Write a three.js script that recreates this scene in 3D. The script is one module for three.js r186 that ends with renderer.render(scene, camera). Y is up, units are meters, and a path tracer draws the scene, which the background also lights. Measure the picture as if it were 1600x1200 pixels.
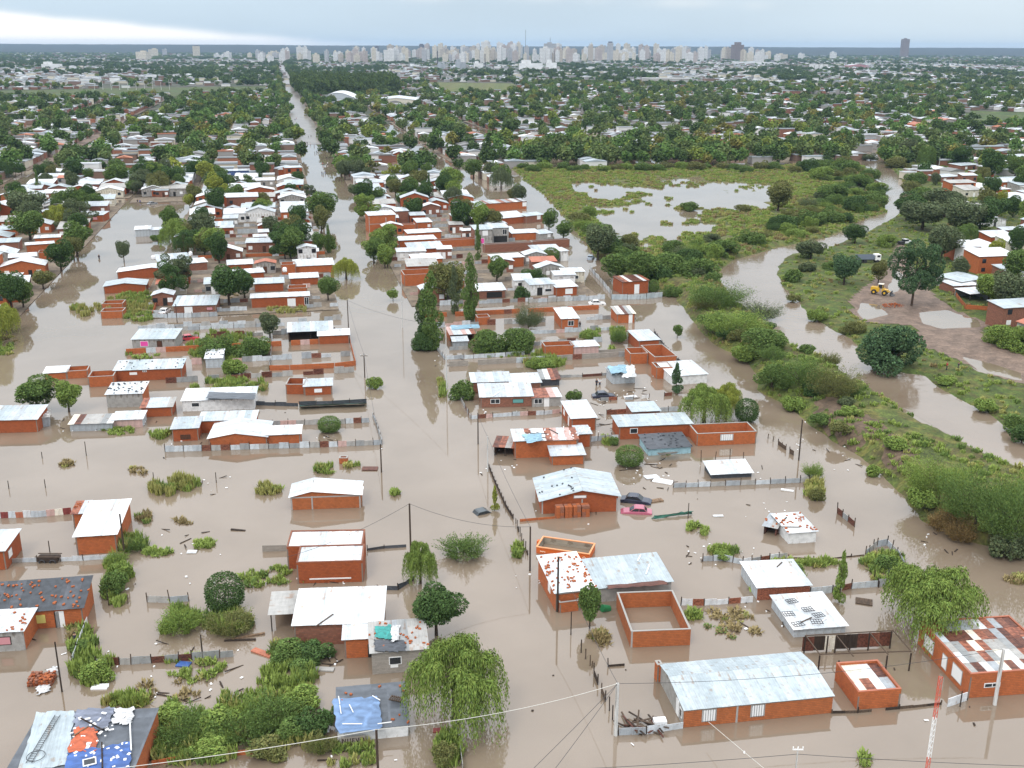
import * as THREE from 'three';
import { mergeGeometries } from 'three/addons/utils/BufferGeometryUtils.js';
import { MarchingCubes } from 'three/addons/objects/MarchingCubes.js';

// ---------------------------------------------------------------- camera
const CAM_H = 62, FOCAL = 1650, HORIZON = 72;               // photograph measured at 1600 x 1200
const scene = new THREE.Scene();
const camera = new THREE.PerspectiveCamera(2 * Math.atan(600 / FOCAL) * 180 / Math.PI, 4 / 3, 1, 30000);
camera.position.set(0, CAM_H, 0);
camera.rotation.order = 'YXZ';
camera.rotation.set(-Math.atan((600 - HORIZON) / FOCAL), 0, 0.215 * Math.PI / 180);
camera.updateMatrixWorld(true);
scene.add(camera);

// ---------------------------------------------------------------- random numbers and noise
function rng(seed) { let a = seed >>> 0; return () => { a = (a + 0x6D2B79F5) | 0; let t = Math.imul(a ^ (a >>> 15), 1 | a); t = (t + Math.imul(t ^ (t >>> 7), 61 | t)) ^ t; return ((t ^ (t >>> 14)) >>> 0) / 4294967296; }; }
const R = rng(20250307);
const rnd = (a, b, r = R) => a + (b - a) * r();
const pick = (a, r = R) => a[Math.floor(r() * a.length)];
function hash2(x, y, s) { let h = Math.imul(x, 374761393) + Math.imul(y, 668265263) + Math.imul(s, 2147483647 ^ 0x27d4eb2d); h = Math.imul(h ^ (h >>> 13), 1274126177); return ((h ^ (h >>> 16)) >>> 0) / 4294967296; }
function vnoise(x, y, per, s) {                                // value noise, periodic when per > 0
  const xi = Math.floor(x), yi = Math.floor(y), fx = x - xi, fy = y - yi;
  const m = v => per ? ((v % per) + per) % per : v;
  const u = fx * fx * (3 - 2 * fx), w = fy * fy * (3 - 2 * fy);
  const a = hash2(m(xi), m(yi), s), b = hash2(m(xi + 1), m(yi), s), c = hash2(m(xi), m(yi + 1), s), d = hash2(m(xi + 1), m(yi + 1), s);
  return a + (b - a) * u + (c - a) * w + (a - b - c + d) * u * w;
}
function fbm(x, y, per, s, oct = 4) { let v = 0, a = 0.5, t = 0; for (let i = 0; i < oct; i++) { v += a * vnoise(x, y, per, s + i); t += a; x *= 2; y *= 2; per *= 2; a *= 0.5; } return v / t; }
const clamp = (v, a = 0, b = 1) => Math.min(b, Math.max(a, v));
const smooth = (a, b, v) => { const t = clamp((v - a) / (b - a)); return t * t * (3 - 2 * t); };

// ---------------------------------------------------------------- sky: bright stratus over the whole town, clear strip low in the west
{
  const w = 2048, h = 1024, data = new Float32Array(w * h * 4);
  for (let j = 0; j < h; j++) {
    const el = ((j + 0.5) / h - 0.5) * 180, up = Math.max(0, Math.sin(el * Math.PI / 180));
    for (let i = 0; i < w; i++) {
      const th = ((i + 0.5) / w - 0.5) * 2 * Math.PI;              // atan2(z, x)
      let az = th * 180 / Math.PI + 90; if (az > 180) az -= 360;   // degrees right of the view
      const k = 0.97 + 1.15 * up;
      const n = el > -1 ? fbm(i / 64, el / (2.2 + el * 0.12), 32, 7, 4) - 0.5 : 0;
      const side = smooth(2, 26, az) * smooth(120, 60, az);
      let r = (0.475 + 0.09 * side) * k, g = (0.575 + 0.075 * side) * k, b = (0.655 + 0.05 * side) * k;
      const grey = smooth(2, 30, el);
      r += (0.735 * k - r) * grey; g += (0.76 * k - g) * grey; b += (0.795 * k - b) * grey;
      const m = 1 + 0.16 * n; r *= m; g *= m; b *= m;
      if (el > -2 && el < 6) {                                     // clear strip
        const d = -az, edge = d < 6 ? -1 : d < 26 ? (d - 7.5) / 18.5 * 1.5 : d < 60 ? 1.5 + (d - 26) / 34 : d < 150 ? 2.5 * (150 - d) / 90 : -1;
        const s = smooth(0.16, -0.22, el - edge - 0.25 * (fbm(i / 16, 3, 128, 9, 3) - 0.5));
        r += (0.98 - r) * s; g += (0.945 - g) * s; b += (0.90 - b) * s;
        for (const [ca, ce, ra, re, f] of [[-4.5, 2.45, 1.6, 0.28, 0.16], [1.2, 2.5, 1.8, 0.3, 0.16], [8.6, 2.1, 1.9, 0.2, 0.17], [12.3, 2.0, 0.8, 0.18, 0.1], [4.2, 2.15, 1.0, 0.12, 0.08]]) {
          const q = ((az - ca) / ra) ** 2 + ((el - ce) / re) ** 2;
          if (q < 4) { const e = Math.exp(-q) * f * (0.6 + 0.8 * fbm(i / 4, j / 2, 0, 21, 3)); r += e * (0.8 - r) * 2.2; g += e * (0.8 - g) * 2.2; b += e * (0.8 - b) * 2; }
        }
      }
      const o = (j * w + i) * 4; data[o] = r; data[o + 1] = g; data[o + 2] = b; data[o + 3] = 1;
    }
  }
  const sky = new THREE.DataTexture(data, w, h, THREE.RGBAFormat, THREE.FloatType);
  sky.mapping = THREE.EquirectangularReflectionMapping; sky.magFilter = THREE.LinearFilter; sky.minFilter = THREE.LinearFilter; sky.needsUpdate = true;
  scene.background = sky; scene.environment = sky;
}
// ---------------------------------------------------------------- sun, veiled by the cloud
const sun = new THREE.DirectionalLight(new THREE.Color(1, 0.965, 0.92), 1.0);
sun.position.set(-260, 640, 140); sun.target.position.set(0, 0, -300); scene.add(sun, sun.target);
sun.castShadow = true; sun.shadow.radius = 30; sun.shadow.mapSize.set(4096, 4096);
Object.assign(sun.shadow.camera, { left: -500, right: 500, top: 600, bottom: -600, near: 10, far: 2500 });
const renderer = new THREE.WebGLRenderer({ antialias: true });
renderer.setSize(1024, 768);
renderer.shadowMap.enabled = true; renderer.shadowMap.type = THREE.PCFSoftShadowMap;
renderer.toneMapping = THREE.LinearToneMapping;
renderer.toneMappingExposure = 1.32;
scene.fog = new THREE.FogExp2(new THREE.Color(0.5, 0.72, 1.0), 0.00005);

// ---------------------------------------------------------------- survey of the ground: where a sight line meets the level h
const V3 = (x, y, z) => new THREE.Vector3(x, y, z);
function G(px, py, h = 0) {
  const d = V3((px - 800) / FOCAL, (600 - py) / FOCAL, -1).applyQuaternion(camera.quaternion);
  const t = (h - CAM_H) / d.y; return V3(d.x * t, h, d.z * t);
}
const inv = camera.matrixWorld.clone().invert();
function toPx(p) { const q = p.clone().applyMatrix4(inv); return [800 + FOCAL * q.x / -q.z, 600 - FOCAL * q.y / -q.z, -q.z]; }
function heightTo(p, py) { let a = 0, b = 400; for (let i = 0; i < 36; i++) { const m = (a + b) / 2; if (toPx(V3(p.x, p.y + m, p.z))[1] > py) a = m; else b = m; } return (a + b) / 2; }
const perMetre = p => FOCAL / toPx(p)[2];
const poly = pts => pts.map(([x, y]) => { const p = G(x, y); return [p.x, p.z]; });
function inside(p, x, z) { let c = false; for (let i = 0, j = p.length - 1; i < p.length; j = i++) { const [xi, zi] = p[i], [xj, zj] = p[j]; if ((zi > z) !== (zj > z) && x < (xj - xi) * (z - zi) / (zj - zi) + xi) c = !c; } return c; }
function edgeDist(p, x, z) { let m = 1e9; for (let i = 0, j = p.length - 1; i < p.length; j = i++) { const [ax, az] = p[j], [bx, bz] = p[i]; const dx = bx - ax, dz = bz - az; const t = clamp(((x - ax) * dx + (z - az) * dz) / (dx * dx + dz * dz + 1e-9)); m = Math.min(m, Math.hypot(x - ax - t * dx, z - az - t * dz)); } return inside(p, x, z) ? m : -m; }

// ---------------------------------------------------------------- textures
function tex(w, h, fn, srgb = true) {
  const d = new Uint8Array(w * h * 4);
  for (let j = 0; j < h; j++) for (let i = 0; i < w; i++) { const c = fn(i / w, j / h, i, j), o = (j * w + i) * 4; d[o] = clamp(c[0]) * 255; d[o + 1] = clamp(c[1]) * 255; d[o + 2] = clamp(c[2]) * 255; d[o + 3] = 255; }
  const t = new THREE.DataTexture(d, w, h, THREE.RGBAFormat); t.wrapS = t.wrapT = THREE.RepeatWrapping; t.magFilter = THREE.LinearFilter; t.minFilter = THREE.LinearMipmapLinearFilter; t.generateMipmaps = true;
  if (srgb) t.colorSpace = THREE.SRGBColorSpace; t.needsUpdate = true; return t;
}
function rep(t, x, y) { const c = t.clone(); c.repeat.set(x, y); c.needsUpdate = true; return c; }
const grey = (v) => [v, v, v];
const brickCell = (u, v, cols, rows) => { const r = Math.floor(v * rows), o = (r % 2) * 0.5; const c = Math.floor(u * cols + o) % cols; const fu = (u * cols + o) % 1, fv = (v * rows) % 1; return [c, r, fu, fv]; };
function brickTex(base, mort, s, spread) {           // 2.64 m x 2.0 m of hollow block laid in courses
  return tex(256, 256, (u, v) => {
    const [c, r, fu, fv] = brickCell(u, v, 8, 10); const k = 1 + spread * (hash2(c, r, s) - 0.5) + 0.10 * (fbm(u * 24, v * 24, 24, s + 3, 3) - 0.5);
    const m = fv < 0.17 ? 0.62 : fu < 0.05 ? 0.35 : 0, st = smooth(0.5, 0.9, fbm(u * 3, v * 3, 3, s + 9, 5)) * 0.12;
    return base.map((x, i) => { const y = x * k; const z = y + (mort[i] - y) * m; return z + (mort[i] * 0.8 - z) * st; });
  });
}
const T = {};
T.brick = brickTex([0.69, 0.378, 0.205], [0.43, 0.27, 0.19], 11, 0.11);
T.brickOld = brickTex([0.53, 0.345, 0.27], [0.42, 0.35, 0.31], 31, 0.2);
T.brickBump = tex(256, 256, (u, v) => { const [, , fu, fv] = brickCell(u, v, 8, 10); return grey(fv < 0.13 || fu < 0.05 ? 0.2 : 0.75 + 0.2 * fbm(u * 32, v * 32, 32, 5, 2)); }, false);
T.block = brickTex([0.60, 0.57, 0.535], [0.52, 0.50, 0.47], 51, 0.10);
T.plaster = tex(256, 256, (u, v) => { const n = fbm(u * 6, v * 6, 6, 71, 5), f = fbm(u * 48, v * 48, 48, 75, 2); const k = 0.86 + 0.22 * (n - 0.5) + 0.06 * (f - 0.5); const s = smooth(0.6, 0.75, fbm(u * 9, v * 3, 3, 79, 4)) * 0.16; return [k - s, k - s * 1.15, k - s * 1.3]; });
T.sheet = tex(256, 256, (u, v) => { const n = fbm(u * 4, v * 8, 4, 81, 5), str = fbm(u * 40, v * 3, 0, 83, 3); const k = 0.93 + 0.26 * (n - 0.5) + 0.16 * (str - 0.5); const rust = smooth(0.64, 0.85, fbm(u * 9, v * 9, 9, 87, 5)) * 0.22; return [k - rust * 0.35, k - rust * 0.75, k - rust * 1.0]; });
T.rust = tex(256, 256, (u, v) => { const n = fbm(u * 6, v * 8, 6, 91, 5), m = fbm(u * 22, v * 22, 22, 95, 3); const a = smooth(0.3, 0.7, n); const k = 0.85 + 0.3 * (m - 0.5); return [(0.40 + 0.22 * a) * k, (0.22 + 0.17 * a) * k, (0.16 + 0.14 * a) * k]; });
T.corr = tex(256, 8, (u) => grey(0.5 + 0.5 * Math.sin(u * Math.PI * 2 * 12)), false);
T.wood = tex(64, 256, (u, v) => { const n = fbm(u * 16, v * 3, 0, 101, 4); const k = 0.7 + 0.6 * (n - 0.3); return [0.40 * k, 0.335 * k, 0.28 * k]; });
T.tarp = tex(256, 256, (u, v) => { const a = fbm(u * 6 + 2 * fbm(u * 4, v * 4, 4, 111, 2), v * 10, 0, 113, 4); const k = 0.82 + 0.4 * (a - 0.5); return grey(k); });
T.tarpBump = tex(256, 256, (u, v) => grey(fbm(u * 5 + 1.5 * fbm(u * 4, v * 4, 4, 111, 2), v * 12, 0, 117, 4)), false);
T.ripple = tex(512, 512, (u, v) => grey(fbm(u * 24, v * 40, 8, 121, 4)), false);
T.flow = tex(512, 512, (u, v) => grey(fbm(u * 16 + 3 * fbm(u * 8, v * 8, 8, 131, 3), v * 16 + 3 * fbm(u * 8 + 4, v * 8, 8, 135, 3), 16, 139, 5)), false);
T.silt = tex(512, 512, (u, v) => { const n = fbm(u * 6 + 1.2 * fbm(u * 4, v * 4, 4, 141, 3), v * 6, 6, 145, 5); const k = 0.93 + 0.16 * (n - 0.5); return [k, k * (0.995 + 0.02 * (n - 0.5)), k * (0.99 + 0.05 * (n - 0.5))]; });
T.mud = tex(512, 512, (u, v) => { const n = fbm(u * 8, v * 8, 8, 151, 6), m = fbm(u * 40, v * 40, 40, 155, 3); const k = 0.78 + 0.4 * (n - 0.5) + 0.22 * (m - 0.5); return [k, k * 0.97, k * 0.94]; });
T.turf = tex(512, 512, (u, v) => { const n = fbm(u * 8, v * 8, 8, 161, 6), m = fbm(u * 50, v * 50, 50, 165, 3), y = smooth(0.45, 0.7, fbm(u * 5, v * 5, 5, 167, 5)), d = smooth(0.56, 0.74, fbm(u * 7, v * 7, 7, 169, 5)); const k = 0.75 + 0.5 * (n - 0.5) + 0.5 * (m - 0.5); let c = [0.36 + 0.09 * y, 0.41 + 0.03 * y, 0.21 + 0.04 * y]; c = c.map((q, i) => q + ([0.41, 0.35, 0.27][i] - q) * d * 0.6); return c.map(q => q * k); });
T.town = tex(1024, 1024, (u, v) => { const n = fbm(u * 20, v * 20, 20, 171, 5), m = fbm(u * 90, v * 90, 90, 175, 3), g = smooth(0.42, 0.62, fbm(u * 14, v * 14, 14, 177, 5)); const k = 0.8 + 0.4 * (n - 0.5) + 0.4 * (m - 0.5); const a = [0.52, 0.49, 0.45], b = [0.33, 0.38, 0.24]; return a.map((q, i) => (q + (b[i] - q) * g) * k); });
T.facade = tex(128, 128, (u, v) => { const fu = (u * 5) % 1, fv = (v * 4) % 1; const w = fu > 0.25 && fu < 0.78 && fv > 0.3 && fv < 0.78 ? 0.42 : 1; return grey(w * (0.95 + 0.08 * (hash2(Math.floor(u * 5), Math.floor(v * 4), 181) - 0.5))); });
T.bark = tex(64, 128, (u, v) => { const n = fbm(u * 10, v * 4, 0, 191, 4); const k = 0.6 + 0.8 * (n - 0.3); return [0.36 * k, 0.30 * k, 0.25 * k]; });

// ---------------------------------------------------------------- materials (real base colours, linear)
const C = (r, g, b) => new THREE.Color().setRGB(r, g, b);
const std = (o) => new THREE.MeshStandardMaterial({ roughness: 0.9, metalness: 0, ...o });
const M = {};
const bump = (t, s) => ({ bumpMap: t, bumpScale: s });
const wallUV = (t) => rep(t, 1 / 2.64, 1 / 2.0);
const bb = wallUV(T.brickBump), tb = wallUV(T.brick), tbo = wallUV(T.brickOld), tbl = wallUV(T.block), tpl = rep(T.plaster, 1 / 3, 1 / 3);
M.brick = std({ map: tb, ...bump(bb, 0.012) });
M.brickDeep = std({ map: tb, color: C(0.78, 0.68, 0.64), ...bump(bb, 0.012) });
M.brickTan = std({ map: tb, color: C(0.92, 1.0, 1.02), ...bump(bb, 0.012) });
M.bond = std({ map: tpl, color: C(0.30, 0.235, 0.19) });
M.brickOld = std({ map: tbo, ...bump(bb, 0.012) });
M.brickPale = std({ map: tbo, color: C(1.15, 1.1, 1.05), ...bump(bb, 0.012) });
M.block = std({ map: tbl, ...bump(bb, 0.01) });
M.plaster = std({ map: tpl, color: C(0.46, 0.44, 0.41) });
M.whitewash = std({ map: tpl, color: C(0.98, 0.98, 0.97) });
M.cream = std({ map: tpl, color: C(0.86, 0.80, 0.66) });
M.bluewash = std({ map: tpl, color: C(0.10, 0.17, 0.42) });
M.aqua = std({ map: tpl, color: C(0.42, 0.66, 0.74) });
M.pinkwall = std({ map: tpl, color: C(0.62, 0.30, 0.32) });
M.concrete = std({ map: tpl, color: C(0.50, 0.48, 0.45) });
const sheetMat = (c, m = T.sheet, o = {}) => std({ map: m, color: c, roughness: 0.55, ...bump(T.corr, 0.008), ...o });
M.white1 = sheetMat(C(0.73, 0.75, 0.77)); M.white2 = sheetMat(C(0.60, 0.64, 0.67)); M.white3 = sheetMat(C(0.82, 0.82, 0.815));
M.zinc1 = sheetMat(C(0.50, 0.545, 0.58)); M.zinc2 = sheetMat(C(0.38, 0.41, 0.435)); M.zinc3 = sheetMat(C(0.60, 0.64, 0.67));
M.old1 = sheetMat(C(0.32, 0.33, 0.33)); M.old2 = sheetMat(C(0.42, 0.41, 0.39));
M.pale1 = sheetMat(C(0.47, 0.535, 0.565)); M.pale2 = sheetMat(C(0.44, 0.51, 0.545)); M.pale3 = sheetMat(C(0.50, 0.56, 0.59));
M.rust1 = sheetMat(C(0.95, 0.95, 0.95), T.rust); M.rust2 = sheetMat(C(1.4, 1.3, 1.2), T.rust); M.rust3 = sheetMat(C(0.6, 0.55, 0.55), T.rust);
M.maroon = sheetMat(C(0.25, 0.05, 0.045)); M.terracotta = sheetMat(C(0.48, 0.16, 0.09)); M.pinkish = sheetMat(C(0.62, 0.42, 0.38)); M.creamSheet = sheetMat(C(0.85, 0.80, 0.68));
M.dark1 = std({ color: C(0.075, 0.085, 0.10), map: T.tarp, roughness: 0.6, ...bump(T.tarpBump, 0.05) }); M.dark2 = std({ color: C(0.11, 0.12, 0.14), map: T.tarp, roughness: 0.6, ...bump(T.tarpBump, 0.05) });
M.slate = std({ color: C(0.16, 0.18, 0.21), map: T.tarp, roughness: 0.5, ...bump(T.tarpBump, 0.03) });
const tarpMat = c => std({ color: c, map: T.tarp, roughness: 0.45, ...bump(T.tarpBump, 0.06), side: THREE.DoubleSide });
M.tarpBlue = tarpMat(C(0.07, 0.17, 0.50)); M.tarpPale = tarpMat(C(0.22, 0.36, 0.62)); M.tarpOrange = tarpMat(C(0.72, 0.15, 0.05)); M.tarpTeal = tarpMat(C(0.04, 0.42, 0.38)); M.tarpWhite = tarpMat(C(0.88, 0.88, 0.88)); M.tarpGrey = tarpMat(C(0.26, 0.29, 0.38)); M.tarpSky = tarpMat(C(0.35, 0.60, 0.75)); M.tarpGreen = tarpMat(C(0.05, 0.22, 0.15)); M.tarpBlack = tarpMat(C(0.02, 0.022, 0.026));
M.wood = std({ map: T.wood, color: C(0.9, 0.85, 0.8) }); M.woodDark = std({ map: T.wood, color: C(0.38, 0.34, 0.32) }); M.woodPale = std({ map: T.wood, color: C(2.2, 2.0, 1.7) });
M.whitePaint = std({ color: C(0.82, 0.82, 0.81), roughness: 0.6 }); M.black = std({ color: C(0.02, 0.02, 0.022), roughness: 0.7 }); M.iron = std({ color: C(0.05, 0.05, 0.055), roughness: 0.6 });
M.glass = new THREE.MeshPhysicalMaterial({ color: C(0.025, 0.03, 0.035), roughness: 0.08, metalness: 0 }); M.interior = std({ color: C(0.018, 0.017, 0.016) });
M.doorWood = std({ map: T.wood, color: C(0.9, 0.5, 0.32) }); M.yellowDoor = std({ color: C(0.62, 0.55, 0.16) }); M.pinkCloth = std({ color: C(0.75, 0.08, 0.36) }); M.roseShutter = std({ color: C(0.55, 0.25, 0.27) }); M.tealShutter = std({ color: C(0.12, 0.32, 0.30) });
M.pole = std({ map: T.wood, color: C(0.62, 0.55, 0.5) }); M.poleConcrete = std({ map: T.plaster, color: C(0.80, 0.79, 0.76) }); M.wire = std({ color: C(0.06, 0.06, 0.065) }); M.wirePale = std({ color: C(0.62, 0.60, 0.55) });
M.plastic = std({ color: C(0.86, 0.86, 0.86), roughness: 0.4 });
M.bark = std({ map: T.bark }); M.barkPale = std({ map: T.bark, color: C(1.5, 1.4, 1.3) });

// ---------------------------------------------------------------- names and labels
const taken = {};
function numbered(n) { const k = taken[n] = (taken[n] ?? -1) + 1; return k ? `${n}_${String(k).padStart(3, '0')}` : n; }
function tag(o, label, category, group, kind) { if (label) o.userData.label = label; if (category) o.userData.category = category; if (group) o.userData.group = group; if (kind) o.userData.kind = kind; return o; }
function thing(name, label, category, p = V3(0, 0, 0), turn = 0, group) { const o = new THREE.Group(); o.name = numbered(name); o.position.copy(p); o.rotation.y = turn; scene.add(o); return tag(o, label, category, group); }
function mesh(name, geo, mat, parent) { const m = new THREE.Mesh(geo, mat); m.name = name; m.castShadow = m.receiveShadow = true; parent.add(m); return m; }
function setting(name, geo, mat, kind = 'structure') { const m = mesh(numbered(name), geo, mat, scene); m.userData.kind = kind; return m; }
const ONES = ['', 'first', 'second', 'third', 'fourth', 'fifth', 'sixth', 'seventh', 'eighth', 'ninth', 'tenth', 'eleventh', 'twelfth', 'thirteenth', 'fourteenth', 'fifteenth', 'sixteenth', 'seventeenth', 'eighteenth', 'nineteenth'];
const TENS = ['', '', 'twent', 'thirt', 'fort', 'fift', 'sixt', 'sevent', 'eight', 'ninet'];
function ordinal(n) { if (n < 20) return ONES[n]; if (n >= 100) return n % 100 ? ['', 'one', 'two', 'three'][Math.floor(n / 100)] + ' hundred and ' + ordinal(n % 100) : ['', 'one', 'two', 'three'][n / 100] + ' hundredth'; const t = TENS[Math.floor(n / 10)]; return n % 10 ? t + 'y-' + ONES[n % 10] : t + 'ieth'; }

// ---------------------------------------------------------------- small geometry helpers
const unitBox = new THREE.BoxGeometry(1, 1, 1);
const unitSheets = [0, 1, 2, 3, 4, 5, 6, 7, 8, 9].map(i => { const g = new THREE.BoxGeometry(1, 1, 1), u = g.attributes.uv, a = (i * 0.37) % 1, b = (i * 0.61) % 1; for (let k = 0; k < u.count; k++) u.setXY(k, a + u.getX(k) * 0.3, b + u.getY(k) * 0.9); return g; });
const cyl = new THREE.CylinderGeometry(0.5, 0.5, 1, 8), pileCyl = new THREE.CylinderGeometry(0.4, 0.5, 1, 7);
function bx(w, h, d, x = 0, y = 0, z = 0, ry = 0, rx = 0, rz = 0) { const g = new THREE.BoxGeometry(w, h, d); if (rz) g.rotateZ(rz); if (rx) g.rotateX(rx); if (ry) g.rotateY(ry); g.translate(x, y, z); return g; }
function box(name, mat, parent, w, h, d, x, y, z, ry = 0) { const m = mesh(name, unitBox, mat, parent); m.scale.set(w, h, d); m.position.set(x, y, z); m.rotation.y = ry; return m; }
function bar(name, mat, parent, a, b, r) { const d = b.clone().sub(a), m = mesh(name, cyl, mat, parent); m.scale.set(2 * r, d.length(), 2 * r); m.position.copy(a).addScaledVector(d, 0.5); m.quaternion.setFromUnitVectors(V3(0, 1, 0), d.normalize()); return m; }
function slab(pts, thick) { const s = new THREE.Shape(pts.map(p => new THREE.Vector2(...p))); return new THREE.ExtrudeGeometry(s, { depth: thick, bevelEnabled: false }); }
const occupied = [];
const occupy = (p, r) => occupied.push([p.x, p.z, r]);

// ================================================================ setting: flood water, river, ground, banks
{
  const g = new THREE.PlaneGeometry(24000, 16000); g.rotateX(-Math.PI / 2); g.translate(0, -0.6, -7400);
  const u = g.attributes.uv; for (let i = 0; i < u.count; i++) u.setXY(i, u.getX(i) * 24000 / 260, u.getY(i) * 16000 / 260);
  setting('ground', g, std({ map: T.town, color: C(0.62, 0.62, 0.6) }));
}
function sheetOf(pts, y, scale) {                             // flat sheet with a given outline, uv in metres / scale
  const s = new THREE.Shape(pts.map(([x, z]) => new THREE.Vector2(x, -z))), g = new THREE.ShapeGeometry(s); g.rotateX(-Math.PI / 2); g.translate(0, y, 0);
  const p = g.attributes.position, u = g.attributes.uv; for (let i = 0; i < p.count; i++) u.setXY(i, p.getX(i) / scale, p.getZ(i) / scale); return g;
}
const waterMat = (c, s, r) => new THREE.MeshPhysicalMaterial({ color: c, map: rep(T.silt, 0.35, 0.35), roughness: r, metalness: 0, ior: 1.9, ...s });
M.flood = waterMat(C(0.25, 0.194, 0.142), bump(rep(T.ripple, 1, 1), 0.0012), 0.03);
M.river = waterMat(C(0.25, 0.19, 0.14), bump(rep(T.flow, 1, 1), 0.045), 0.1);
setting('flood_water', sheetOf([[-420, -20], [420, -20], [560, -900], [-640, -900]], 0, 22), M.flood);

const RIVER = poly([[1335, 236], [1362, 262], [1388, 300], [1390, 325], [1352, 340], [1300, 372], [1225, 385], [1150, 408], [1126, 432], [1150, 470], [1195, 500], [1240, 536], [1300, 566], [1345, 600], [1440, 655], [1520, 700], [1720, 790], [1800, 790], [1800, 740], [1600, 690], [1530, 640], [1462, 608], [1440, 588], [1385, 582], [1345, 568], [1330, 532], [1295, 514], [1260, 490], [1218, 445], [1212, 418], [1235, 396], [1290, 386], [1350, 362], [1400, 335], [1428, 310], [1402, 275], [1366, 236]]);
setting('river', sheetOf(RIVER, 0.012, 30), M.river);

// land that stands out of the flood: height field over an outline, soft irregular shore
function land(name, outline, cell, mat, uvm, heightAt, seed) {
  let x0 = 1e9, x1 = -1e9, z0 = 1e9, z1 = -1e9; for (const [x, z] of outline) { x0 = Math.min(x0, x); x1 = Math.max(x1, x); z0 = Math.min(z0, z); z1 = Math.max(z1, z); }
  x0 -= 3; z0 -= 3; const nx = Math.ceil((x1 - x0 + 3) / cell), nz = Math.ceil((z1 - z0 + 3) / cell), pos = [], uv = [], idx = [], hs = [];
  for (let j = 0; j <= nz; j++) for (let i = 0; i <= nx; i++) {
    const x = x0 + i * cell, z = z0 + j * cell; let d = edgeDist(outline, x, z);
    const h = d < -6 ? -9 : heightAt(d + 2.2 * (fbm(x / 6, z / 6, 0, seed, 3) - 0.5), x, z);
    hs.push(h); pos.push(x, h, z); uv.push(x / uvm, z / uvm);
  }
  for (let j = 0; j < nz; j++) for (let i = 0; i < nx; i++) { const a = j * (nx + 1) + i, b = a + 1, c = a + nx + 1, e = c + 1; if (Math.max(hs[a], hs[b], hs[c], hs[e]) > -0.25 && Math.min(hs[a], hs[b], hs[c], hs[e]) > -5) idx.push(a, c, b, b, c, e); }
  const g = new THREE.BufferGeometry(); g.setAttribute('position', new THREE.Float32BufferAttribute(pos, 3)); g.setAttribute('uv', new THREE.Float32BufferAttribute(uv, 2)); g.setIndex(idx); g.computeVertexNormals();
  return setting(name, g, mat);
}
M.turf = std({ map: T.turf, color: C(1.25, 1.25, 0.95), roughness: 1 }); M.mud = std({ map: T.mud, color: C(0.235, 0.175, 0.13), roughness: 0.75 }); M.wetRoad = std({ map: T.mud, color: C(0.30, 0.225, 0.18), roughness: 0.8 });
M.lawn = std({ map: T.turf, color: C(1.0, 1.15, 0.72), roughness: 1 });

const EMBANK = poly([[1620, 870], [1520, 848], [1440, 812], [1400, 760], [1350, 715], [1300, 690], [1240, 640], [1185, 610], [1185, 585], [1165, 560], [1120, 540], [1090, 510], [1070, 480], [1048, 455], [1020, 452], [975, 432], [935, 405], [905, 370], [880, 338], [845, 300], [815, 280], [830, 268], [880, 275], [900, 300], [930, 340], [965, 375], [1010, 392], [1075, 388], [1130, 370], [1180, 350], [1240, 340], [1300, 330], [1350, 322], [1380, 318], [1386, 332], [1345, 345], [1290, 372], [1215, 386], [1140, 408], [1118, 432], [1148, 474], [1190, 505], [1235, 542], [1295, 572], [1340, 604], [1435, 660], [1515, 706], [1720, 796], [1720, 870]]);
const embankH = (d, x, z) => d < 0 ? d * 0.5 : Math.min(1, d / 3.2) * (1.5 + 1.1 * fbm(x / 9, z / 9, 0, 205, 3)) * smooth(-420, -250, z) + 0.35 * Math.min(1, d / 2);
land('embankment', EMBANK, 0.9, M.turf, 14, embankH, 201);
land('bare_earth', poly([[1268, 628], [1330, 652], [1400, 702], [1428, 736], [1400, 752], [1350, 722], [1300, 690], [1262, 655]]), 0.8, std({ map: T.mud, color: C(0.20, 0.145, 0.10), roughness: 0.95 }), 7, (d, x, z) => d < -0.4 ? -9 : embankH(edgeDist(EMBANK, x, z), x, z) + 0.07 * smooth(-0.4, 1.5, d) + 0.14 * (fbm(x / 1.5, z / 1.5, 0, 207, 4) - 0.5), 209);
const WETLAND = poly([[790, 262], [900, 262], [1000, 258], [1150, 262], [1290, 255], [1340, 258], [1365, 285], [1385, 310], [1360, 326], [1240, 345], [1180, 356], [1100, 382], [1010, 395], [960, 378], [925, 345], [890, 310], [850, 292]]);
const POOLS = [poly([[930, 326], [1010, 324], [1060, 332], [1095, 342], [1108, 356], [1085, 372], [1040, 386], [1000, 392], [965, 370], [938, 345]]), poly([[1050, 276], [1130, 282], [1195, 292], [1198, 312], [1190, 330], [1150, 326], [1105, 308], [1060, 292]]), poly([[892, 288], [950, 292], [1050, 296], [1130, 312], [1120, 322], [1030, 316], [960, 312], [905, 302]])];
land('wetland', WETLAND, 1.8, M.turf, 17, (d, x, z) => { if (d < 0) return d * 0.4; let h = Math.min(0.40, d * 0.12) + 0.22 * (fbm(x / 7, z / 16, 0, 213, 4) - 0.42); for (const p of POOLS) { const q = edgeDist(p, x, z); h -= smooth(-16, 4, q) * 0.6; } return h + 1.25 * (fbm(x / 6, z / 13, 0, 219, 4) - 0.5); }, 211);
const EAST = poly([[1236, 396], [1213, 418], [1219, 443], [1262, 488], [1296, 513], [1331, 531], [1347, 567], [1386, 581], [1442, 587], [1464, 606], [1532, 639], [1602, 688], [1800, 738], [2000, 738], [2000, 238], [1368, 238], [1404, 275], [1430, 310], [1402, 337], [1352, 364], [1292, 388]]);
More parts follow.
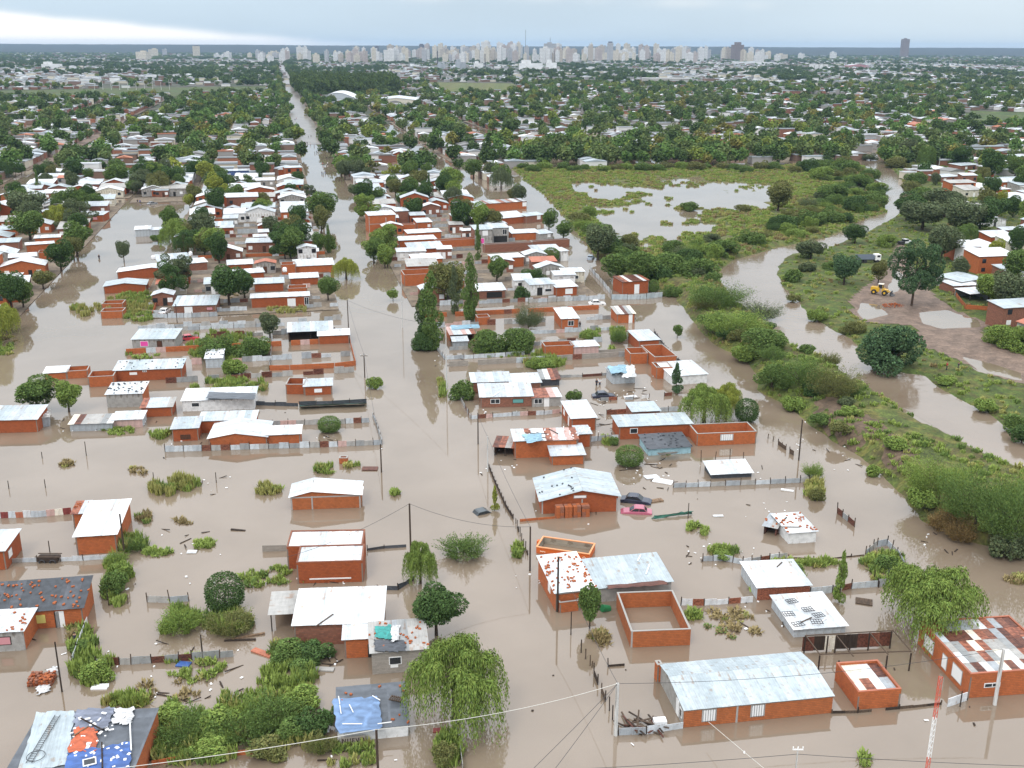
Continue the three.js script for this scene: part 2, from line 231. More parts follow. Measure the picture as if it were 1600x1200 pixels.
const PUDDLES = [poly([[1342, 472], [1378, 476], [1390, 492], [1352, 500], [1338, 488]]), poly([[1432, 488], [1480, 484], [1530, 500], [1536, 512], [1470, 514], [1440, 506]]), poly([[1500, 556], [1540, 566], [1600, 582], [1600, 598], [1530, 580]]), poly([[1400, 420], [1412, 430], [1405, 455], [1385, 462], [1390, 440]])];
const eastH = (d, x, z) => { if (d < 0) return d * 0.4; let h = Math.min(0.55, d * 0.18) + 0.15 * (fbm(x / 6, z / 6, 0, 223, 3) - 0.5); for (const p of PUDDLES) h -= smooth(-5, 2, edgeDist(p, x, z)) * 0.75; return h; };
land('east_bank', EAST, 1.6, M.lawn, 12, eastH, 221);
const CLEAR = poly([[1400, 382], [1388, 410], [1360, 445], [1330, 462], [1325, 488], [1360, 508], [1425, 512], [1440, 545], [1480, 560], [1560, 592], [1700, 640], [1700, 590], [1600, 560], [1548, 540], [1535, 520], [1545, 506], [1500, 488], [1462, 470], [1450, 452], [1432, 430], [1418, 405], [1412, 382]]);
land('dirt_road', CLEAR, 1.2, M.wetRoad, 9, (d, x, z) => { if (d < -0.5) return -9; const e = eastH(edgeDist(EAST, x, z), x, z); return e + 0.08 * Math.min(1, d + 0.5) + 0.06 * (fbm(x / 2.5, z / 6, 0, 233, 3) - 0.5); }, 231);

// town grid: s metres right of the main street's middle, t metres up it
const UX = -0.2120, UZ = -0.9773, OX = -13.3, OZ = -160;
const town = (s, t) => V3(OX + s * -UZ + t * UX, 0, OZ + s * UX + t * UZ);
const townTurn = Math.atan2(0.2120, 0.9773);
const rectST = (s0, s1, t0, t1) => [[s0, t0], [s1, t0], [s1, t1], [s0, t1]].map(([s, t]) => { const p = town(s, t); return [p.x, p.z]; });

// ================================================================ plants
function leafGeo(list, seed) {                                // list of [centre, size, axis vector or null, aspect]; small diamonds with their own tone
  const r = rng(seed), pos = [], col = [], a = V3(), b = V3(), n = V3();
  for (const [c, s, ax, asp] of list) {
    if (ax) a.copy(ax).normalize(); else a.set(r() - 0.5, r() - 0.5, r() - 0.5).normalize();
    n.set(r() - 0.5, r() - 0.5, r() - 0.5); b.crossVectors(a, n).normalize(); const L = s, w = s * asp, k = 0.72 + 0.56 * r(), y = 0.92 + 0.2 * r();
    const P = [c.clone().addScaledVector(a, -L), c.clone().addScaledVector(b, w), c.clone().addScaledVector(a, L), c.clone().addScaledVector(b, -w)];
    for (const q of [0, 1, 2, 0, 2, 3]) { pos.push(P[q].x, P[q].y, P[q].z); col.push(k * y, k, k * 0.95); }
  }
  const g = new THREE.BufferGeometry(); g.setAttribute('position', new THREE.Float32BufferAttribute(pos, 3)); g.setAttribute('color', new THREE.Float32BufferAttribute(col, 3)); g.computeVertexNormals(); return g;
}
const onBall = r => { const z = 2 * r() - 1, t = r() * 6.2832, q = Math.sqrt(1 - z * z); return V3(q * Math.cos(t), z, q * Math.sin(t)); };
function crownGeo(kind, n, leaf, seed) {                       // unit plants: height 1, width about 1, foot at the origin
  const r = rng(seed), L = [];
  const blobs = [];
  const blob = (x, y, z, a, b = a) => blobs.push([x, y, z, a, b]);
  if (kind === 'round') { for (let i = 0; i < 22; i++) { const d = onBall(r); const q = 0.45 + 0.55 * r(); blob(d.x * 0.32 * q, 0.58 + d.y * 0.27 * q, d.z * 0.32 * q, 0.11 + 0.09 * r()); } blob(0, 0.58, 0, 0.26, 0.24); }
  if (kind === 'topiary') { blob(0, 0.5, 0, 0.47, 0.46); blob(0, 0.3, 0, 0.46, 0.3); }
  if (kind === 'bush') { for (let i = 0; i < 20; i++) { const t = r() * 6.28, q = Math.sqrt(r()) * 0.36; blob(Math.cos(t) * q, 0.12 + r() * 0.62 * (1 - q * 1.4), Math.sin(t) * q, 0.10 + 0.12 * r(), 0.14 + 0.1 * r()); } }
  if (kind === 'poplar') { for (let i = 0; i < 26; i++) { const y = 0.06 + 0.9 * r(), q = 0.24 * Math.sin(Math.PI * Math.pow(y, 0.75)) * Math.sqrt(r()), t = r() * 6.28; blob(Math.cos(t) * q, y, Math.sin(t) * q, 0.08 + 0.08 * (1 - y), 0.09); } }
  if (kind === 'gum') { for (let i = 0; i < 17; i++) { const y = 0.28 + 0.66 * r(), q = (0.2 + 0.24 * r()) * (1.15 - 0.7 * Math.abs(y - 0.55)), t = r() * 6.28; blob(Math.cos(t) * q, y, Math.sin(t) * q, 0.10 + 0.09 * r(), 0.08 + 0.05 * r()); } blob(0, 0.62, 0, 0.2, 0.25); }
  if (kind === 'cone') { for (let i = 0; i < 24; i++) { const y = 0.08 + 0.88 * r(), q = 0.33 * (1 - y) * Math.sqrt(r()), t = r() * 6.28; blob(Math.cos(t) * q, y, Math.sin(t) * q, 0.05 + 0.12 * (1 - y), 0.09); } }
  if (kind === 'willow' || kind === 'feather') {
    const ns = Math.round(n / 22), strands = kind === 'willow', lobes = []; for (let i = 0; i < 15; i++) { const t = i * 2.4 + r(), q = Math.sqrt((i + 0.5) / 15) * 0.38; lobes.push([Math.cos(t) * q, 0.5 + 0.42 * (1 - q * q * 6) * (0.55 + 0.45 * r()), Math.sin(t) * q]); }
    for (let i = 0; i < ns; i++) {
      const t = r() * 6.2832, q = Math.sqrt(r()) * 0.44, lob = 1 + 0.18 * Math.sin(t * 3 + seed) + 0.12 * Math.sin(t * 7 + seed * 2); let p, v;
      if (strands) { const lb = lobes[i % lobes.length], t2 = r() * 6.2832; p = V3(lb[0] + (r() - 0.5) * 0.05, lb[1] + (r() - 0.5) * 0.08, lb[2] + (r() - 0.5) * 0.05); v = V3(Math.cos(t2) * 0.55 + lb[0] * 0.5, 0.42 + 0.3 * r(), Math.sin(t2) * 0.55 + lb[2] * 0.5).multiplyScalar(0.034); const len = 9 + r() * 10 + 14 * Math.hypot(lb[0], lb[2]); for (let k = 0; k < len; k++) { v.y -= 0.0055; v.x *= 0.9; v.z *= 0.9; v.y = Math.max(v.y, -0.03); p.add(v); if (p.y < 0.03) break; L.push([p.clone().add(V3(r() - 0.5, r() - 0.5, r() - 0.5).multiplyScalar(0.05)), leaf * (0.7 + 0.6 * r()), V3(v.x + (r() - 0.5) * 0.03, v.y - 0.015, v.z + (r() - 0.5) * 0.03), 0.26]); } }
      else { const dir = V3(Math.cos(t) * q * 2.0, 0.75 + 0.5 * r(), Math.sin(t) * q * 2.0).normalize(); p = V3(Math.cos(t) * q * 0.55, 0.02, Math.sin(t) * q * 0.55); const len = (0.55 + 0.4 * r()) * (1.05 - q * 0.75) * lob; for (let k = 0; k < 26; k++) { const f = k / 26; if (f < 0.18 + 0.2 * r()) continue; const w = p.clone().addScaledVector(dir, len * f).add(V3(0, -0.10 * f * f * q * 2, 0)).add(V3(r() - 0.5, r() - 0.5, r() - 0.5).multiplyScalar(0.075)); L.push([w, leaf * (0.7 + 0.6 * r()), dir.clone().add(V3(r() - 0.5, r() - 0.5, r() - 0.5)), 0.34]); } }
    }
    return leafGeo(L, seed + 1);
  }
  const tot = blobs.reduce((s, b) => s + b[3] * b[4], 0);
  for (const [x, y, z, a, b] of blobs) for (let i = 0, m = Math.round(n * a * b / tot); i < m; i++) { const d = onBall(r), f = 0.72 + 0.34 * Math.sqrt(r()); const p = V3(x + d.x * a * f, y + d.y * b * f, z + d.z * a * f); if (p.y < 0.0) continue; L.push([p, leaf * (0.6 + 0.8 * r()), r() < 0.6 ? V3(d.x + (r() - 0.5) * 1.4, d.y * 0.4 - 0.35 + (r() - 0.5), d.z + (r() - 0.5) * 1.4) : null, 0.55]); }
  return leafGeo(L, seed + 1);
}
function limbGeo(pts, r0, r1) { const out = []; for (let i = 0; i < pts.length - 1; i++) { const a = pts[i], b = pts[i + 1], f0 = i / (pts.length - 1), f1 = (i + 1) / (pts.length - 1); const d = b.clone().sub(a), g = new THREE.CylinderGeometry(r0 + (r1 - r0) * f1, r0 + (r1 - r0) * f0, d.length() * 1.04, 6); g.translate(0, d.length() / 2, 0); g.applyQuaternion(new THREE.Quaternion().setFromUnitVectors(V3(0, 1, 0), d.normalize())); g.translate(a.x, a.y, a.z); out.push(g); } return out; }
function trunkGeo(kind, seed) {
  const r = rng(seed + 77), out = [], top = { round: 0.55, gum: 0.72, poplar: 0.8, willow: 0.6, cone: 0.8, topiary: 0.4, bush: 0.3, feather: 0.3 }[kind], thick = { gum: 0.028, poplar: 0.018, willow: 0.045, bush: 0.025, feather: 0.02 }[kind] ?? 0.032;
  out.push(...limbGeo([V3(0, -0.06, 0), V3(0.01, top * 0.5, 0.01), V3(0.015, top, -0.01)], thick, thick * 0.4));
  for (let i = 0; i < (kind === 'poplar' ? 2 : 5); i++) { const t = r() * 6.28, y = top * (0.35 + 0.5 * r()); out.push(...limbGeo([V3(0.01, y, 0), V3(Math.cos(t) * 0.14, y + 0.12, Math.sin(t) * 0.14), V3(Math.cos(t) * 0.28, y + 0.2, Math.sin(t) * 0.28)].slice(0, kind === 'poplar' ? 2 : 3), thick * 0.5, thick * 0.18)); }
  return mergeGeometries(out);
}
const leafMat = (r, g, b) => new THREE.MeshPhysicalMaterial({ color: C(r * 1.3, g * 1.28, b * 1.15), vertexColors: true, roughness: 0.9, specularIntensity: 0.3, side: THREE.DoubleSide });
const LEAF = { mid: leafMat(0.085, 0.135, 0.042), deep: leafMat(0.050, 0.090, 0.032), fresh: leafMat(0.135, 0.195, 0.052), olive: leafMat(0.115, 0.125, 0.050), grey: leafMat(0.085, 0.11, 0.062), lime: leafMat(0.20, 0.23, 0.05), brown: leafMat(0.15, 0.105, 0.05), straw: leafMat(0.24, 0.21, 0.08), blue: leafMat(0.055, 0.10, 0.052) };
const PLANT = {};
const spec = { round: [5200, 0.034], topiary: [4600, 0.032], bush: [4600, 0.038], poplar: [4200, 0.026], gum: [5200, 0.03], cone: [2600, 0.032], willow: [24000, 0.025], feather: [7000, 0.03] };
for (const k in spec) PLANT[k] = [1, 2, 3].slice(0, k === 'topiary' || k === 'cone' ? 1 : 3).map(i => ({ crown: crownGeo(k, spec[k][0], spec[k][1], 300 + i * 17 + k.length * 3), trunk: trunkGeo(k, 300 + i * 17) }));
const FARPLANT = {}; for (const k of ['round', 'gum', 'bush', 'poplar']) FARPLANT[k] = [1, 2].map(i => ({ crown: crownGeo(k, 620, 0.075, 500 + i * 13 + k.length), trunk: trunkGeo(k, 500 + i) }));
const FINE = {}; for (const [k, n, l] of [['round', 12000, 0.021], ['bush', 12000, 0.021], ['gum', 12000, 0.018], ['feather', 15000, 0.017], ['willow', 30000, 0.02], ['topiary', 8000, 0.022], ['poplar', 9000, 0.016]]) FINE[k] = [1, 2].map(i => ({ crown: crownGeo(k, n, l, 400 + i * 19 + k.length * 3), trunk: trunkGeo(k, 400 + i * 19) }));
function plantAt(kind, tone, p, w, h, label, group, lod = PLANT, cat) {
  const set = lod === PLANT && FINE[kind] && Math.max(w, h) > (kind === 'topiary' ? 3 : 6) ? FINE : lod, v = set[kind][Math.floor(R() * set[kind].length)], shrub = kind === 'bush' || kind === 'feather' || kind === 'topiary';
  const o = thing({ round: 'broadleaf_tree', topiary: 'round_bush', bush: 'shrub', poplar: 'poplar_tree', gum: 'eucalyptus_tree', cone: 'young_tree', willow: 'willow_tree', feather: 'feathery_shrub' }[kind], label, cat ?? (shrub ? 'shrub' : 'tree'), p, R() * 6.28, group);
  o.scale.set(w, h, w);
  mesh('crown', v.crown, LEAF[tone], o); mesh('trunk', v.trunk, kind === 'gum' ? M.barkPale : M.bark, o);
  occupy(p, w * 0.35); return o;
}
// a plant seen at px, py (its foot) with a given width and top
function plant(kind, tone, px, py, wpx, topY, label, group, lift = 0) { const p = G(px, py, lift); if (kind === 'poplar') wpx *= 1.55; return plantAt(kind, tone, p, wpx / perMetre(p), heightTo(p, topY), label, group); }

// ================================================================ houses
const PAL = { white: ['white1', 'white2', 'white3', 'white1', 'zinc3'], zinc: ['zinc1', 'zinc3', 'zinc1', 'pale2'], pale: ['pale1', 'pale2', 'pale3'], old: ['old1', 'old2', 'zinc2', 'old2'], rust: ['rust1', 'rust2', 'old2', 'zinc1', 'rust3'], patch: ['white1', 'zinc1', 'rust1', 'rust3', 'white3', 'rust2', 'old2', 'zinc2', 'creamSheet', 'old1', 'rust2'], dark: ['dark1', 'dark2', 'dark1'], slate: ['slate'], mixed: ['white1', 'zinc1', 'white2', 'zinc3', 'zinc2'], blue: ['tarpBlue'], tint: ['white2', 'zinc3', 'pinkish', 'white1', 'rust2'], fence: ['zinc1', 'zinc2', 'old2', 'rust1', 'white2', 'pinkish', 'zinc3', 'old1'], fenceGrey: ['zinc1', 'zinc2', 'zinc3', 'white2', 'old2'], fenceDark: ['old1', 'rust3', 'old1', 'old2'], wood: ['wood', 'woodDark', 'wood'], bright: ['zinc1', 'white1', 'pinkish', 'zinc3', 'terracotta', 'creamSheet', 'maroon'], brick: ['brick'], block: ['block'], woodDark: ['woodDark'], aquaW: ['aqua'] };
const MW = n => M[n] ?? M.brick;
const wallGeo = (pts, len) => slab(pts, len);
function addRoofPlane(roof, A, B, Cv, pal, o = {}) {
  const X = B.clone().sub(A), len = X.length(); X.normalize(); const L = Cv.length(), Z = Cv.clone().multiplyScalar(-1 / L), Y = Z.clone().cross(X).normalize();
  const n = Math.max(1, o.n ?? Math.round(len / 1.05)), w = len / n, rows = o.rows ?? 1, basis = new THREE.Matrix4().makeBasis(X, Y, Z);
  for (let j = 0; j < rows; j++) for (let i = 0; i < n; i++) {
    const m = mesh('roof_sheet', pick(unitSheets), M[pick(PAL[pal])], roof); const sk = (R() - 0.5) * 0.012;
    m.position.copy(A).addScaledVector(X, (i + 0.5) * w).addScaledVector(Cv, (j + 0.5) / rows).addScaledVector(Y, 0.03 + (i % 2) * 0.014 + j * 0.02 + R() * 0.006);
    m.quaternion.setFromRotationMatrix(basis); m.rotateY(sk); m.scale.set(w * (i < n - 1 ? 1.02 : 1), 0.03, L / rows * (rows > 1 ? 1.04 : 1) * (1 + (o.rough ?? 0) * (R() - 0.5)));
  }
  if (o.deb) {                                                  // bricks and stones that weigh the sheets down: too many and small to pick apart
    const gs = []; for (let i = 0; i < o.deb; i++) { const b = bx(0.16 + 0.2 * R(), 0.10 + 0.08 * R(), 0.12 + 0.12 * R(), 0, 0, 0, R() * 3); b.translate(R() * len, 0.12, 0); gs.push(b); const f = 0.05 + 0.9 * R(); b.translate(-0, 0, 0); b.userData = f; b.applyMatrix4(new THREE.Matrix4().makeBasis(X, Y, Z)); b.translate(A.x + Cv.x * f, A.y + Cv.y * f, A.z + Cv.z * f); }
    const m = mesh('weighting_stones', mergeGeometries(gs), M[o.debM ?? 'brick'], roof); m.userData.kind = 'stuff';
  }
  for (let i = 0; i < (o.boards ?? 0); i++) { const m = mesh('board', unitBox, M[pick(['wood', 'woodDark', 'whitePaint', 'woodPale'])], roof); m.position.copy(A).addScaledVector(X, len * (0.15 + 0.7 * R())).addScaledVector(Cv, 0.1 + 0.75 * R()).addScaledVector(Y, 0.13); m.quaternion.setFromRotationMatrix(basis); m.rotateY(R() * 3); m.scale.set(0.14, 0.05, 1.2 + 1.8 * R()); }
}
const OPEN = { dark: ['whitePaint', 'glass'], black: [null, 'interior'], white: [null, 'whitePaint'], whitepane: ['concrete', 'whitePaint'], pane: ['whitePaint', 'glass'], door: [null, 'whitePaint'], wood: ['woodDark', 'doorWood'], yellow: ['yellowDoor', 'yellowDoor'], rose: ['woodDark', 'roseShutter'], pink: ['whitePaint', 'pinkCloth'], teal: ['woodDark', 'tealShutter'], grille: ['concrete', 'whitePaint'] };
function opening(parent, Mx, side, w, d, u, y, ow, oh, kind) {  // a window or door set in the outer face of a wall
  const isDoor = /door|wood$/.test(kind) || oh > ow * 1.4, [fm, pm] = OPEN[kind]; const g = new THREE.Group(), name = isDoor ? 'door' : 'window';
  const o = mesh(name, unitBox, M[fm ?? pm], parent), L = new THREE.Matrix4();
  const pos = side === 'f' ? V3(u * w, y + oh / 2, 0.0) : side === 'l' ? V3(0, y + oh / 2, -u * d) : V3(w, y + oh / 2, -u * d);
  L.makeRotationY(side === 'f' ? 0 : Math.PI / 2).setPosition(pos); o.applyMatrix4(new THREE.Matrix4().multiplyMatrices(Mx, L)); o.scale.set(ow, oh, 0.1);
  if (fm) { const p = mesh('pane', unitBox, M[pm], o); p.scale.set(1 - 0.16 / ow, 1 - 0.16 / oh, 1.15); }
  if (kind === 'grille') for (let i = 0; i < 6; i++) { const b = mesh('bar', unitBox, M.iron, o); b.scale.set(0.025 / ow, 1.0, 0.4); b.position.set(-0.42 + i * 0.168, 0, 0.75); }
  if (kind === 'pane') { const b = mesh('mullion', unitBox, M.whitePaint, o); b.scale.set(0.07 / ow, 1, 1.3); }
}
function house(name, label, category, vols, group) {
  const first = vols[0], P = G(first.f[0], first.f[1]);
  const g = thing(name, label, category, P, 0, group);
  for (const v of vols) {
    const a = v.at ? v.at[0] : G(v.f[0], v.f[1]), b = v.at ? v.at[1] : G(v.f[2], v.f[3]), w = Math.hypot(b.x - a.x, b.z - a.z), turn = Math.atan2(-(b.z - a.z), b.x - a.x);
    const Mx = new THREE.Matrix4().makeRotationY(turn).setPosition(a.x - P.x, 0, a.z - P.z), d = v.d, t = 0.18, lo = -0.5;
    const c0 = V3(w / 2, 0, -d / 2).applyMatrix4(Mx).add(P); occupy(c0, Math.max(w, d) * 0.5);
    const wm = Array.isArray(v.w) ? v.w : [v.w ?? 'brick', v.w ?? 'brick', v.w ?? 'brick', v.w ?? 'brick'];     // front, right, back, left
    const kind = v.r ?? 'mono', par = v.par ?? 0, hf = v.hf, hb = v.hb ?? v.hf, hr = v.hr, rp = v.rp ?? 0.5;
    let front, back, sl, sr;
    if (kind === 'gable') { front = back = [[0, lo], [w, lo], [w, hb], [w * rp, hr], [0, hf]]; sl = hf; sr = hb; }
    else if (kind === 'monox') { front = back = [[0, lo], [w, lo], [w, hb + par], [0, hf + par]]; }
    else { front = [[0, lo], [w, lo], [w, hf + par], [0, hf + par]]; back = [[0, lo], [w, lo], [w, hb + par], [0, hb + par]]; }
    const side = (left) => kind === 'gable' ? [[t, lo], [d - t, lo], [d - t, left ? sl : sr], [t, left ? sl : sr]] : kind === 'monox' ? [[t, lo], [d - t, lo], [d - t, (left ? hf : hb) + par], [t, (left ? hf : hb) + par]] : kind === 'ridge' ? [[t, lo], [d - t, lo], [d - t, hb], [d * rp, hr], [t, hf]] : [[t, lo], [d - t, lo], [d - t, hb + par], [t, hf + par]];
    const wall = (geo, mat) => { const m = mesh('wall', geo, MW(mat), g); m.applyMatrix4(Mx); return m; };
    if (!v.noFront) { const q = wallGeo(front, t); q.translate(0, 0, -t); wall(q, wm[0]); }
    { const q = wallGeo(back, t); q.translate(0, 0, -d); wall(q, wm[2]); }
    if (!v.noRight) { const q = wallGeo(side(false), t); q.rotateY(Math.PI / 2); q.translate(w - t, 0, 0); wall(q, wm[1]); }
    if (!v.noLeft) { const q = wallGeo(side(true), t); q.rotateY(Math.PI / 2); wall(q, wm[3]); }
    if (!v.beam && /^brick/.test(wm[0]) && !v.par && kind !== 'gable' && kind !== 'monox' && kind !== 'open' && !v.noFront) { const m = mesh('ring_beam', unitBox, M.bond, g); m.scale.set(w + 0.01, 0.15, t + 0.012); m.position.set(w / 2, hf - 0.09, -t / 2); m.applyMatrix4(Mx); }
    if (!v.cols && /^brick/.test(wm[0]) && !v.noFront && hf > 1.2) for (const u of [0, 1]) { const m = mesh('corner_pier', unitBox, M.bond, g); m.scale.set(0.17, hf + 0.3, t + 0.016); m.position.set(0.095 + u * (w - 0.19), (hf - 0.7) / 2, -t / 2); m.applyMatrix4(Mx); }
    if (v.beam) { const m = mesh('ring_beam', unitBox, M.concrete, g); m.scale.set(w + 0.01, 0.2, t + 0.012); m.position.set(w / 2, v.beam, -t / 2); m.updateMatrix(); m.applyMatrix4(Mx); }
    if (v.cols) for (const u of v.cols) { const m = mesh('column', unitBox, M.concrete, g); m.scale.set(0.2, hf + 0.48, t + 0.016); m.position.set(0.11 + u * (w - 0.22), (hf - 0.5) / 2, -t / 2); m.applyMatrix4(Mx); }
    if (kind === 'open' || v.par) {
      const cap = (x, z, sx, sz, y0, y1) => { const m = mesh('wall_cap', unitBox, M[v.cap ?? 'concrete'], g); m.scale.set(sx, 0.06, sz); m.position.set(x, (y0 + y1) / 2 + 0.032, z); if (sz > sx) { m.scale.z = Math.hypot(sz, y1 - y0); m.rotation.x = Math.atan2(y1 - y0, sz); } m.applyMatrix4(Mx); };
      const F = hf + par, Bk = hb + par; if (!v.noFront) cap(w / 2, -t / 2, w + 0.02, t + 0.03, F, F); cap(w / 2, -d + t / 2, w + 0.02, t + 0.03, Bk, Bk); if (!v.noLeft) cap(t / 2, -d / 2, t + 0.03, d - 2 * t - 0.02, F, Bk); if (!v.noRight) cap(w - t / 2, -d / 2, t + 0.03, d - 2 * t - 0.02, F, Bk);
    }
    if (kind !== 'open') {
      const roof = new THREE.Group(); roof.name = 'roof'; g.add(roof); roof.applyMatrix4(Mx); const e = par ? -t - 0.02 : v.ov ?? 0.25, pal = v.pal ?? 'white', ro = { n: v.n, rows: v.rows, deb: v.deb, debM: v.debM, boards: v.boards, rough: v.rough };
      if (kind === 'mono') { const k = (hb - hf) / d; addRoofPlane(roof, V3(-e, hf - k * e, e), V3(w + e, hf - k * e, e), V3(0, (d + 2 * e) * k, -(d + 2 * e)), pal, ro); }
      if (kind === 'monox') { const k = (hb - hf) / w; addRoofPlane(roof, V3(-e, hf - k * e, -d - e), V3(-e, hf - k * e, e), V3(w + 2 * e, (w + 2 * e) * k, 0), pal, ro); }
      if (kind === 'ridge') { const d1 = d * rp, k1 = (hr - hf) / d1, k2 = (hr - hb) / (d - d1); addRoofPlane(roof, V3(-e, hf - k1 * e, e), V3(w + e, hf - k1 * e, e), V3(0, hr - hf + k1 * e, -d1 - e), pal, ro); addRoofPlane(roof, V3(w + e, hb - k2 * e, -d - e), V3(-e, hb - k2 * e, -d - e), V3(0, hr - hb + k2 * e, d - d1 + e), pal, { ...ro, deb: 0 }); }
      if (kind === 'gable') { const w1 = w * rp, k1 = (hr - hf) / w1, k2 = (hr - hb) / (w - w1); addRoofPlane(roof, V3(-e, hf - k1 * e, -d - e), V3(-e, hf - k1 * e, e), V3(w1 + e, hr - hf + k1 * e, 0), pal, ro); addRoofPlane(roof, V3(w + e, hb - k2 * e, e), V3(w + e, hb - k2 * e, -d - e), V3(-(w - w1) - e, hr - hb + k2 * e, 0), v.pal2 ?? pal, { ...ro, deb: 0 }); }
    }
    for (const q of v.win ?? []) opening(g, Mx, q[0], w, d, ...q.slice(1));
    if (v.posts) for (const u of v.posts) { const m = mesh('post', unitBox, M.woodDark, g); m.scale.set(0.12, hf + 0.5, 0.12); m.position.set(u * w, (hf - 0.5) / 2, -0.08); m.applyMatrix4(Mx); }
  }
  return g;
}
// a fence of separate sheets on posts, along points given on the water
function fence(label, pts, h, o = {}) {
  const P = pts.map(([x, y]) => G(x, y)), g = thing(o.name ?? 'sheet_fence', label, 'fence', P[0], 0, o.group);
  for (let i = 0; i < P.length - 1; i++) {
    const a = P[i], b = P[i + 1], len = a.distanceTo(b), n = Math.max(1, Math.round(len / (o.pw ?? 1.1))), turn = Math.atan2(-(b.z - a.z), b.x - a.x), step = len / n;
    for (let k = 0; k < n; k++) {
      const f = (k + 0.5) / n, q = a.clone().lerp(b, f).sub(P[0]);
      if (!(o.gap && R() < o.gap)) { const hh = h * (1 + (o.var ?? 0.25) * (R() - 0.5)), m = mesh(o.part ?? 'fence_panel', unitBox, M[pick(PAL[o.pal ?? 'fence'])], g); m.scale.set(step * 0.99, hh + 0.5, 0.04 + (k % 2) * 0.012); m.position.set(q.x, (hh - 0.5) / 2, q.z); m.rotation.set((R() - 0.5) * (o.lean ?? 0.12), turn + (R() - 0.5) * 0.03, (R() - 0.5) * 0.03); }
      if (k % (o.every ?? 2) === 0 && o.every !== 0) { const s = a.clone().lerp(b, k / n).sub(P[0]), ph = h + (o.ph ?? 0.3) * (0.4 + R()); const m = mesh('post', unitBox, M[pick(['woodDark', 'wood', 'woodDark'])], g); m.scale.set(0.1, ph + 0.6, 0.1); m.position.set(s.x, (ph - 0.6) / 2, s.z); m.rotation.set((R() - 0.5) * 0.16, turn, (R() - 0.5) * 0.16); }
    }
    if (o.rail) bar('rail', M.woodDark, g, a.clone().sub(P[0]).setY(h * 0.7), b.clone().sub(P[0]).setY(h * 0.75), 0.04);
  }
  return g;
}
function pole(label, px, py, topY, o = {}) {
  const p = G(px, py), h = o.h ?? heightTo(p, topY), g = thing(o.name ?? 'utility_pole', label, 'pole', p, o.turn ?? 0, o.group); g.userData.top = undefined;
  const m = mesh('shaft', pileCyl, M[o.mat ?? 'pole'], g), r = o.r ?? 0.13; m.scale.set(2 * r, h + 0.6, 2 * r); m.position.y = (h - 0.6) / 2; if (o.lean) m.rotation.z = o.lean;
  if (o.arm) { const y = h - 0.35; box('crossarm', M[o.armM ?? 'wood'], g, 1.5, 0.1, 0.1, 0, y, r); for (const x of [-0.62, 0, 0.62]) { const q = mesh('insulator', cyl, M.whitePaint, g); q.scale.set(0.09, 0.2, 0.09); q.position.set(x, y + 0.14, r); } }
  delete g.userData.top; return { p, h, top: V3(p.x, h, p.z) };
}
function wire(label, a, b, sag, mat = 'wire', r = 0.022, group) {
  const n = 24, pts = []; for (let i = 0; i <= n; i++) { const f = i / n, q = a.clone().lerp(b, f); q.y -= sag * 4 * f * (1 - f); pts.push(q); }
  const o = mesh(numbered('overhead_wire'), new THREE.TubeGeometry(new THREE.CatmullRomCurve3(pts), 32, r, 5), M[mat], scene); tag(o, label, 'wire', group); return o;
}
// cloth or plastic laid over something: a sagging, wrinkled sheet with thickness
function tarp(name, label, mat, corners, o = {}) {
  const n = 10, pos = [], uv = [], idx = [], P0 = corners[0], s = o.seed ?? 1, off = o.amp ?? 0.07;
  for (const low of [0, 1]) for (let j = 0; j <= n; j++) for (let i = 0; i <= n; i++) { const u = i / n, v = j / n, a = corners[0].clone().lerp(corners[1], u), b = corners[3].clone().lerp(corners[2], u), q = a.lerp(b, v); const e = (i === 0 || j === 0 || i === n || j === n) ? 0.18 : 0; q.x += e * (fbm(i * 1.3, j * 1.3, 0, s, 2) - 0.5) * 3; q.z += e * (fbm(i * 1.3, j * 1.3, 0, s + 5, 2) - 0.5) * 3; q.y += off * (fbm(u * 5, v * 5, 0, s + 9, 3) - 0.3) * 2 - low * 0.02; pos.push(q.x - P0.x, q.y - P0.y, q.z - P0.z); uv.push(u, v); }
  const N = (n + 1) * (n + 1); for (let j = 0; j < n; j++) for (let i = 0; i < n; i++) { const a = j * (n + 1) + i, b = a + 1, c = a + n + 1, d = c + 1; idx.push(a, b, c, b, d, c, N + a, N + c, N + b, N + b, N + c, N + d); }
  const g = new THREE.BufferGeometry(); g.setAttribute('position', new THREE.Float32BufferAttribute(pos, 3)); g.setAttribute('uv', new THREE.Float32BufferAttribute(uv, 2)); g.setIndex(idx); g.computeVertexNormals();
  const m = mesh(numbered(name), g, M[mat], scene); m.position.copy(P0); tag(m, label, o.cat ?? 'tarpaulin', o.group); return m;
}
const onRoof = (h, ...p) => p.map(([x, y]) => G(x, y, h));

// ================================================================ the near blocks, house by house
const HB = 'brick_house', HG = 'block_house', SH = 'tin_shack', SHELL = 'brick_shell';
// ---- lower left
house(HB, 'brick house with dark tarred roof weighed down by loose bricks, grey wing in front', 'house', [
  { f: [-60, 992, 132, 977], d: 5.2, hf: 2.3, hb: 3.3, pal: 'dark', deb: 90, rough: 0, w: 'brick', win: [['f', 0.64, 0.7, 1.3, 1.0, 'yellow'], ['f', 0.81, 0, 0.9, 2.0, 'door'], ['f', 0.785, 0, 0.5, 1.95, 'black']] },
  { f: [-60, 1022, 40, 1016], d: 4.4, hf: 2.4, hb: 2.5, pal: 'tint', deb: 26, w: ['plaster', 'brick', 'brick', 'brick'], win: [['f', 0.7, 0.8, 1.3, 1.0, 'rose']] }]);
house(HB, 'house with ladder lying on its pale sheet roof and heaped tarpaulins', 'house', [{ f: [2, 1276, 204, 1266], d: 10.5, hf: 2.7, hb: 2.7, r: 'mono', pal: 'slate', n: 6, w: 'brick', ov: 0.15 }]);
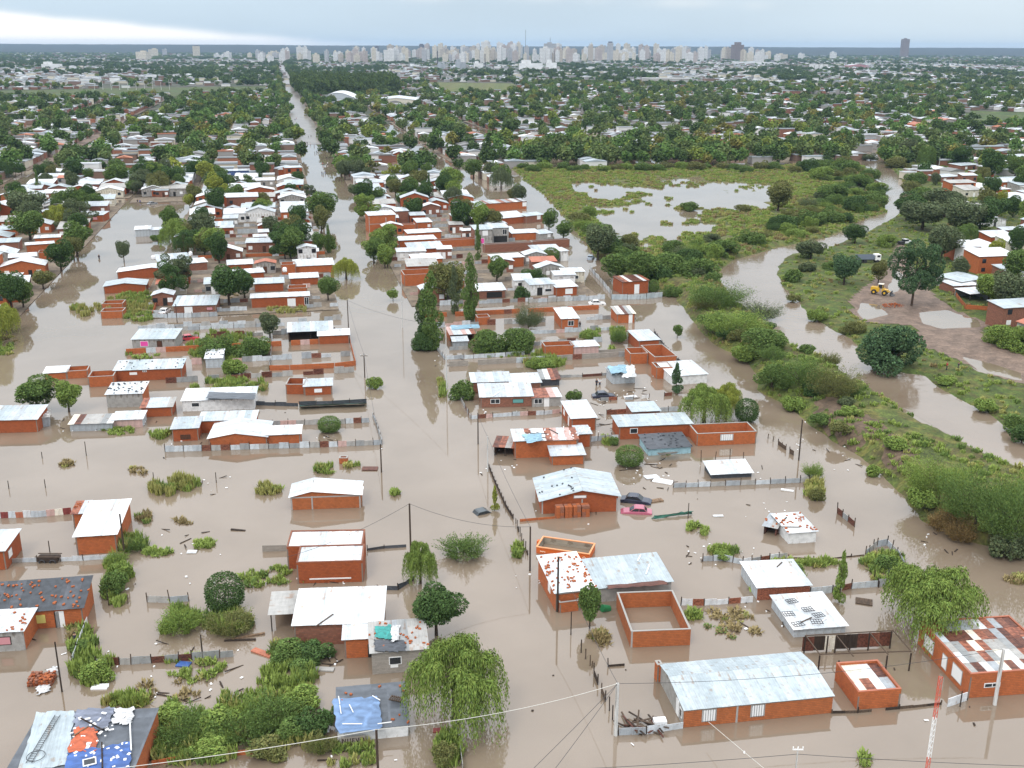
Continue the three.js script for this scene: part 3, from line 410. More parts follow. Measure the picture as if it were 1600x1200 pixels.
tarp('plastic_sheet', 'plain pale grey sheeting on the roof under the ladder', 'pale2', onRoof(2.86, [56, 1114], [118, 1110], [104, 1195], [28, 1205]), { seed: 3, amp: 0.03, cat: 'sheeting' });
tarp('tarpaulin', 'slate grey tarpaulin spread beside the ladder roof sheeting', 'tarpGrey', onRoof(2.86, [121, 1108], [180, 1105], [168, 1140], [112, 1148]), { seed: 5 });
tarp('tarpaulin', 'crumpled orange tarpaulin on the roof with the ladder', 'tarpOrange', onRoof(2.98, [118, 1136], [152, 1138], [152, 1174], [106, 1176]), { seed: 7, amp: 0.12 });
tarp('tarpaulin', 'blue tarpaulin strewn with litter at the frame edge', 'tarpBlue', onRoof(2.94, [106, 1176], [206, 1160], [202, 1215], [98, 1215]), { seed: 9, amp: 0.12 });
tarp('plastic_sheet', 'white sheeting on the far corner of the tarpaulin roof', 'tarpWhite', onRoof(2.95, [180, 1107], [210, 1105], [206, 1130], [177, 1131]), { seed: 11, amp: 0.04, cat: 'sheeting' });
{ // ladder and hoop on that roof
  const a = G(90, 1117, 2.98), b = G(45, 1192, 2.98), g = thing('ladder', 'long rusty metal ladder lying flat on pale roof sheeting', 'ladder', a), d = b.clone().sub(a), L = d.length(), u = d.clone().normalize(), s = V3(-u.z, 0, u.x).multiplyScalar(0.24);
  for (const k of [-1, 1]) bar('rail', M.iron, g, s.clone().multiplyScalar(k), d.clone().addScaledVector(s, k), 0.03);
  for (let i = 1; i < 22; i++) { const q = u.clone().multiplyScalar(L * i / 22); bar('rung', M.iron, g, q.clone().sub(s), q.clone().add(s), 0.022); }
  const h = mesh(numbered('wire_hoop'), new THREE.TorusGeometry(0.75, 0.03, 6, 32).rotateX(Math.PI / 2), M.iron, scene); h.position.copy(G(56, 1181, 3.02)); tag(h, 'thin dark wire hoop lying at the foot of the ladder', 'hoop');
}
{ // litter on the tarpaulin roof
  const gs = []; for (let i = 0; i < 46; i++) { const p = G(rnd(112, 205), rnd(1110, 1200), 3.02); gs.push(bx(rnd(0.1, 0.5), 0.06, rnd(0.08, 0.3), p.x, p.y, p.z, R() * 3)); }
  tag(setting('litter', mergeGeometries(gs), M.plastic, 'stuff'), 'white scraps strewn over the tarpaulin roof', 'litter');
  for (const [x0, y0, x1, y1, m, l] of [[114, 1150, 138, 1135, 'woodPale', 'pale plank across the orange tarpaulin'], [126, 1122, 160, 1140, 'woodDark', 'dark beam lying on the grey tarpaulin'], [160, 1200, 159, 1160, 'woodDark', 'upright dark stick on the blue tarpaulin'], [203, 1130, 205, 1172, 'whitePaint', 'white pipe along the brick edge of the tarpaulin roof'], [148, 1142, 168, 1137, 'iron', 'short black bar beside the orange tarpaulin']]) { const a = G(x0, y0, 3.06), b = G(x1, y1, 3.06); tag(bar(numbered('plank'), M[m], scene, a, b, 0.07), l, 'plank'); }
  const w = thing('window_frame', 'old white window frame dumped on the blue tarpaulin', 'window frame', G(140, 1191, 3.05), 0.4); for (const [x, z, sx, sz] of [[0, -0.45, 1.1, 0.1], [0, 0.45, 1.1, 0.1], [-0.5, 0, 0.1, 0.8], [0.5, 0, 0.1, 0.8]]) box('frame_bar', M.whitePaint, w, sx, 0.08, sz, x, 0.05, z); box('pane', M.glass, w, 0.9, 0.02, 0.8, 0, 0.03, 0);
}
{ // stack of bricks by the left edge
  const p = G(66, 1066), g = thing('brick_pile', 'loose pile of bricks standing in brown water near a leaning post', 'brick pile', p, 0.1);
  for (let j = 0; j < 4; j++) for (let i = 0; i < 9; i++) for (let k = 0; k < 5; k++) { if (j === 3 && R() < 0.5) continue; const m = mesh('brick', unitBox, M[pick(['brick', 'brickPale', 'brickDeep'])], g); m.scale.set(0.24, 0.12, 0.3); m.position.set(-1.1 + i * 0.27 + rnd(-0.03, 0.03), 0.06 + j * 0.2 + rnd(0, 0.05), -0.8 + k * 0.36 + rnd(-0.05, 0.05)); m.rotation.y = rnd(-0.4, 0.4); }
}
tarp('plastic_bag', 'white bag floating in front of the brick pile', 'tarpWhite', [G(57, 1072, .12), G(76, 1069, .2), G(79, 1080, .1), G(60, 1085, .08)], { seed: 21, amp: 0.12, cat: 'bag' });
tarp('plastic_bag', 'white plastic draped on the back of the brick pile', 'tarpWhite', [G(71, 1046, .5), G(88, 1041, .5), G(90, 1050, .3), G(78, 1052, .3)], { seed: 22, amp: 0.12, cat: 'bag' });
pole('bare dark post leaning beside the brick pile', 97, 1081, 1003, { r: 0.09, mat: 'woodDark', name: 'wooden_post' });
fence('white bowed sheet fence running toward the brick house corner', [[113, 1040], [124, 1010], [137, 975]], 1.0, { pal: 'white', pw: 1.4, lean: 0.3 });
fence('low dark sheet fence with one white panel below the round bush', [[150, 1040], [205, 1038], [237, 1036], [300, 1032], [365, 1026]], 0.85, { pal: 'fenceDark', pw: 1.4, every: 2 });
fence('fence of pale sheets and dark posts beside the round bush', [[170, 946], [230, 941], [265, 942], [325, 937], [390, 934]], 0.8, { pal: 'fence', pw: 2.0, every: 1, ph: 0.8, gap: 0.25 });
pole('tall dark fence post near the weedy island', 317, 1030, 992, { r: 0.09, mat: 'woodDark', name: 'wooden_post' });
plant('topiary', 'deep', 353, 952, 62, 894, 'dark round clipped bush standing alone in the flooded yard');
fence('low orange brick garden wall at the lower frame edge', [[237, 1196], [300, 1186]], 0.55, { pal: 'brick', every: 0, pw: 4, lean: 0, name: 'garden_wall', part: 'wall' });
fence('short orange brick wall stub in the green weeds', [[336, 1184], [395, 1178]], 0.6, { pal: 'brick', every: 0, pw: 4, lean: 0, name: 'garden_wall', part: 'wall' });
fence('grey shed door and junk fence beside the tarpaulin roof house', [[222, 1200], [232, 1160], [243, 1125]], 1.3, { pal: 'fenceGrey', pw: 1.5 });
// ---- lower middle
house(HB, 'house under the brightest white roof, orange porch block and grey lean-to', 'house', [
  { f: [461, 1009, 598, 1004], d: 7.0, hf: 2.55, hb: 2.95, pal: 'white', w: ['brickOld', 'brickOld', 'brickOld', 'brickOld'], n: 9, boards: 1 },
  { f: [539, 1029, 590, 1026], d: 2.9, hf: 2.35, hb: 2.5, pal: 'white', w: 'brick', n: 4, win: [['f', 0.82, 0, 0.75, 1.6, 'black']] },
  { f: [424, 987, 460, 985], d: 4.2, hf: 2.2, hb: 2.5, pal: 'old', n: 1, w: 'brickOld', noFront: true, noLeft: true, posts: [0.03], win: [] }]);
house(HG, 'grey block house with teal tarpaulin and bare zinc roof by the willow', 'house', [{ f: [582, 1054, 668, 1047], d: 5.6, hf: 2.6, hb: 2.75, pal: 'old', deb: 30, w: 'block', win: [['f', 0.42, 1.0, 1.3, 0.9, 'dark'], ['f', 0.40, 0.65, 0.8, 0.65, 'white']] }]);
tarp('tarpaulin', 'torn teal tarpaulin on the grey block house', 'tarpTeal', onRoof(2.92, [586, 978], [612, 977], [614, 999], [588, 996]), { seed: 31, amp: 0.12 });
tarp('plastic_sheet', 'crumpled white plastic next to the teal tarpaulin', 'tarpWhite', onRoof(2.95, [612, 979], [625, 978], [624, 1000], [611, 1003]), { seed: 32, amp: 0.14, cat: 'sheeting' });
tarp('tarpaulin', 'wrinkled dark felt on the front of the grey block roof', 'dark2', onRoof(2.8, [586, 999], [632, 1001], [634, 1017], [584, 1018]), { seed: 33, amp: 0.05 });
house(SH, 'low shack under a blue tarpaulin with painted letters on its front', 'shack', [{ f: [528, 1160, 638, 1150], d: 6.4, hf: 1.25, hb: 1.6, pal: 'slate', n: 4, deb: 14, debM: 'brick', w: ['whitewash', 'zinc1', 'zinc1', 'zinc1'], ov: 0.15 }]);
tarp('tarpaulin', 'big wrinkled blue tarpaulin over the low shack roof', 'tarpPale', onRoof(1.68, [518, 1093], [592, 1088], [596, 1140], [528, 1147]), { seed: 35, amp: 0.07 });
{ // NUEVO painted on a board of that shack
  const cv = document.createElement('canvas'); cv.width = 256; cv.height = 96; const x = cv.getContext('2d'); x.fillStyle = '#a49a90'; x.fillRect(0, 0, 256, 96); x.fillStyle = '#3a2a26'; x.font = 'bold 74px sans-serif'; x.fillText('NUEVO', 4, 74, 244);
  const t = new THREE.CanvasTexture(cv); t.colorSpace = THREE.SRGBColorSpace; const a = G(533, 1161.5, 0), b = G(571, 1158, 0), g = thing('painted_board', 'board with dark hand painted letters on the shack front', 'board', a, Math.atan2(-(b.z - a.z), b.x - a.x)), w = a.distanceTo(b);
  const m = mesh('board_face', new THREE.BoxGeometry(w, 0.85, 0.05), [M.concrete, M.concrete, M.concrete, M.concrete, std({ map: t }), M.concrete], g); m.position.set(w / 2, 0.35, 0.16);
  for (const [x0, y0, x1, y1] of [[529, 1088, 531, 1100], [531, 1102, 533, 1115], [546, 1101, 552, 1113], [582, 1087, 594, 1094], [535, 1131, 566, 1131], [590, 1131, 612, 1128]]) tag(bar(numbered('batten'), M.whitePaint, scene, G(x0, y0, 1.85), G(x1, y1, 1.85), 0.05), ['upper white batten on the blue tarpaulin edge', 'white batten halfway down the blue tarpaulin edge', 'short slanting batten in the middle of the blue tarpaulin', 'batten at the back corner of the blue tarpaulin', 'long batten along the front of the blue tarpaulin', 'batten on the slate roof beside the blue tarpaulin'][taken.batten ?? 0], 'batten');
  const pl = thing('pallet', 'small brown pallet on the slate roof of the tarpaulin shack', 'pallet', G(619, 1093, 1.8), -0.3); for (let i = 0; i < 6; i++) box('slat', M.wood, pl, 0.14, 0.06, 0.8, -0.55 + i * 0.22, 0.12, 0); for (const z of [-0.3, 0.3]) box('bearer', M.woodDark, pl, 1.25, 0.08, 0.08, 0, 0.05, z);
}
plant('willow', 'fresh', 712, 1128, 158, 990, 'big fresh green weeping willow beside the flooded street');
plant('round', 'deep', 682, 992, 104, 916, 'dark glossy tree with yellowing right side beside the grey block house');
plant('willow', 'fresh', 657, 912, 52, 842, 'small drooping tree next to the timber pole');
plant('feather', 'mid', 725, 868, 66, 834, 'low leafy bush alone in the middle of the flooded street');
fence('white leaning sheet fence along the street below the big willow', [[712, 1138], [718, 1165], [723, 1205]], 0.9, { pal: 'fenceGrey', pw: 1.6 });
house(HB, 'brick house in two steps with twin bright sheet roofs', 'house', [
  { f: [465, 912, 568, 909], d: 3.9, hf: 2.7, hb: 3.0, par: 0.1, cap: 'brickOld', pal: 'white', n: 7, w: 'brickDeep', win: [['f', 0.5, 0.5, 5.0, 0.16, 'white']] },
  { f: [450, 889, 568, 887], d: 3.8, hf: 2.9, hb: 3.3, par: 0.1, cap: 'brickOld', pal: 'white', n: 8, w: 'brickDeep' }]);
fence('grey fence stub joining the twin roofed brick house', [[410, 862], [448, 861]], 0.8, { pal: 'block', every: 0, pw: 4, lean: 0, name: 'garden_wall', part: 'wall' });
fence('black sagging tarpaulin fence right of the twin roofed house', [[574, 860], [600, 857], [635, 855]], 0.35, { pal: 'dark', pw: 2.2, lean: 0.4 });
fence('black sagging plastic fence behind the white roofed house', [[590, 922], [622, 922], [648, 905]], 0.55, { pal: 'dark', pw: 2.0, lean: 0.5 });
house(HB, 'brick house with lopsided gable and tattered white roof', 'house', [{ f: [455, 797, 564, 793], d: 4.6, hf: 2.0, hb: 2.0, hr: 2.75, rp: 0.3, r: 'gable', pal: 'white', pal2: 'white', rough: 0.06, n: 5, w: 'brickTan', cols: [0, 0.3, 1], beam: 1.85 }]);
house(HB, 'small orange brick stub poking out of open water', 'brick stub', [{ f: [530, 725, 543, 725], d: 1.0, hf: 0.95, r: 'open', w: 'brick' }]);
tag(box(numbered('drowned_board'), M.rust3, scene, 2.4, 0.12, 1.4, ...G(578, 732, 0.1).toArray()), 'rusty sheet lying at the water beside the street pole', 'board');
// ---- left side
house(HB, 'deep red brick house cut by the frame edge below the twin trees', 'house', [{ f: [-50, 678, 60, 675], d: 5.5, hf: 2.3, hb: 2.9, r: 'mono', pal: 'zinc', w: 'brickDeep' }]);
house(SH, 'small cluttered lean-to beside the red brick edge house', 'shack', [{ f: [60, 668, 78, 666], d: 3.2, hf: 1.7, hb: 1.9, pal: 'old', deb: 12, debM: 'plastic', w: 'zinc2' }]);
plant('round', 'mid', 58, 642, 92, 588, 'left and larger of two round dark trees over the flood', 'twin trees');
plant('round', 'fresh', 108, 644, 58, 596, 'right and smaller of two round trees over the flood', 'twin trees');
house(HB, 'brick and grey house under a white roof dotted with stones', 'house', [{ f: [168, 637, 224, 635], d: 5.5, hf: 2.5, hb: 2.9, pal: 'white', deb: 40, debM: 'dark1', w: ['plaster', 'brick', 'brick', 'brick'] }]);
house(HB, 'small brick box with striped rusty roof', 'house', [{ f: [222, 652, 270, 650], d: 4.0, hf: 1.75, hb: 2.1, pal: 'rust', w: 'brickDeep', par: 0 }]);
house(SH, 'long low shack of patched sheets in front of dotted roof house', 'shack', [{ f: [110, 674, 176, 672], d: 3.6, hf: 1.3, hb: 1.6, pal: 'patch', w: 'zinc2' }]);
house(SH, 'low patchwork shack with pale lid-like roof', 'shack', [{ f: [177, 669, 223, 667], d: 3.8, hf: 1.45, hb: 1.6, pal: 'mixed', w: ['pinkish', 'zinc1', 'zinc1', 'zinc1'] }]);
house(HB, 'long house with half white, half dark felt roof', 'house', [{ f: [286, 643, 398, 639], d: 5.5, hf: 2.0, hb: 2.4, pal: 'white', n: 10, w: 'whitewash', win: [['f', 0.18, 0.8, 1.4, 0.8, 'dark']] }]);
tarp('roof_felt', 'dark slate felt across the back of the long white house', 'slate', onRoof(2.5, [327, 612], [400, 614], [396, 624], [322, 622]), { seed: 41, amp: 0.03, cat: 'roofing' });
house(HB, 'gabled brick house with white roof behind the patchwork fence', 'house', [
  { f: [327, 701, 418, 698], d: 7.2, hf: 1.75, hb: 1.75, hr: 2.5, rp: 0.46, r: 'gable', pal: 'white', n: 7, w: 'brick' },
  { f: [412, 697, 470, 694.5], d: 3.2, hf: 1.9, hb: 2.2, pal: 'white', w: 'brick', par: 0 },
  { f: [270, 690, 311, 688], d: 5.0, hf: 2.2, hb: 2.4, pal: 'zinc', w: 'brickDeep', win: [['f', 0.5, 0.3, 1.6, 0.8, 'wood']] },
  { f: [313, 677, 400, 674], d: 3.5, hf: 2.2, hb: 2.5, pal: 'zinc', w: 'brickDeep' }]);
fence('long patchwork sheet fence below the gabled brick house', [[258, 706], [330, 704], [420, 701], [500, 699], [597, 695]], 0.95, { pw: 1.5 });
fence('short side fence closing the yard by the street pole', [[597, 695], [588, 664], [582, 650]], 0.8, { pw: 1.4 });
fence('patchwork fence behind the clipped bush', [[402, 666], [450, 664], [515, 663], [577, 660]], 0.9, { pw: 1.4 });
plant('topiary', 'mid', 515, 674, 37, 650, 'low clipped oval bush in the walled yard');
fence('green netting fence across the flooded yard', [[468, 634], [520, 632], [573, 629]], 0.75, { pal: 'dark', pw: 2.6, every: 1 });
tarp('green_netting', 'strip of green shade net hung on the yard fence', 'tarpGreen', [G(468, 634, .85), G(572, 629.5, .85), G(572, 630.5, .1), G(468, 635, .1)], { seed: 45, amp: 0.03, cat: 'netting' });
fence('black plastic fence continuing the green netting', [[398, 633], [430, 634], [466, 635]], 0.7, { pal: 'dark', pw: 2.4 });
house(HB, 'brick house with half a roof beside green netting fence', 'house', [{ f: [447, 616, 476, 616], d: 3.5, hf: 1.9, hb: 2.1, r: 'open', w: 'brickDeep' }, { f: [476, 618, 519, 616], d: 3.6, hf: 1.75, hb: 2.0, pal: 'zinc', w: 'brickDeep', win: [['f', 0.5, 0.5, 1.4, 0.7, 'white']] }]);
house(HB, 'tall brick house with long white roof and brick side wall', 'house', [
  { f: [121, 867, 184, 863], d: 9.6, hf: 2.6, hb: 3.1, pal: 'white', n: 6, w: 'brick', ov: 0.3 },
  { f: [116, 826, 136, 825], d: 3.2, hf: 2.2, hb: 2.5, pal: 'tint', w: 'brick', deb: 8 }]);
fence('fence of many coloured panels left of the tall brick house', [[-10, 810], [60, 808], [112, 803]], 0.95, { pal: 'bright', pw: 1.0, every: 0 });
fence('low grey sheet fence in front of the tall brick house', [[12, 879], [58, 878], [95, 877], [130, 876], [182, 872]], 0.6, { pal: 'fenceGrey', pw: 1.8 });
{ const g = thing('market_cart', 'dark wooden cart half sunk by the low grey fence', 'cart', G(77, 877)); box('tray', M.woodDark, g, 2.6, 0.5, 1.1, 0, 0.45, 0); box('side_rail', M.wood, g, 3.0, 0.1, 0.1, 0, 0.85, 0.5); box('side_rail', M.wood, g, 3.0, 0.1, 0.1, 0, 0.85, -0.5); for (const x of [-1.1, 1.1]) { const w = mesh('wheel', new THREE.TorusGeometry(0.35, 0.07, 6, 18), M.iron, g); w.position.set(x * 0.6, 0.1, 0.58); } }
house(HB, 'brick house corner with white window at the left frame edge', 'house', [{ f: [-60, 893, 11, 890], d: 5.5, hf: 2.6, hb: 2.8, pal: 'zinc', w: 'brickDeep', win: [['r', 0.3, 0.9, 1.3, 1.1, 'whitepane']] }]);
pole('timber pole behind the tall brick house', 195, 870, 803, { r: 0.12 });
// ---- right of the street
house(HB, 'brick house with white window, teal shutter and patched roofs', 'house', [
  { f: [751, 637, 832, 635], d: 6.2, hf: 2.0, hb: 2.5, pal: 'zinc', n: 8, w: 'brickOld', win: [['f', 0.28, 0.7, 1.7, 0.9, 'pane'], ['f', 0.72, 0.7, 2.0, 0.8, 'teal']], boards: 1 },
  { f: [832, 636, 876, 634], d: 4.5, hf: 1.75, hb: 1.95, pal: 'tint', w: 'plaster', win: [['f', 0.2, 0.6, 1.5, 0.95, 'pane'], ['f', 0.5, -0.1, 0.95, 1.8, 'door']] },
  { f: [738, 615, 798, 613], d: 5.0, hf: 2.2, hb: 2.5, pal: 'zinc', w: 'brickOld' }, { f: [798, 616, 845, 614], d: 5, hf: 2.1, hb: 2.4, pal: 'white', w: 'brickOld' }]);
house(SH, 'leaning shack with striped ragged roof behind the teal shutter house', 'shack', [{ f: [846, 603, 874, 602], d: 4.5, hf: 1.3, hb: 1.9, pal: 'patch', rough: 0.2, w: 'dark1' }]);
house(HB, 'narrow brick house end-on with bright white roof', 'house', [{ f: [893, 674, 931, 672], d: 8.2, hf: 2.3, hb: 2.6, pal: 'white', w: 'brickDeep', n: 4, win: [['l', 0.3, 0.2, 0.9, 1.6, 'door'], ['l', 0.75, 0.8, 1.2, 1.0, 'white']] }]);
house(HB, 'brick house with blue tarpaulin and junk on the roof, small brick shed in front', 'house', [
  { f: [804, 716, 902, 713], d: 4.6, hf: 2.9, hb: 3.1, pal: 'tint', boards: 5, deb: 40, debM: 'plastic', w: 'brick' },
  { f: [862, 727, 913, 725], d: 3.6, hf: 1.6, hb: 2.0, pal: 'zinc', w: 'brick', par: 0 },
  { f: [902, 699, 923, 698], d: 3.5, hf: 2.3, hb: 2.4, pal: 'mixed', deb: 14, debM: 'plastic', w: 'brickDeep' }]);
tarp('tarpaulin', 'small sky blue tarpaulin hanging over the junk covered roof', 'tarpSky', onRoof(3.15, [816, 678], [846, 677], [848, 688], [824, 692]), { seed: 51, amp: 0.1 });
house(SH, 'open carport of scrap wood on the street corner', 'shack', [{ f: [772, 712, 806, 714], d: 4, hf: 1.5, hb: 1.8, pal: 'rust', rough: 0.1, w: 'wood', noFront: true, noRight: true, posts: [0.02, 0.5] }]);
house(HB, 'large gabled brick house with zinc roof and brick stacks in front', 'house', [{ f: [846, 803, 965, 799], d: 7.8, hf: 2.05, hb: 2.45, hr: 3.45, rp: 0.53, r: 'gable', pal: 'pale', n: 8, w: 'brickDeep', deb: 16, debM: 'dark2', ov: 0.4, win: [['f', 0.5, 2.2, 1.8, 0.45, 'whitepane']], cols: [0, 0.53, 1] }]);
{ // four stacks of hollow blocks
  const words = ['first', 'second', 'third', 'fourth'];
  for (let s = 0; s < 4; s++) { const p = G(875.5 + s * 13.3, 810 - s * 0.6), g = thing('block_stack', `${words[s]} stack from the left of new orange blocks before the gabled house`, 'block stack', p, 0.2, 'stacks of new blocks'); for (let j = 0; j < 4; j++) for (let i = 0; i < 2; i++) for (let k = 0; k < 2; k++) { const m = mesh('block', unitBox, M[pick(['brick', 'brickPale', 'brick'])], g); m.scale.set(0.52, 0.42, 0.55); m.position.set(-0.27 + i * 0.54 + rnd(-0.01, 0.01), 0.12 + j * 0.44, -0.3 - k * 0.57); } }
}
fence('low brick wall with junk left of the block stacks', [[812, 815], [868, 810]], 0.35, { pal: 'brick', every: 0, pw: 2.5, lean: 0, name: 'garden_wall', part: 'wall' });
house(HB, 'long brick house with pale step roof behind dark-roofed shack', 'house', [
  { f: [967, 687, 1080, 682], d: 5.0, hf: 2.3, hb: 2.45, pal: 'pale', n: 9, w: 'brickDeep', par: 0, win: [['f', 0.2, 1.0, 1.3, 0.9, 'dark']] }, { f: [988, 664, 1030, 662], d: 4.5, hf: 2.4, hb: 2.5, pal: 'pale', w: 'brickOld' }]);
house(SHELL, 'wide roofless brick shell with white window above the fence line', 'brick shell', [{ f: [1088, 697, 1181, 693], d: 4.6, hf: 2.1, hb: 2.1, r: 'open', w: 'brick', win: [['f', 0.5, 0.75, 2.2, 1.15, 'grille']] }]);
house(SH, 'shack with dark felted roof and pale blue front', 'shack', [{ f: [1013, 712, 1079, 708], d: 5.2, hf: 1.15, hb: 1.6, pal: 'dark', n: 4, deb: 30, debM: 'dark2', w: ['aqua', 'dark2', 'wood', 'aqua'] }]);
tarp('plastic_sheet', 'white plastic hanging from the dark felted roof', 'tarpWhite', [G(1026, 708, 1.3), G(1060, 706, 1.3), G(1058, 709, .5), G(1030, 711, .45)], { seed: 61, amp: 0.1, cat: 'sheeting' });
plant('willow', 'fresh', 1100, 662, 76, 596, 'weeping willow behind the roofless brick shell', 'willow pair');
plant('willow', 'lime', 1135, 648, 46, 594, 'paler willow leaning against the shell willow', 'willow pair');
plant('topiary', 'deep', 1166, 658, 38, 622, 'dark round bush right of the willow pair');
plant('cone', 'blue', 1056, 614, 32, 566, 'bluish young conifer beside the cream shed');
plant('topiary', 'mid', 983, 726, 46, 696, 'dense green bush below the long brick house');
plant('bush', 'mid', 960, 694, 20, 678, 'small bush by the grey gate of the long brick house');
plant('bush', 'mid', 897, 626, 26, 604, 'leafy shrub behind the narrow white roofed house');
house(SH, 'white sheeted boat-like shed behind the grey fence', 'shed', [{ f: [1112, 748, 1174, 745], d: 3.6, hf: 0.75, hb: 1.3, pal: 'white', n: 3, w: 'dark1', ov: 0.3 }]);
fence('long grey sheet fence in front of the white sheeted shed', [[1052, 762], [1110, 760], [1180, 757], [1250, 754]], 0.75, { pal: 'fenceGrey', pw: 2.0, every: 1 });
house(SH, 'white walled shed with brick-strewn white roof standing in open water', 'shed', [
  { f: [1232, 850, 1274, 847], d: 5.6, hf: 1.6, hb: 1.65, pal: 'white', n: 4, deb: 34, w: 'whitewash', boards: 2 }, { f: [1193, 834, 1212, 838], d: 3.4, hf: 1.2, hb: 1.5, pal: 'old', deb: 8, w: 'rust3', noFront: true, posts: [0.03] }]);
house(HB, 'brick and grey house with stone-dotted end and long pale roof', 'house', [
  { f: [928, 942, 1048, 930], d: 6.0, hf: 1.9, hb: 2.5, pal: 'pale', n: 9, w: ['plaster', 'brick', 'brick', 'brick'], boards: 2 },
  { f: [868, 955, 928, 948], d: 8.0, hf: 2.4, hb: 3.0, pal: 'white', deb: 70, debM: 'brick', w: 'brick', win: [['l', 0.35, 1.0, 1.0, 1.0, 'white']], beam: 2.2 },
  { f: [874, 958, 906, 954], d: 1.6, hf: 1.3, hb: 1.3, r: 'open', w: 'brick' }]);
tarp('rusty_sheet', 'strip of rusty sheets along the edge of the long pale roof', 'rust3', onRoof(2.15, [948, 914], [1040, 907], [1043, 913], [950, 920]), { seed: 66, amp: 0.01, cat: 'roofing' });
house(SHELL, 'square roofless brick room with pale rim, water inside', 'brick shell', [{ f: [985, 1012, 1078, 1008], d: 8.6, hf: 1.95, hb: 1.95, r: 'open', w: 'brickTan', cols: [0], cap: 'concrete' }]);
house(HB, 'long house with pale blue ridged roof and two barred windows', 'house', [
  { f: [1068, 1137, 1299, 1114], d: 7.8, hf: 1.95, hb: 1.95, hr: 2.5, rp: 0.62, r: 'ridge', pal: 'pale', n: 16, w: ['brickTan', 'brick', 'brick', 'plaster'], ov: 0.12, cols: [0.35], win: [['f', 0.165, 0.45, 1.45, 1.35, 'grille'], ['f', 0.49, 0.45, 1.45, 1.35, 'grille'], ['l', 0.25, 0.1, 0.8, 1.7, 'door'], ['l', 0.12, 0.6, 0.7, 0.9, 'dark']] }, { at: [G(1026, 1066), G(1034, 1065)], d: 0.8, hf: 2.0, r: 'open', w: 'brick' }]);
house(HB, 'small brick box with walled-in patched roof beside the pale blue roof', 'house', [{ f: [1338, 1109, 1405, 1104], d: 5.2, hf: 1.7, hb: 1.7, par: 0.3, pal: 'patch', n: 4, rows: 2, w: 'brick', cap: 'terracotta' }]);
house(HB, 'big brick house with patchwork rusty roof and white boarded windows', 'house', [{ f: [1511, 1091, 1660, 1080], d: 10.2, hf: 2.6, hb: 2.6, pal: 'patch', par: 0.16, n: 11, rows: 5, w: 'brick', cap: 'terracotta', win: [['l', 0.22, 0.6, 1.9, 1.6, 'whitepane'], ['l', 0.46, 0.4, 1.0, 1.6, 'whitepane'], ['l', 0.78, 0.5, 2.0, 1.6, 'whitepane'], ['f', 0.24, 1.1, 1.7, 0.5, 'pane']] }]);
house(SH, 'shack with iron grilles heaped on its white roof', 'shack', [{ f: [1240, 996, 1320, 990], d: 6.6, hf: 1.1, hb: 1.4, pal: 'white', n: 6, rows: 2, w: 'zinc1', boards: 2 }]);
for (const [x, y, l] of [[1237, 940, 'black grille at the back of the white grille-strewn roof'], [1232, 960, 'grille on the near left of the white shack roof'], [1262, 953, 'grille flat in the middle of the white shack roof'], [1279, 962, 'grille on the right of the white shack roof'], [1247, 976, 'grille at the front edge of the white shack roof'], [1276, 972, 'tilted solid rack on the white shack roof']]) { const g = thing('iron_grille', l, 'grille', G(x, y, 1.5), R() * 0.5); for (let i = 0; i < 5; i++) { box('bar', M.iron, g, 0.05, 0.05, 0.95, -0.6 + i * 0.3, 0.08, 0); } for (const z of [-0.45, 0, 0.45]) box('bar', M.iron, g, 1.3, 0.05, 0.05, 0, 0.1, z); }
house(SH, 'shack with white roof and rusty sheet front', 'shack', [{ f: [1183, 938, 1264, 934], d: 6.2, hf: 1.7, hb: 1.75, pal: 'white', n: 6, w: ['rust2', 'zinc1', 'zinc1', 'zinc1'], boards: 1 }]);
{ // bare timber frame
  const a = G(1310, 1058), g = thing('timber_frame', 'bare timber frame with sheeted back wall between shack and brick box', 'frame', a, 0), q = (x, y, h) => G(x, y, 0).setY(h).sub(V3(a.x, 0, a.z));
  const backL = [1256, 1020], backR = [1392, 1012], frL = [1278, 1050], frR = [1420, 1045];
  for (const [x, y] of [[1256, 1020], [1291, 1021], [1304, 1020], [1327, 1018], [1356, 1016], [1390, 1013], [1278, 1052], [1308, 1060], [1383, 1052], [1420, 1048]]) bar('post', M.woodDark, g, q(x, y, -0.5), q(x, y, 2.1), 0.09);
  for (const [p, r] of [[backL, backR], [frL, frR], [backL, frL], [[1304, 1020], [1330, 1053]], [[1356, 1016], [1384, 1050]], [backR, frR]]) bar('beam', M.wood, g, q(...p, 2.12), q(...r, 2.12), 0.07);
  for (let i = 0; i < 8; i++) { const x = 1262 + i * 17, p = q(x, 1020 - i * 1.1, 0), m = mesh('wall_sheet', unitBox, M[pick(['rust1', 'rust3', 'woodDark', 'wood', 'zinc1', 'creamSheet'])], g); m.scale.set(1.25, 1.7, 0.04); m.position.set(p.x, 1.0, p.z - 0.15); m.rotation.y = 0.06; }
}
plant('willow', 'fresh', 1450, 985, 158, 876, 'large weeping willow behind the patchwork roof house');
plant('cone', 'fresh', 1311, 942, 34, 860, 'slim upright young tree by the rusty shack');
plant('round', 'mid', 921, 982, 46, 908, 'small palm-like tree in front of the stone-dotted house');
fence('pale sheet fence between the rusty shack and the roofless room', [[1064, 946], [1100, 946], [1176, 941]], 0.75, { pal: 'tint', pw: 1.5 });
fence('dark rusty fence behind the slim young tree', [[1265, 930], [1300, 926], [1330, 920], [1392, 915]], 0.9, { pw: 1.6 });
fence('white sheet fence at the foot of the concrete pole', [[966, 1149], [1010, 1147], [1067, 1138]], 0.75, { pal: 'fenceGrey', pw: 2.2, lean: 0.2 });
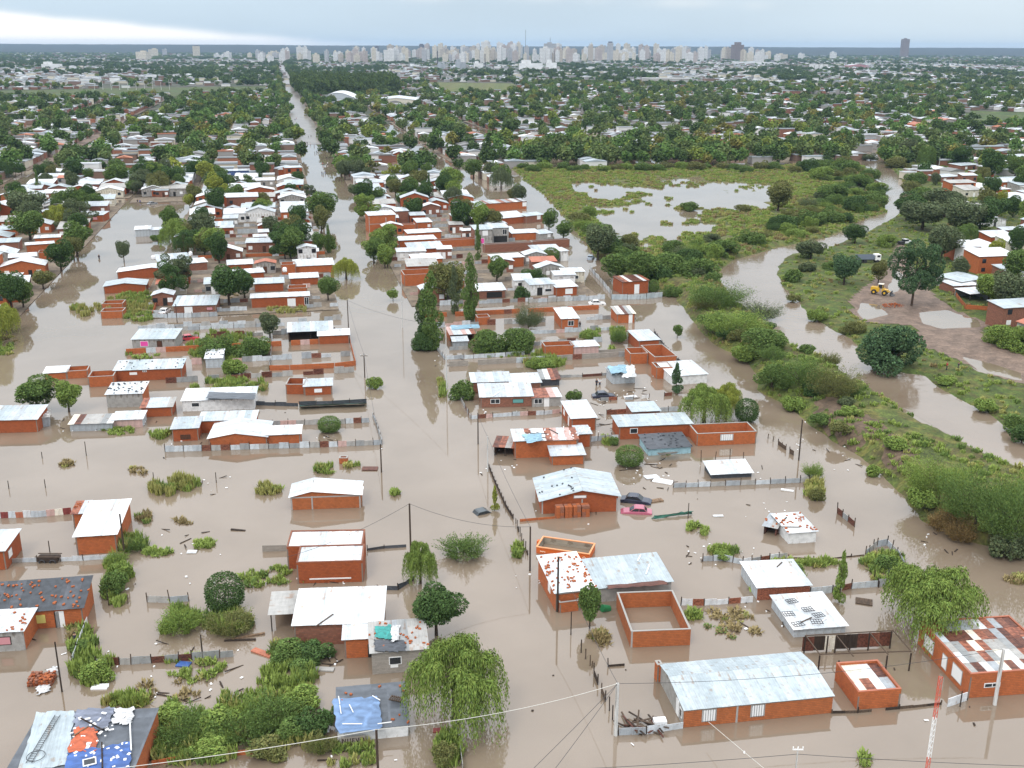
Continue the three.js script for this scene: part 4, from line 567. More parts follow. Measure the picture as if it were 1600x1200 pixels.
fence('ragged driftwood fence along the street bend', [[908, 1020], [922, 1040], [934, 1070], [952, 1110], [962, 1140]], 0.6, { pal: 'wood', pw: 1.6, gap: 0.55, every: 1, ph: 0.8 });
fence('sagging branch fence across the empty lot', [[925, 1043], [950, 1042], [976, 1040]], 0.25, { pal: 'wood', pw: 1.8, gap: 0.3, every: 2, ph: 0.6 });
fence('low driftwood fence between brick box and patchwork house', [[1300, 1115], [1340, 1114], [1405, 1108], [1470, 1101], [1512, 1094]], 0.3, { pal: 'wood', pw: 1.5, every: 3, gap: 0.2 });
tag(box(numbered('white_sheet'), M.white1, scene, 2.6, 1.1, 0.08, ...G(1496, 1094, 0.4).toArray(), 0.45), 'tilted white sheet leaning on the patchwork house corner', 'sheet');
// driftwood heap and white tub behind the white fence
{ const g = thing('scrap_heap', 'heap of boards and beams behind the white pole fence', 'scrap heap', G(1005, 1135)); for (let i = 0; i < 16; i++) { const m = mesh('board', unitBox, M[pick(['woodDark', 'wood', 'woodDark', 'rust3'])], g); m.scale.set(0.16, 0.07, rnd(1.5, 3.6)); m.position.set(rnd(-2, 2), 0.1 + i * 0.03, rnd(-1, 0.9)); m.rotation.set(rnd(-0.08, 0.08), rnd(0, 3), 0); } }
tag(box(numbered('white_tub'), M.plastic, scene, 1.2, 0.6, 0.8, ...G(1031, 1128, 0.5).toArray(), 0.1), 'white plastic tub on top of the scrap heap', 'tub');
// channel side fences
fence('post and wire fence by the timber pole at the channel', [[1200, 685], [1216, 695], [1240, 712]], 0.7, { pal: 'wood', gap: 0.55, pw: 1.4, every: 1 });
fence('leaning fence of odd boards along the channel', [[1308, 802], [1325, 815], [1345, 832]], 0.8, { pal: 'fenceDark', gap: 0.3, pw: 1.5, every: 1, ph: 0.6 });
fence('low sheet fence end beside the channel weeds', [[1250, 754], [1278, 752]], 0.8, { pal: 'fenceDark', gap: 0.2, pw: 1.5, every: 1 });
fence('broken gate of sheets at the channel corner', [[1352, 868], [1370, 855], [1386, 852], [1402, 868], [1412, 885]], 0.9, { pal: 'fenceGrey', pw: 1.3, every: 1, ph: 0.5 });
fence('weed-grown fence below the white walled shed', [[1232, 872], [1290, 874], [1350, 868]], 0.15, { pal: 'wood', pw: 1.6, gap: 0.3, every: 2, ph: 0.3 });
fence('row of drowned fence posts behind the roofless shell', [[1095, 722], [1140, 722], [1182, 720]], 0.2, { pal: 'wood', gap: 0.9, every: 1, pw: 2.6, ph: 1.6 });
fence('heap of sheets and doors fencing the rusty shack yard', [[1098, 877], [1130, 876], [1160, 882], [1230, 872]], 0.8, { pal: 'patch', pw: 1.3, every: 1 });
// street side fences, right
fence('dark sheet fence along the street by the teal shutter house', [[718, 622], [732, 648], [735, 655]], 0.7, { pal: 'fenceDark', pw: 1.5 });
fence('brick and sheet fence below the teal shutter house', [[736, 655], [770, 652], [800, 650], [850, 648], [876, 645]], 0.7, { pal: 'fence', pw: 1.5 });
fence('dark fence of rails from carport to the yellow shrub', [[762, 726], [772, 752], [790, 792], [806, 818]], 0.55, { pal: 'woodDark', gap: 0.2, pw: 1.6, every: 1 });
fence('sagging vine-grown fence beside the orange container', [[806, 818], [815, 845], [828, 875]], 0.4, { pal: 'wood', gap: 0.5, pw: 1.5, every: 1, ph: 0.7 });
fence('grey sheet fence corner below the poplars', [[680, 543], [695, 562], [740, 560], [790, 557], [820, 554]], 0.8, { pal: 'fenceGrey', pw: 2.0 });
fence('grey gate panels by the long brick house', [[923, 690], [945, 688], [966, 687]], 0.95, { pal: 'fenceGrey', pw: 1.2, every: 1 });
plant('cone', 'lime', 773, 798, 20, 758, 'narrow yellow-green shrub on the street corner');
// ---- further rows, left block between the two flooded streets
house(HB, 'brick house with bright shed roof inside the walled yard', 'house', [
  { f: [451, 534, 520, 531], d: 5.5, hf: 2.2, hb: 2.9, pal: 'zinc', w: 'wood', noFront: true, posts: [0.02, 0.5, 0.95] }, { f: [498, 538, 546, 536], d: 4, hf: 1.9, hb: 2.2, pal: 'white', n: 4, w: 'brickDeep' }]);
fence('red brick yard wall facing the flooded street block', [[421, 579], [453, 578], [523, 575], [556, 571]], 1.05, { pal: 'brick', every: 0, pw: 6, lean: 0, var: 0.08, name: 'yard_wall', part: 'wall' });
fence('thin side wall of the walled yard along the street', [[556, 571], [548, 540], [545, 520]], 0.9, { pal: 'brick', every: 0, pw: 5, lean: 0, var: 0.1, name: 'yard_wall', part: 'wall' });
fence('side fence of the walled yard toward the shrubs', [[421, 579], [424, 545], [424, 525]], 0.7, { pal: 'fenceDark', pw: 2 });
house(HB, 'long brick house with white door facing the walled yard', 'house', [{ f: [393, 482, 484, 478], d: 4.4, hf: 2.6, hb: 2.7, pal: 'white', w: 'brickDeep', win: [['f', 0.69, 0, 2.0, 2.1, 'door'], ['f', 0.95, 0.4, 1.1, 1.9, 'pane']] }]);
house(HB, 'white sheet roof behind the long brick house', 'house', [{ f: [398, 457, 444, 455], d: 5, hf: 2.3, hb: 2.7, pal: 'pale', w: 'brickDeep' }]);
house(HB, 'brick house with two white sloping roofs near the street willow', 'house', [{ f: [461, 428, 522, 425], d: 5, hf: 2.2, hb: 3.1, pal: 'white', w: 'brick' }, { f: [440, 430, 463, 429], d: 4, hf: 3, hb: 3, r: 'open', w: 'brick' }]);
house(HB, 'flat roofed brick row end with white lid behind two sloping roofs', 'house', [{ f: [466, 407, 498, 406], d: 4, hf: 2.6, hb: 2.8, pal: 'white', w: 'brick' }]);
house(HB, 'brick house with pale roof half hidden by the street tree', 'house', [{ f: [454, 447, 498, 445], d: 4.6, hf: 2.1, hb: 2.5, pal: 'white', w: 'brickDeep' }]);
house(HB, 'low brick rooms with open tops behind the white door house', 'house', [{ f: [450, 462, 480, 461], d: 4, hf: 1.9, r: 'open', w: 'brick' }]);
house(HG, 'grey plastered house with white roof standing at the open water', 'house', [{ f: [208, 548, 274, 547], d: 7, hf: 2.5, hb: 2.9, pal: 'pale', n: 8, w: 'plaster', win: [['f', 0.28, 0.9, 1.7, 1.2, 'pink'], ['f', 0.64, 0.1, 1.1, 2.0, 'wood']] }]);
house(HB, 'house with grey and white roof behind a low white gate', 'house', [{ f: [272, 492, 338, 490], d: 8.5, hf: 2.2, hb: 2.7, pal: 'zinc', n: 9, w: 'brickOld', win: [['f', 0.35, 0.3, 1.9, 1.6, 'white'], ['f', 0.85, 0.9, 1.5, 0.8, 'rose']] }]);
fence('grey and cream gate before the grey and white roof', [[238, 497], [262, 497], [300, 496], [340, 494]], 1.1, { pal: 'fenceGrey', pw: 2 });
fence('brick side wall next to the overgrown lot', [[238, 497], [246, 475], [258, 455]], 1.2, { pal: 'brick', every: 0, pw: 5, lean: 0, name: 'yard_wall', part: 'wall' });
fence('grey block fence behind the green lot', [[275, 517], [330, 514], [400, 511], [445, 509]], 0.9, { pal: 'fenceGrey', pw: 2.4 });
house(SHELL, 'small orange roofless rooms standing in water by yellow weeds', 'brick shell', [{ f: [158, 498, 193, 497], d: 3.6, hf: 1.7, r: 'open', w: 'brick' }, { f: [160, 487, 193, 486], d: 4, hf: 1.9, r: 'open', w: 'brick' }]);
house(HB, 'long brick house with white roof and two small windows', 'house', [{ f: [180, 596, 285, 592], d: 5.2, hf: 2.2, hb: 2.6, pal: 'zinc', n: 12, deb: 20, debM: 'dark2', w: 'brickDeep', win: [['f', 0.28, 1.2, 1.4, 0.5, 'white'], ['f', 0.45, 1.7, 0.8, 0.35, 'pane']] }]);
house(SHELL, 'orange roofless room beside the long brick house', 'brick shell', [{ f: [139, 605, 179, 603], d: 4, hf: 2.0, r: 'open', w: 'brick' }]);
house(HB, 'low brick row with patchy sheet lids left of the orange room', 'house', [{ f: [70, 594, 105, 592], d: 3.6, hf: 1.4, hb: 1.6, pal: 'white', w: 'brick' }, { f: [105, 592, 138, 590], d: 3.5, hf: 1.5, r: 'open', w: 'brick' }]);
house(SH, 'white tin hut in the green shrubs', 'shack', [{ f: [322, 575, 348, 574], d: 4.2, hf: 2.0, hb: 2.6, pal: 'white', deb: 14, debM: 'dark1', w: 'zinc1' }]);
house(HB, 'wide gabled brick house with zinc roof beside the yellow reeds', 'house', [{ f: [163, 459, 229, 456], d: 6.5, hf: 1.9, hb: 1.9, hr: 2.6, r: 'gable', pal: 'pale', w: 'brickDeep' }]);
house(HB, 'long double gabled brick house with water tank', 'house', [{ f: [184, 436, 290, 432], d: 6, hf: 1.9, hb: 1.9, hr: 2.9, r: 'gable', pal: 'white', w: 'brickDeep' }]);
house(HB, 'cream gabled house above the long double gable', 'house', [{ f: [248, 421, 298, 417], d: 6, hf: 2.2, hb: 3.2, r: 'mono', pal: 'zinc', w: 'cream' }]);
house(HB, 'brick cottage with two white lids next to a lime shrub', 'house', [{ f: [292, 425, 325, 422], d: 5, hf: 2.4, hb: 2.8, pal: 'white', w: 'brickOld' }]);
house(HB, 'broad brick house with stepped white roof above the grey gate', 'house', [{ f: [356, 446, 414, 442], d: 5, hf: 3.0, hb: 3.2, pal: 'white', n: 10, w: 'brickDeep', win: [['f', 0.88, 0.6, 1.2, 0.9, 'white']] }, { f: [357, 428, 396, 426], d: 5, hf: 2.6, hb: 3.0, pal: 'white', w: 'brickDeep' }]);
house(SH, 'patched white huts on the left street corner', 'shack', [{ f: [212, 370, 236, 369], d: 5, hf: 2.4, hb: 2.8, pal: 'white', w: 'zinc1' }, { f: [236, 369, 254, 368], d: 4.5, hf: 2.0, hb: 2.2, pal: 'zinc', w: 'zinc1' }]);
house(HB, 'plain white house with dark doorway in the middle block', 'house', [{ f: [332, 364, 364, 363], d: 6, hf: 2.4, hb: 3.0, pal: 'zinc', w: 'whitewash', win: [['f', 0.68, 0, 1.2, 1.6, 'black']] }]);
house(SHELL, 'bright orange roofless rooms below the white huts', 'brick shell', [{ f: [267, 365, 296, 364], d: 5, hf: 2.3, r: 'open', w: 'brick' }]);
house(HB, 'blue painted house with red tank roofs among the trees', 'house', [{ f: [349, 277, 392, 276], d: 7, hf: 3, hb: 3.2, pal: 'zinc', w: 'bluewash', win: [['f', 0.55, 0.6, 2.0, 1.6, 'white'], ['f', 0.85, 0.6, 2.0, 1.2, 'pane']] }]);
house(HB, 'two storey red house with two black windows by the street', 'house', [{ f: [446, 280, 473, 279], d: 7, hf: 5.4, hb: 5.6, pal: 'zinc', w: 'brickDeep', win: [['f', 0.25, 3.4, 1.4, 1.4, 'black'], ['f', 0.75, 3.4, 1.4, 1.4, 'black'], ['f', 0.35, 0.4, 1.6, 1.5, 'white']] }, { f: [435, 278, 446, 278], d: 7, hf: 4, hb: 4, pal: 'old', w: 'brickDeep' }]);
fence('aqua blue sheet wall across the middle block', [[371, 366], [398, 365], [415, 365], [453, 364]], 1.6, { pal: 'pale', pw: 3, every: 0 });
fence('aqua painted garden wall beside dark trees', [[416, 365], [452, 364]], 2.0, { pal: 'aquaW', pw: 4, every: 0, lean: 0, var: 0, name: 'yard_wall', part: 'wall' });
// left of the left street
house(HB, 'brick house with zinc roof facing the left flooded street', 'house', [{ f: [118, 347, 162, 347], d: 6.5, hf: 2.6, hb: 3.0, pal: 'zinc', w: 'brickDeep', win: [['f', 0.25, 0, 1.4, 2.0, 'teal'], ['f', 0.7, 0.8, 2, 1.1, 'rose']] }]);
house(SHELL, 'orange brick shell with two white lids at the street bend', 'brick shell', [{ f: [61, 406, 98, 404], d: 4, hf: 2.2, r: 'open', w: 'brick' }, { f: [42, 396, 86, 393], d: 4, hf: 2.6, hb: 2.7, pal: 'white', w: 'brick' }, { f: [55, 384, 95, 382], d: 5, hf: 2.4, hb: 2.6, pal: 'white', w: 'brick' }]);
house(HB, 'brick house with white roof and white door above the round street tree', 'house', [{ f: [16, 419, 59, 416], d: 5.5, hf: 3.0, hb: 3.2, pal: 'white', w: 'brickOld', win: [['f', 0.75, 0, 1.4, 2.4, 'door']] }]);
house(HB, 'house with pale roof cut by the frame edge above the white door house', 'house', [{ f: [-40, 396, 31, 393], d: 6, hf: 3.0, hb: 3.4, pal: 'pale', w: 'brickOld' }]);
house(HB, 'brick house with wide porch roof at the left water edge', 'house', [{ f: [-40, 456, 30, 453], d: 7, hf: 2.8, hb: 3.2, pal: 'white', w: 'brick' }, { f: [30, 455, 46, 454], d: 6, hf: 2.3, hb: 2.9, pal: 'white', w: 'woodDark', noFront: true, noRight: true, posts: [0.95] }]);
house(HB, 'orange brick house behind dark trees at the left frame edge', 'house', [{ f: [-10, 371, 28, 369], d: 6, hf: 2.4, hb: 2.9, pal: 'pale', w: 'brick' }]);
plant('round', 'olive', 68, 452, 44, 421, 'round yellow-green tree at the left water edge');
plant('round', 'mid', 48, 376, 74, 326, 'big leafy tree above the orange brick shell');
plant('round', 'grey', 40, 342, 86, 296, 'broad grey-green tree at the left frame edge');
plant('willow', 'lime', 97, 355, 52, 314, 'lime green willow beside the zinc roofed brick house');
plant('round', 'mid', 150, 328, 32, 300, 'small round tree behind the zinc roofed brick house');
plant('round', 'grey', 194, 410, 30, 374, 'grey-green tree standing on the left street bank');
plant('round', 'deep', 343, 412, 52, 362, 'dark pair-crowned tree in the middle block');
plant('poplar', 'blue', 305, 372, 22, 338, 'slim dark tree beside the orange roofless rooms');
plant('round', 'mid', 247, 380, 30, 366, 'leafy tree behind the patched white huts');
plant('round', 'mid', 505, 350, 60, 296, 'tall tree leaning over the left kerb of the main street');
plant('round', 'mid', 584, 412, 46, 370, 'round tree with several trunks in the main street');
plant('willow', 'lime', 541, 436, 40, 399, 'small willow hanging over the main street');
plant('bush', 'mid', 514, 388, 26, 360, 'rounded shrub on the left bank of the main street');
plant('round', 'mid', 513, 470, 42, 430, 'round tree in front of the long brick house end');
plant('round', 'fresh', 614, 470, 22, 450, 'small bright tree standing alone in the main street');
plant('round', 'grey', 422, 528, 44, 488, 'feathery tree at the corner of the walled yard');
plant('bush', 'fresh', 585, 606, 26, 582, 'small bush beside the street pole', null);
plant('poplar', 'mid', 672, 545, 46, 424, 'left and broadest of the three poplars beside the street', 'poplars by the street');
plant('poplar', 'deep', 660, 540, 34, 452, 'short poplar at the outer edge of the poplar group', 'poplars by the street');
plant('poplar', 'mid', 736, 502, 34, 396, 'tallest slim poplar right of the group', 'poplars by the street');
plant('poplar', 'grey', 710, 490, 22, 418, 'thin grey poplar in the middle of the group', 'poplars by the street');
plant('bush', 'deep', 664, 546, 44, 512, 'dark bush at the foot of the broad poplar');
plant('bush', 'mid', 722, 622, 42, 584, 'leafy bush at the corner of the teal shutter house');
plant('bush', 'mid', 765, 548, 62, 506, 'left half of the big shrub mass behind the grey fence');
plant('bush', 'mid', 808, 548, 62, 500, 'right half of the big shrub mass behind the grey fence');
plant('feather', 'grey', 826, 512, 42, 466, 'silvery reed clump beside the brick house with blue window');
plant('round', 'mid', 776, 440, 48, 400, 'broad tree behind the poplars');
plant('topiary', 'mid', 861, 408, 27, 386, 'clipped round bush before the tarpaulin roof in the right block');
plant('bush', 'deep', 832, 438, 48, 414, 'dark hedge-like bush behind the white house');
plant('bush', 'deep', 812, 468, 30, 440, 'dark shrub left of the white house');
plant('round', 'mid', 880, 374, 38, 344, 'spreading tree at the channel end of the right block');
plant('topiary', 'mid', 1021, 456, 18, 436, 'clipped ball bush beside the channel brick house');
plant('round', 'mid', 1058, 528, 20, 506, 'small round tree on the channel fence');
plant('bush', 'mid', 345, 560, 70, 512, 'left shrub of the overgrown green lot', 'shrubs of the green lot');
plant('bush', 'mid', 393, 556, 62, 514, 'right shrub of the overgrown green lot', 'shrubs of the green lot');
plant('bush', 'fresh', 366, 582, 42, 552, 'bright front shrub beside the white tin hut', 'shrubs of the green lot');
// right block, between the main street and the channel
house(HB, 'two storey orange brick house on the main street', 'house', [{ f: [577, 364, 619, 362], d: 7, hf: 6.0, hb: 6.3, pal: 'white', w: 'brick', cols: [0, 1], beam: 3.0 }, { f: [619, 350, 639, 349], d: 7, hf: 4.6, hb: 5, pal: 'zinc', w: 'brickOld' }]);
house(HB, 'brick cottage with white roof right of the two storey orange house', 'house', [{ f: [652, 361, 675, 360], d: 7, hf: 3.0, hb: 3.4, pal: 'white', w: 'brick', win: [['f', 0.8, 1.2, 1, 1, 'white']] }, { f: [624, 364, 649, 363], d: 3, hf: 2.8, r: 'open', w: 'brick' }]);
house(HG, 'two storey grey house with pink cloth at the door', 'house', [{ f: [742, 385, 769, 384], d: 7, hf: 5.4, hb: 5.8, pal: 'pale', w: ['plaster', 'plaster', 'plaster', 'brickOld'], win: [['f', 0.6, 3.4, 1.8, 1.6, 'white'], ['f', 0.35, 0.8, 2.2, 1.8, 'pink']] }, { f: [769, 381, 795, 380], d: 7, hf: 5.2, hb: 5.6, pal: 'zinc', w: 'plaster', win: [['f', 0.75, 3.0, 1.5, 1.7, 'pane'], ['f', 0.5, 0.2, 4.5, 2.3, 'black']] }]);
house(HB, 'house with broad white roof behind the grey two storey house', 'house', [{ f: [712, 352, 762, 349], d: 7, hf: 2.2, hb: 3.2, pal: 'white', w: 'brickOld' }]);
house(HB, 'long brick house with white strip roof near the wetland', 'house', [{ f: [750, 331, 823, 326], d: 6, hf: 3.0, hb: 3.4, pal: 'patch', w: 'brick', win: [['f', 0.95, 1, 1.8, 1.6, 'white']] }]);
house(HB, 'brick house with white roofs above the tarpaulin roof', 'house', [{ f: [778, 352, 820, 348], d: 6, hf: 2.4, hb: 3.6, pal: 'white', w: 'brickDeep' }, { f: [822, 349, 850, 346], d: 5, hf: 2.6, hb: 2.9, pal: 'pale', w: 'brickOld', win: [['f', 0.7, 1, 1.6, 1.5, 'white']] }]);
house(HB, 'low houses with white lids and small windows by the spreading tree', 'house', [{ f: [800, 376, 842, 374], d: 5, hf: 2.4, hb: 2.8, pal: 'white', w: 'brick' }, { f: [843, 376, 864, 374], d: 5, hf: 2.2, hb: 2.6, pal: 'zinc', w: 'plaster', win: [['f', 0.7, 0.8, 1.2, 1.2, 'white']] }]);
house(HB, 'long dark brick wall house behind the tarpaulin roof', 'house', [{ f: [757, 396, 832, 392], d: 2, hf: 2.8, r: 'open', w: 'brickOld' }, { f: [832, 390, 890, 386], d: 2, hf: 2.6, r: 'open', w: 'brickOld' }]);
house(HB, 'house with half blue half white roof and clipped bush', 'house', [{ f: [834, 404, 876, 402], d: 6, hf: 2.4, hb: 3.0, pal: 'mixed', w: 'brickOld' }, { f: [876, 408, 888, 407], d: 5, hf: 3.0, hb: 3.2, pal: 'white', w: 'whitewash', win: [['f', 0.6, 0, 1.2, 2.2, 'white']] }]);
house(HB, 'brick box with flat white roof behind the broad tree', 'house', [{ f: [772, 420, 819, 417], d: 6, hf: 3.0, hb: 3.1, pal: 'white', n: 8, w: 'brick' }]);
house(HB, 'white washed house with black door inside a grey fence', 'house', [{ f: [828, 463, 866, 461], d: 6, hf: 3.0, hb: 3.3, pal: 'zinc', w: 'whitewash', win: [['f', 0.4, 0.1, 1.4, 2.1, 'black'], ['f', 0.75, 1, 1.8, 0.8, 'dark']] }]);
house(HB, 'brick and white house beside the black door house', 'house', [{ f: [869, 464, 902, 462], d: 7, hf: 2.5, hb: 2.8, pal: 'white', w: 'brickDeep', win: [['f', 0.6, 0.6, 2, 1.4, 'white']] }, { f: [880, 442, 913, 441], d: 5, hf: 3, hb: 3.1, pal: 'white', w: 'cream', win: [['f', 0.6, 1, 1.4, 1, 'dark']] }]);
fence('grey sheet fence before the black door house', [[826, 473], [870, 471], [920, 469], [945, 467]], 1.1, { pal: 'fenceGrey', pw: 2.4 });
fence('leaning sheet fence along the channel bend', [[922, 422], [938, 440], [956, 462]], 1.2, { pal: 'fenceGrey', pw: 2 });
fence('blue and white sheet fence at the channel brick house', [[955, 468], [980, 468], [1010, 467], [1035, 464]], 1.3, { pal: 'pale', pw: 2 });
house(HB, 'brick house with white door beside the channel', 'house', [{ f: [972, 460, 1013, 457], d: 6, hf: 3.3, hb: 3.6, pal: 'patch', w: 'brickDeep', win: [['f', 0.55, 0, 1.4, 2.4, 'door']] }]);
house(HB, 'shed with white porch roof left of the white washed house', 'house', [{ f: [746, 468, 790, 466], d: 6, hf: 2.2, hb: 2.8, pal: 'white', w: 'brickOld', win: [['f', 0.6, 0.3, 4, 1.5, 'black']] }]);
house(HB, 'white roofed brick house with two storey gap behind the poplars', 'house', [{ f: [632, 448, 690, 445], d: 6, hf: 3.2, hb: 3.4, r: 'open', w: 'brick' }, { f: [690, 458, 726, 456], d: 5, hf: 3.0, r: 'open', w: 'brick' }]);
house(HB, 'brick house with stacked white lids facing the main street', 'house', [{ f: [640, 402, 694, 399], d: 6, hf: 2.4, hb: 3.4, pal: 'zinc', w: 'brickDeep' }, { f: [646, 418, 692, 415], d: 4.5, hf: 2.2, hb: 3.0, pal: 'white', w: 'brick' }]);
house(HB, 'long low house with white roof strips below the brick cottage', 'house', [{ f: [624, 388, 682, 385], d: 5, hf: 2.5, hb: 2.9, pal: 'white', w: 'brick' }, { f: [604, 398, 624, 396], d: 3, hf: 2.8, r: 'open', w: 'brick' }]);
house(HB, 'row of narrow white roofs above the long low house', 'house', [{ f: [638, 377, 690, 374], d: 5, hf: 2.6, hb: 3.0, pal: 'white', w: 'brick' }]);
house(HB, 'orange walled yard house right of the long low house', 'house', [{ f: [682, 388, 745, 384], d: 3, hf: 2.4, r: 'open', w: 'brick' }]);
house(HB, 'walled yard with blue tarpaulin lean-to below the poplars', 'house', [{ f: [704, 535, 742, 533], d: 6, hf: 1.7, hb: 1.9, pal: 'tint', w: 'brick', noFront: true, posts: [0.02, 0.95] }, { f: [708, 542, 731, 541], d: 2.6, hf: 1.2, hb: 1.5, pal: 'zinc', w: 'zinc2' }]);
tarp('tarpaulin', 'rolled blue tarpaulin along the lean-to roof below the poplars', 'tarpSky', onRoof(1.95, [704, 508], [748, 507], [750, 513], [706, 515]), { seed: 71, amp: 0.08 });
house(SHELL, 'orange stub walls between poplars and shrubs', 'brick shell', [{ f: [746, 508, 766, 507], d: 3, hf: 1.8, r: 'open', w: 'brick' }]);
house(HB, 'orange brick cottage with white roof and blue-white window', 'house', [{ f: [877, 514, 904, 513], d: 8.5, hf: 2.4, hb: 2.9, pal: 'white', n: 5, w: 'brick', win: [['f', 0.55, 0.7, 1.4, 1.2, 'pane']] }]);
house(HB, 'brick box with pink and white patterned annex wall', 'house', [{ f: [851, 560, 897, 558], d: 3.6, hf: 2.6, hb: 2.6, r: 'open', w: 'brick' }, { f: [897, 558, 935, 556], d: 3.6, hf: 2.2, hb: 2.4, pal: 'mixed', w: ['pinkish', 'white1', 'white1', 'pinkish'] }]);
house(HB, 'small brick house with grey sheet roof and white door in mid-yard', 'house', [{ f: [964, 505, 992, 504], d: 6, hf: 2.2, hb: 2.6, pal: 'patch', w: 'brick', win: [['f', 0.75, 0, 0.9, 2, 'door']] }]);
house(SHELL, 'twin roofless brick rooms near the channel', 'brick shell', [{ f: [1022, 576, 1057, 574], d: 9, hf: 2.4, r: 'open', w: 'brick', win: [['f', 0.25, 0.4, 2.0, 1.0, 'whitepane']] }, { f: [984, 569, 1012, 568], d: 4.5, hf: 2.2, r: 'open', w: 'brick' }, { f: [998, 548, 1030, 546], d: 7, hf: 2.2, hb: 2.6, pal: 'zinc', w: 'brickDeep' }]);
house(HB, 'brick end wall with cream shed roof by the conifer', 'house', [{ f: [1025, 592, 1050, 591], d: 3.6, hf: 2.3, hb: 2.3, r: 'open', w: 'brick' }, { f: [1050, 602, 1104, 598], d: 8, hf: 1.8, hb: 2.2, pal: 'white', w: 'whitewash', noRight: true }]);
house(SH, 'shack buried under blue and white plastic', 'shack', [{ f: [957, 600, 992, 598], d: 4.4, hf: 1.7, hb: 2.0, pal: 'mixed', w: 'zinc1', deb: 10, debM: 'plastic' }]);
tarp('tarpaulin', 'blue plastic heaped over the buried shack', 'tarpSky', onRoof(2.2, [950, 573], [978, 571], [980, 583], [955, 585]), { seed: 73, amp: 0.3 });
tarp('plastic_sheet', 'white plastic folds at the corner of the buried shack', 'tarpWhite', onRoof(2.1, [976, 572], [990, 571], [994, 590], [972, 590]), { seed: 74, amp: 0.3, cat: 'sheeting' });
fence('dark jetty-like fence beside the channel', [[1022, 520], [1040, 545], [1060, 565], [1075, 575]], 0.6, { pal: 'dark', pw: 2, every: 1 });
fence('low wall behind the patterned annex', [[935, 552], [985, 548]], 0.7, { pal: 'block', every: 0, pw: 5, lean: 0, name: 'garden_wall', part: 'wall' });
fence('grey low fence across the yard under the teal shutter roofs', [[875, 590], [910, 589], [955, 586]], 0.5, { pal: 'fenceDark', pw: 2 });
fence('junk strewn fence below the buried shack', [[938, 626], [990, 624], [1050, 618]], 0.6, { pal: 'patch', pw: 1.6, gap: 0.3 });
fence('scrap fence behind the long brick house', [[948, 648], [980, 646], [1060, 642]], 0.8, { pal: 'rust', pw: 1.8 });
// east bank
house(HB, 'modern brick house with slanted white wings on the east bank', 'house', [{ f: [1493, 412, 1530, 412], d: 9, hf: 5.2, hb: 5.6, pal: 'white', w: 'brickDeep', win: [['f', 0.5, 2.0, 6.6, 0.5, 'white']] }, { f: [1530, 418, 1566, 408], d: 8, hf: 4.2, hb: 5.8, pal: 'white', w: 'whitewash' }]);
house(HB, 'flat white roofed house behind the brick garden wall', 'house', [{ f: [1500, 458, 1536, 452], d: 8, hf: 3.0, hb: 3.4, pal: 'pale', w: 'plaster' }, { f: [1488, 462, 1528, 460], d: 6, hf: 2.6, hb: 2.8, pal: 'white', w: 'brickOld', win: [['f', 0.4, 0, 1.4, 2.2, 'black']] }]);
house(SH, 'open carport with white canopy behind the brick wall', 'carport', [{ f: [1514, 474, 1545, 472], d: 6, hf: 2.4, hb: 2.6, pal: 'white', w: 'old1', noFront: true, noLeft: true, posts: [0.02, 0.98] }]);
fence('red brick garden wall curving round the east bank house', [[1483, 452], [1497, 472], [1508, 486], [1546, 489]], 1.6, { pal: 'brick', every: 0, pw: 7, lean: 0, var: 0.05, name: 'yard_wall', part: 'wall' });
plant('gum', 'blue', 1424, 478, 74, 376, 'tall eucalyptus on the dirt clearing', null, 0.5);
plant('round', 'olive', 1372, 442, 34, 406, 'small bare-stemmed tree beside the yellow loader', null, 0.5);
plant('bush', 'blue', 1390, 578, 104, 488, 'huge dark round thicket on the river bend', null, 0.2);
plant('round', 'blue', 1318, 446, 62, 395, 'dark round tree on the debris spit', null, 0.4);
plant('round', 'grey', 1266, 406, 58, 374, 'grey shrub tree at the river island tip', null, 0.3);
plant('round', 'deep', 1335, 382, 46, 348, 'dark tree on the far river bank', null, 0.3);
plant('round', 'grey', 1440, 360, 92, 312, 'left tree of the big grey-green grove on the east bank', 'east bank grove', 0.4);
plant('round', 'grey', 1500, 368, 90, 308, 'middle tree of the big grove on the east bank', 'east bank grove', 0.4);
plant('round', 'deep', 1530, 360, 70, 318, 'right tree of the big grove on the east bank', 'east bank grove', 0.4);
plant('round', 'grey', 1470, 410, 66, 348, 'grey tree in front of the big grove', 'east bank grove', 0.4);
plant('round', 'grey', 1572, 490, 84, 420, 'wide grey-green tree right of the brick garden wall', null, 0.4);
plant('round', 'lime', 1555, 412, 34, 372, 'lime tree beside the modern brick house', null, 0.4);
plant('round', 'deep', 1588, 400, 44, 352, 'dark tree at the right frame edge behind the modern house', null, 0.4);
plant('bush', 'fresh', 1560, 540, 62, 496, 'bright glossy shrub at the two white posts', 'bright east shrubs', 0.4);
plant('bush', 'fresh', 1594, 548, 60, 498, 'bright glossy shrub cut by the right frame edge', 'bright east shrubs', 0.4);
plant('bush', 'fresh', 1385, 386, 36, 360, 'leafy bush by the parked pickup', null, 0.3);
pole('left of two short white posts beside the bright shrubs', 1556, 500, 478, { r: 0.16, mat: 'poleConcrete', name: 'concrete_post' });
pole('right of two short white posts beside the bright shrubs', 1561, 502, 470, { r: 0.16, mat: 'poleConcrete', name: 'concrete_post' });
plant('round', 'deep', 1416, 345, 70, 300, 'dark left flank tree of the east bank grove', 'east bank grove', 0.4);
plant('round', 'grey', 1475, 340, 84, 294, 'back tree of the east bank grove', 'east bank grove', 0.4);
plant('round', 'deep', 1552, 345, 60, 306, 'dark right flank tree of the east bank grove', 'east bank grove', 0.4);
plant('round', 'grey', 1500, 440, 40, 400, 'thin grey tree before the modern brick house', null, 0.4);
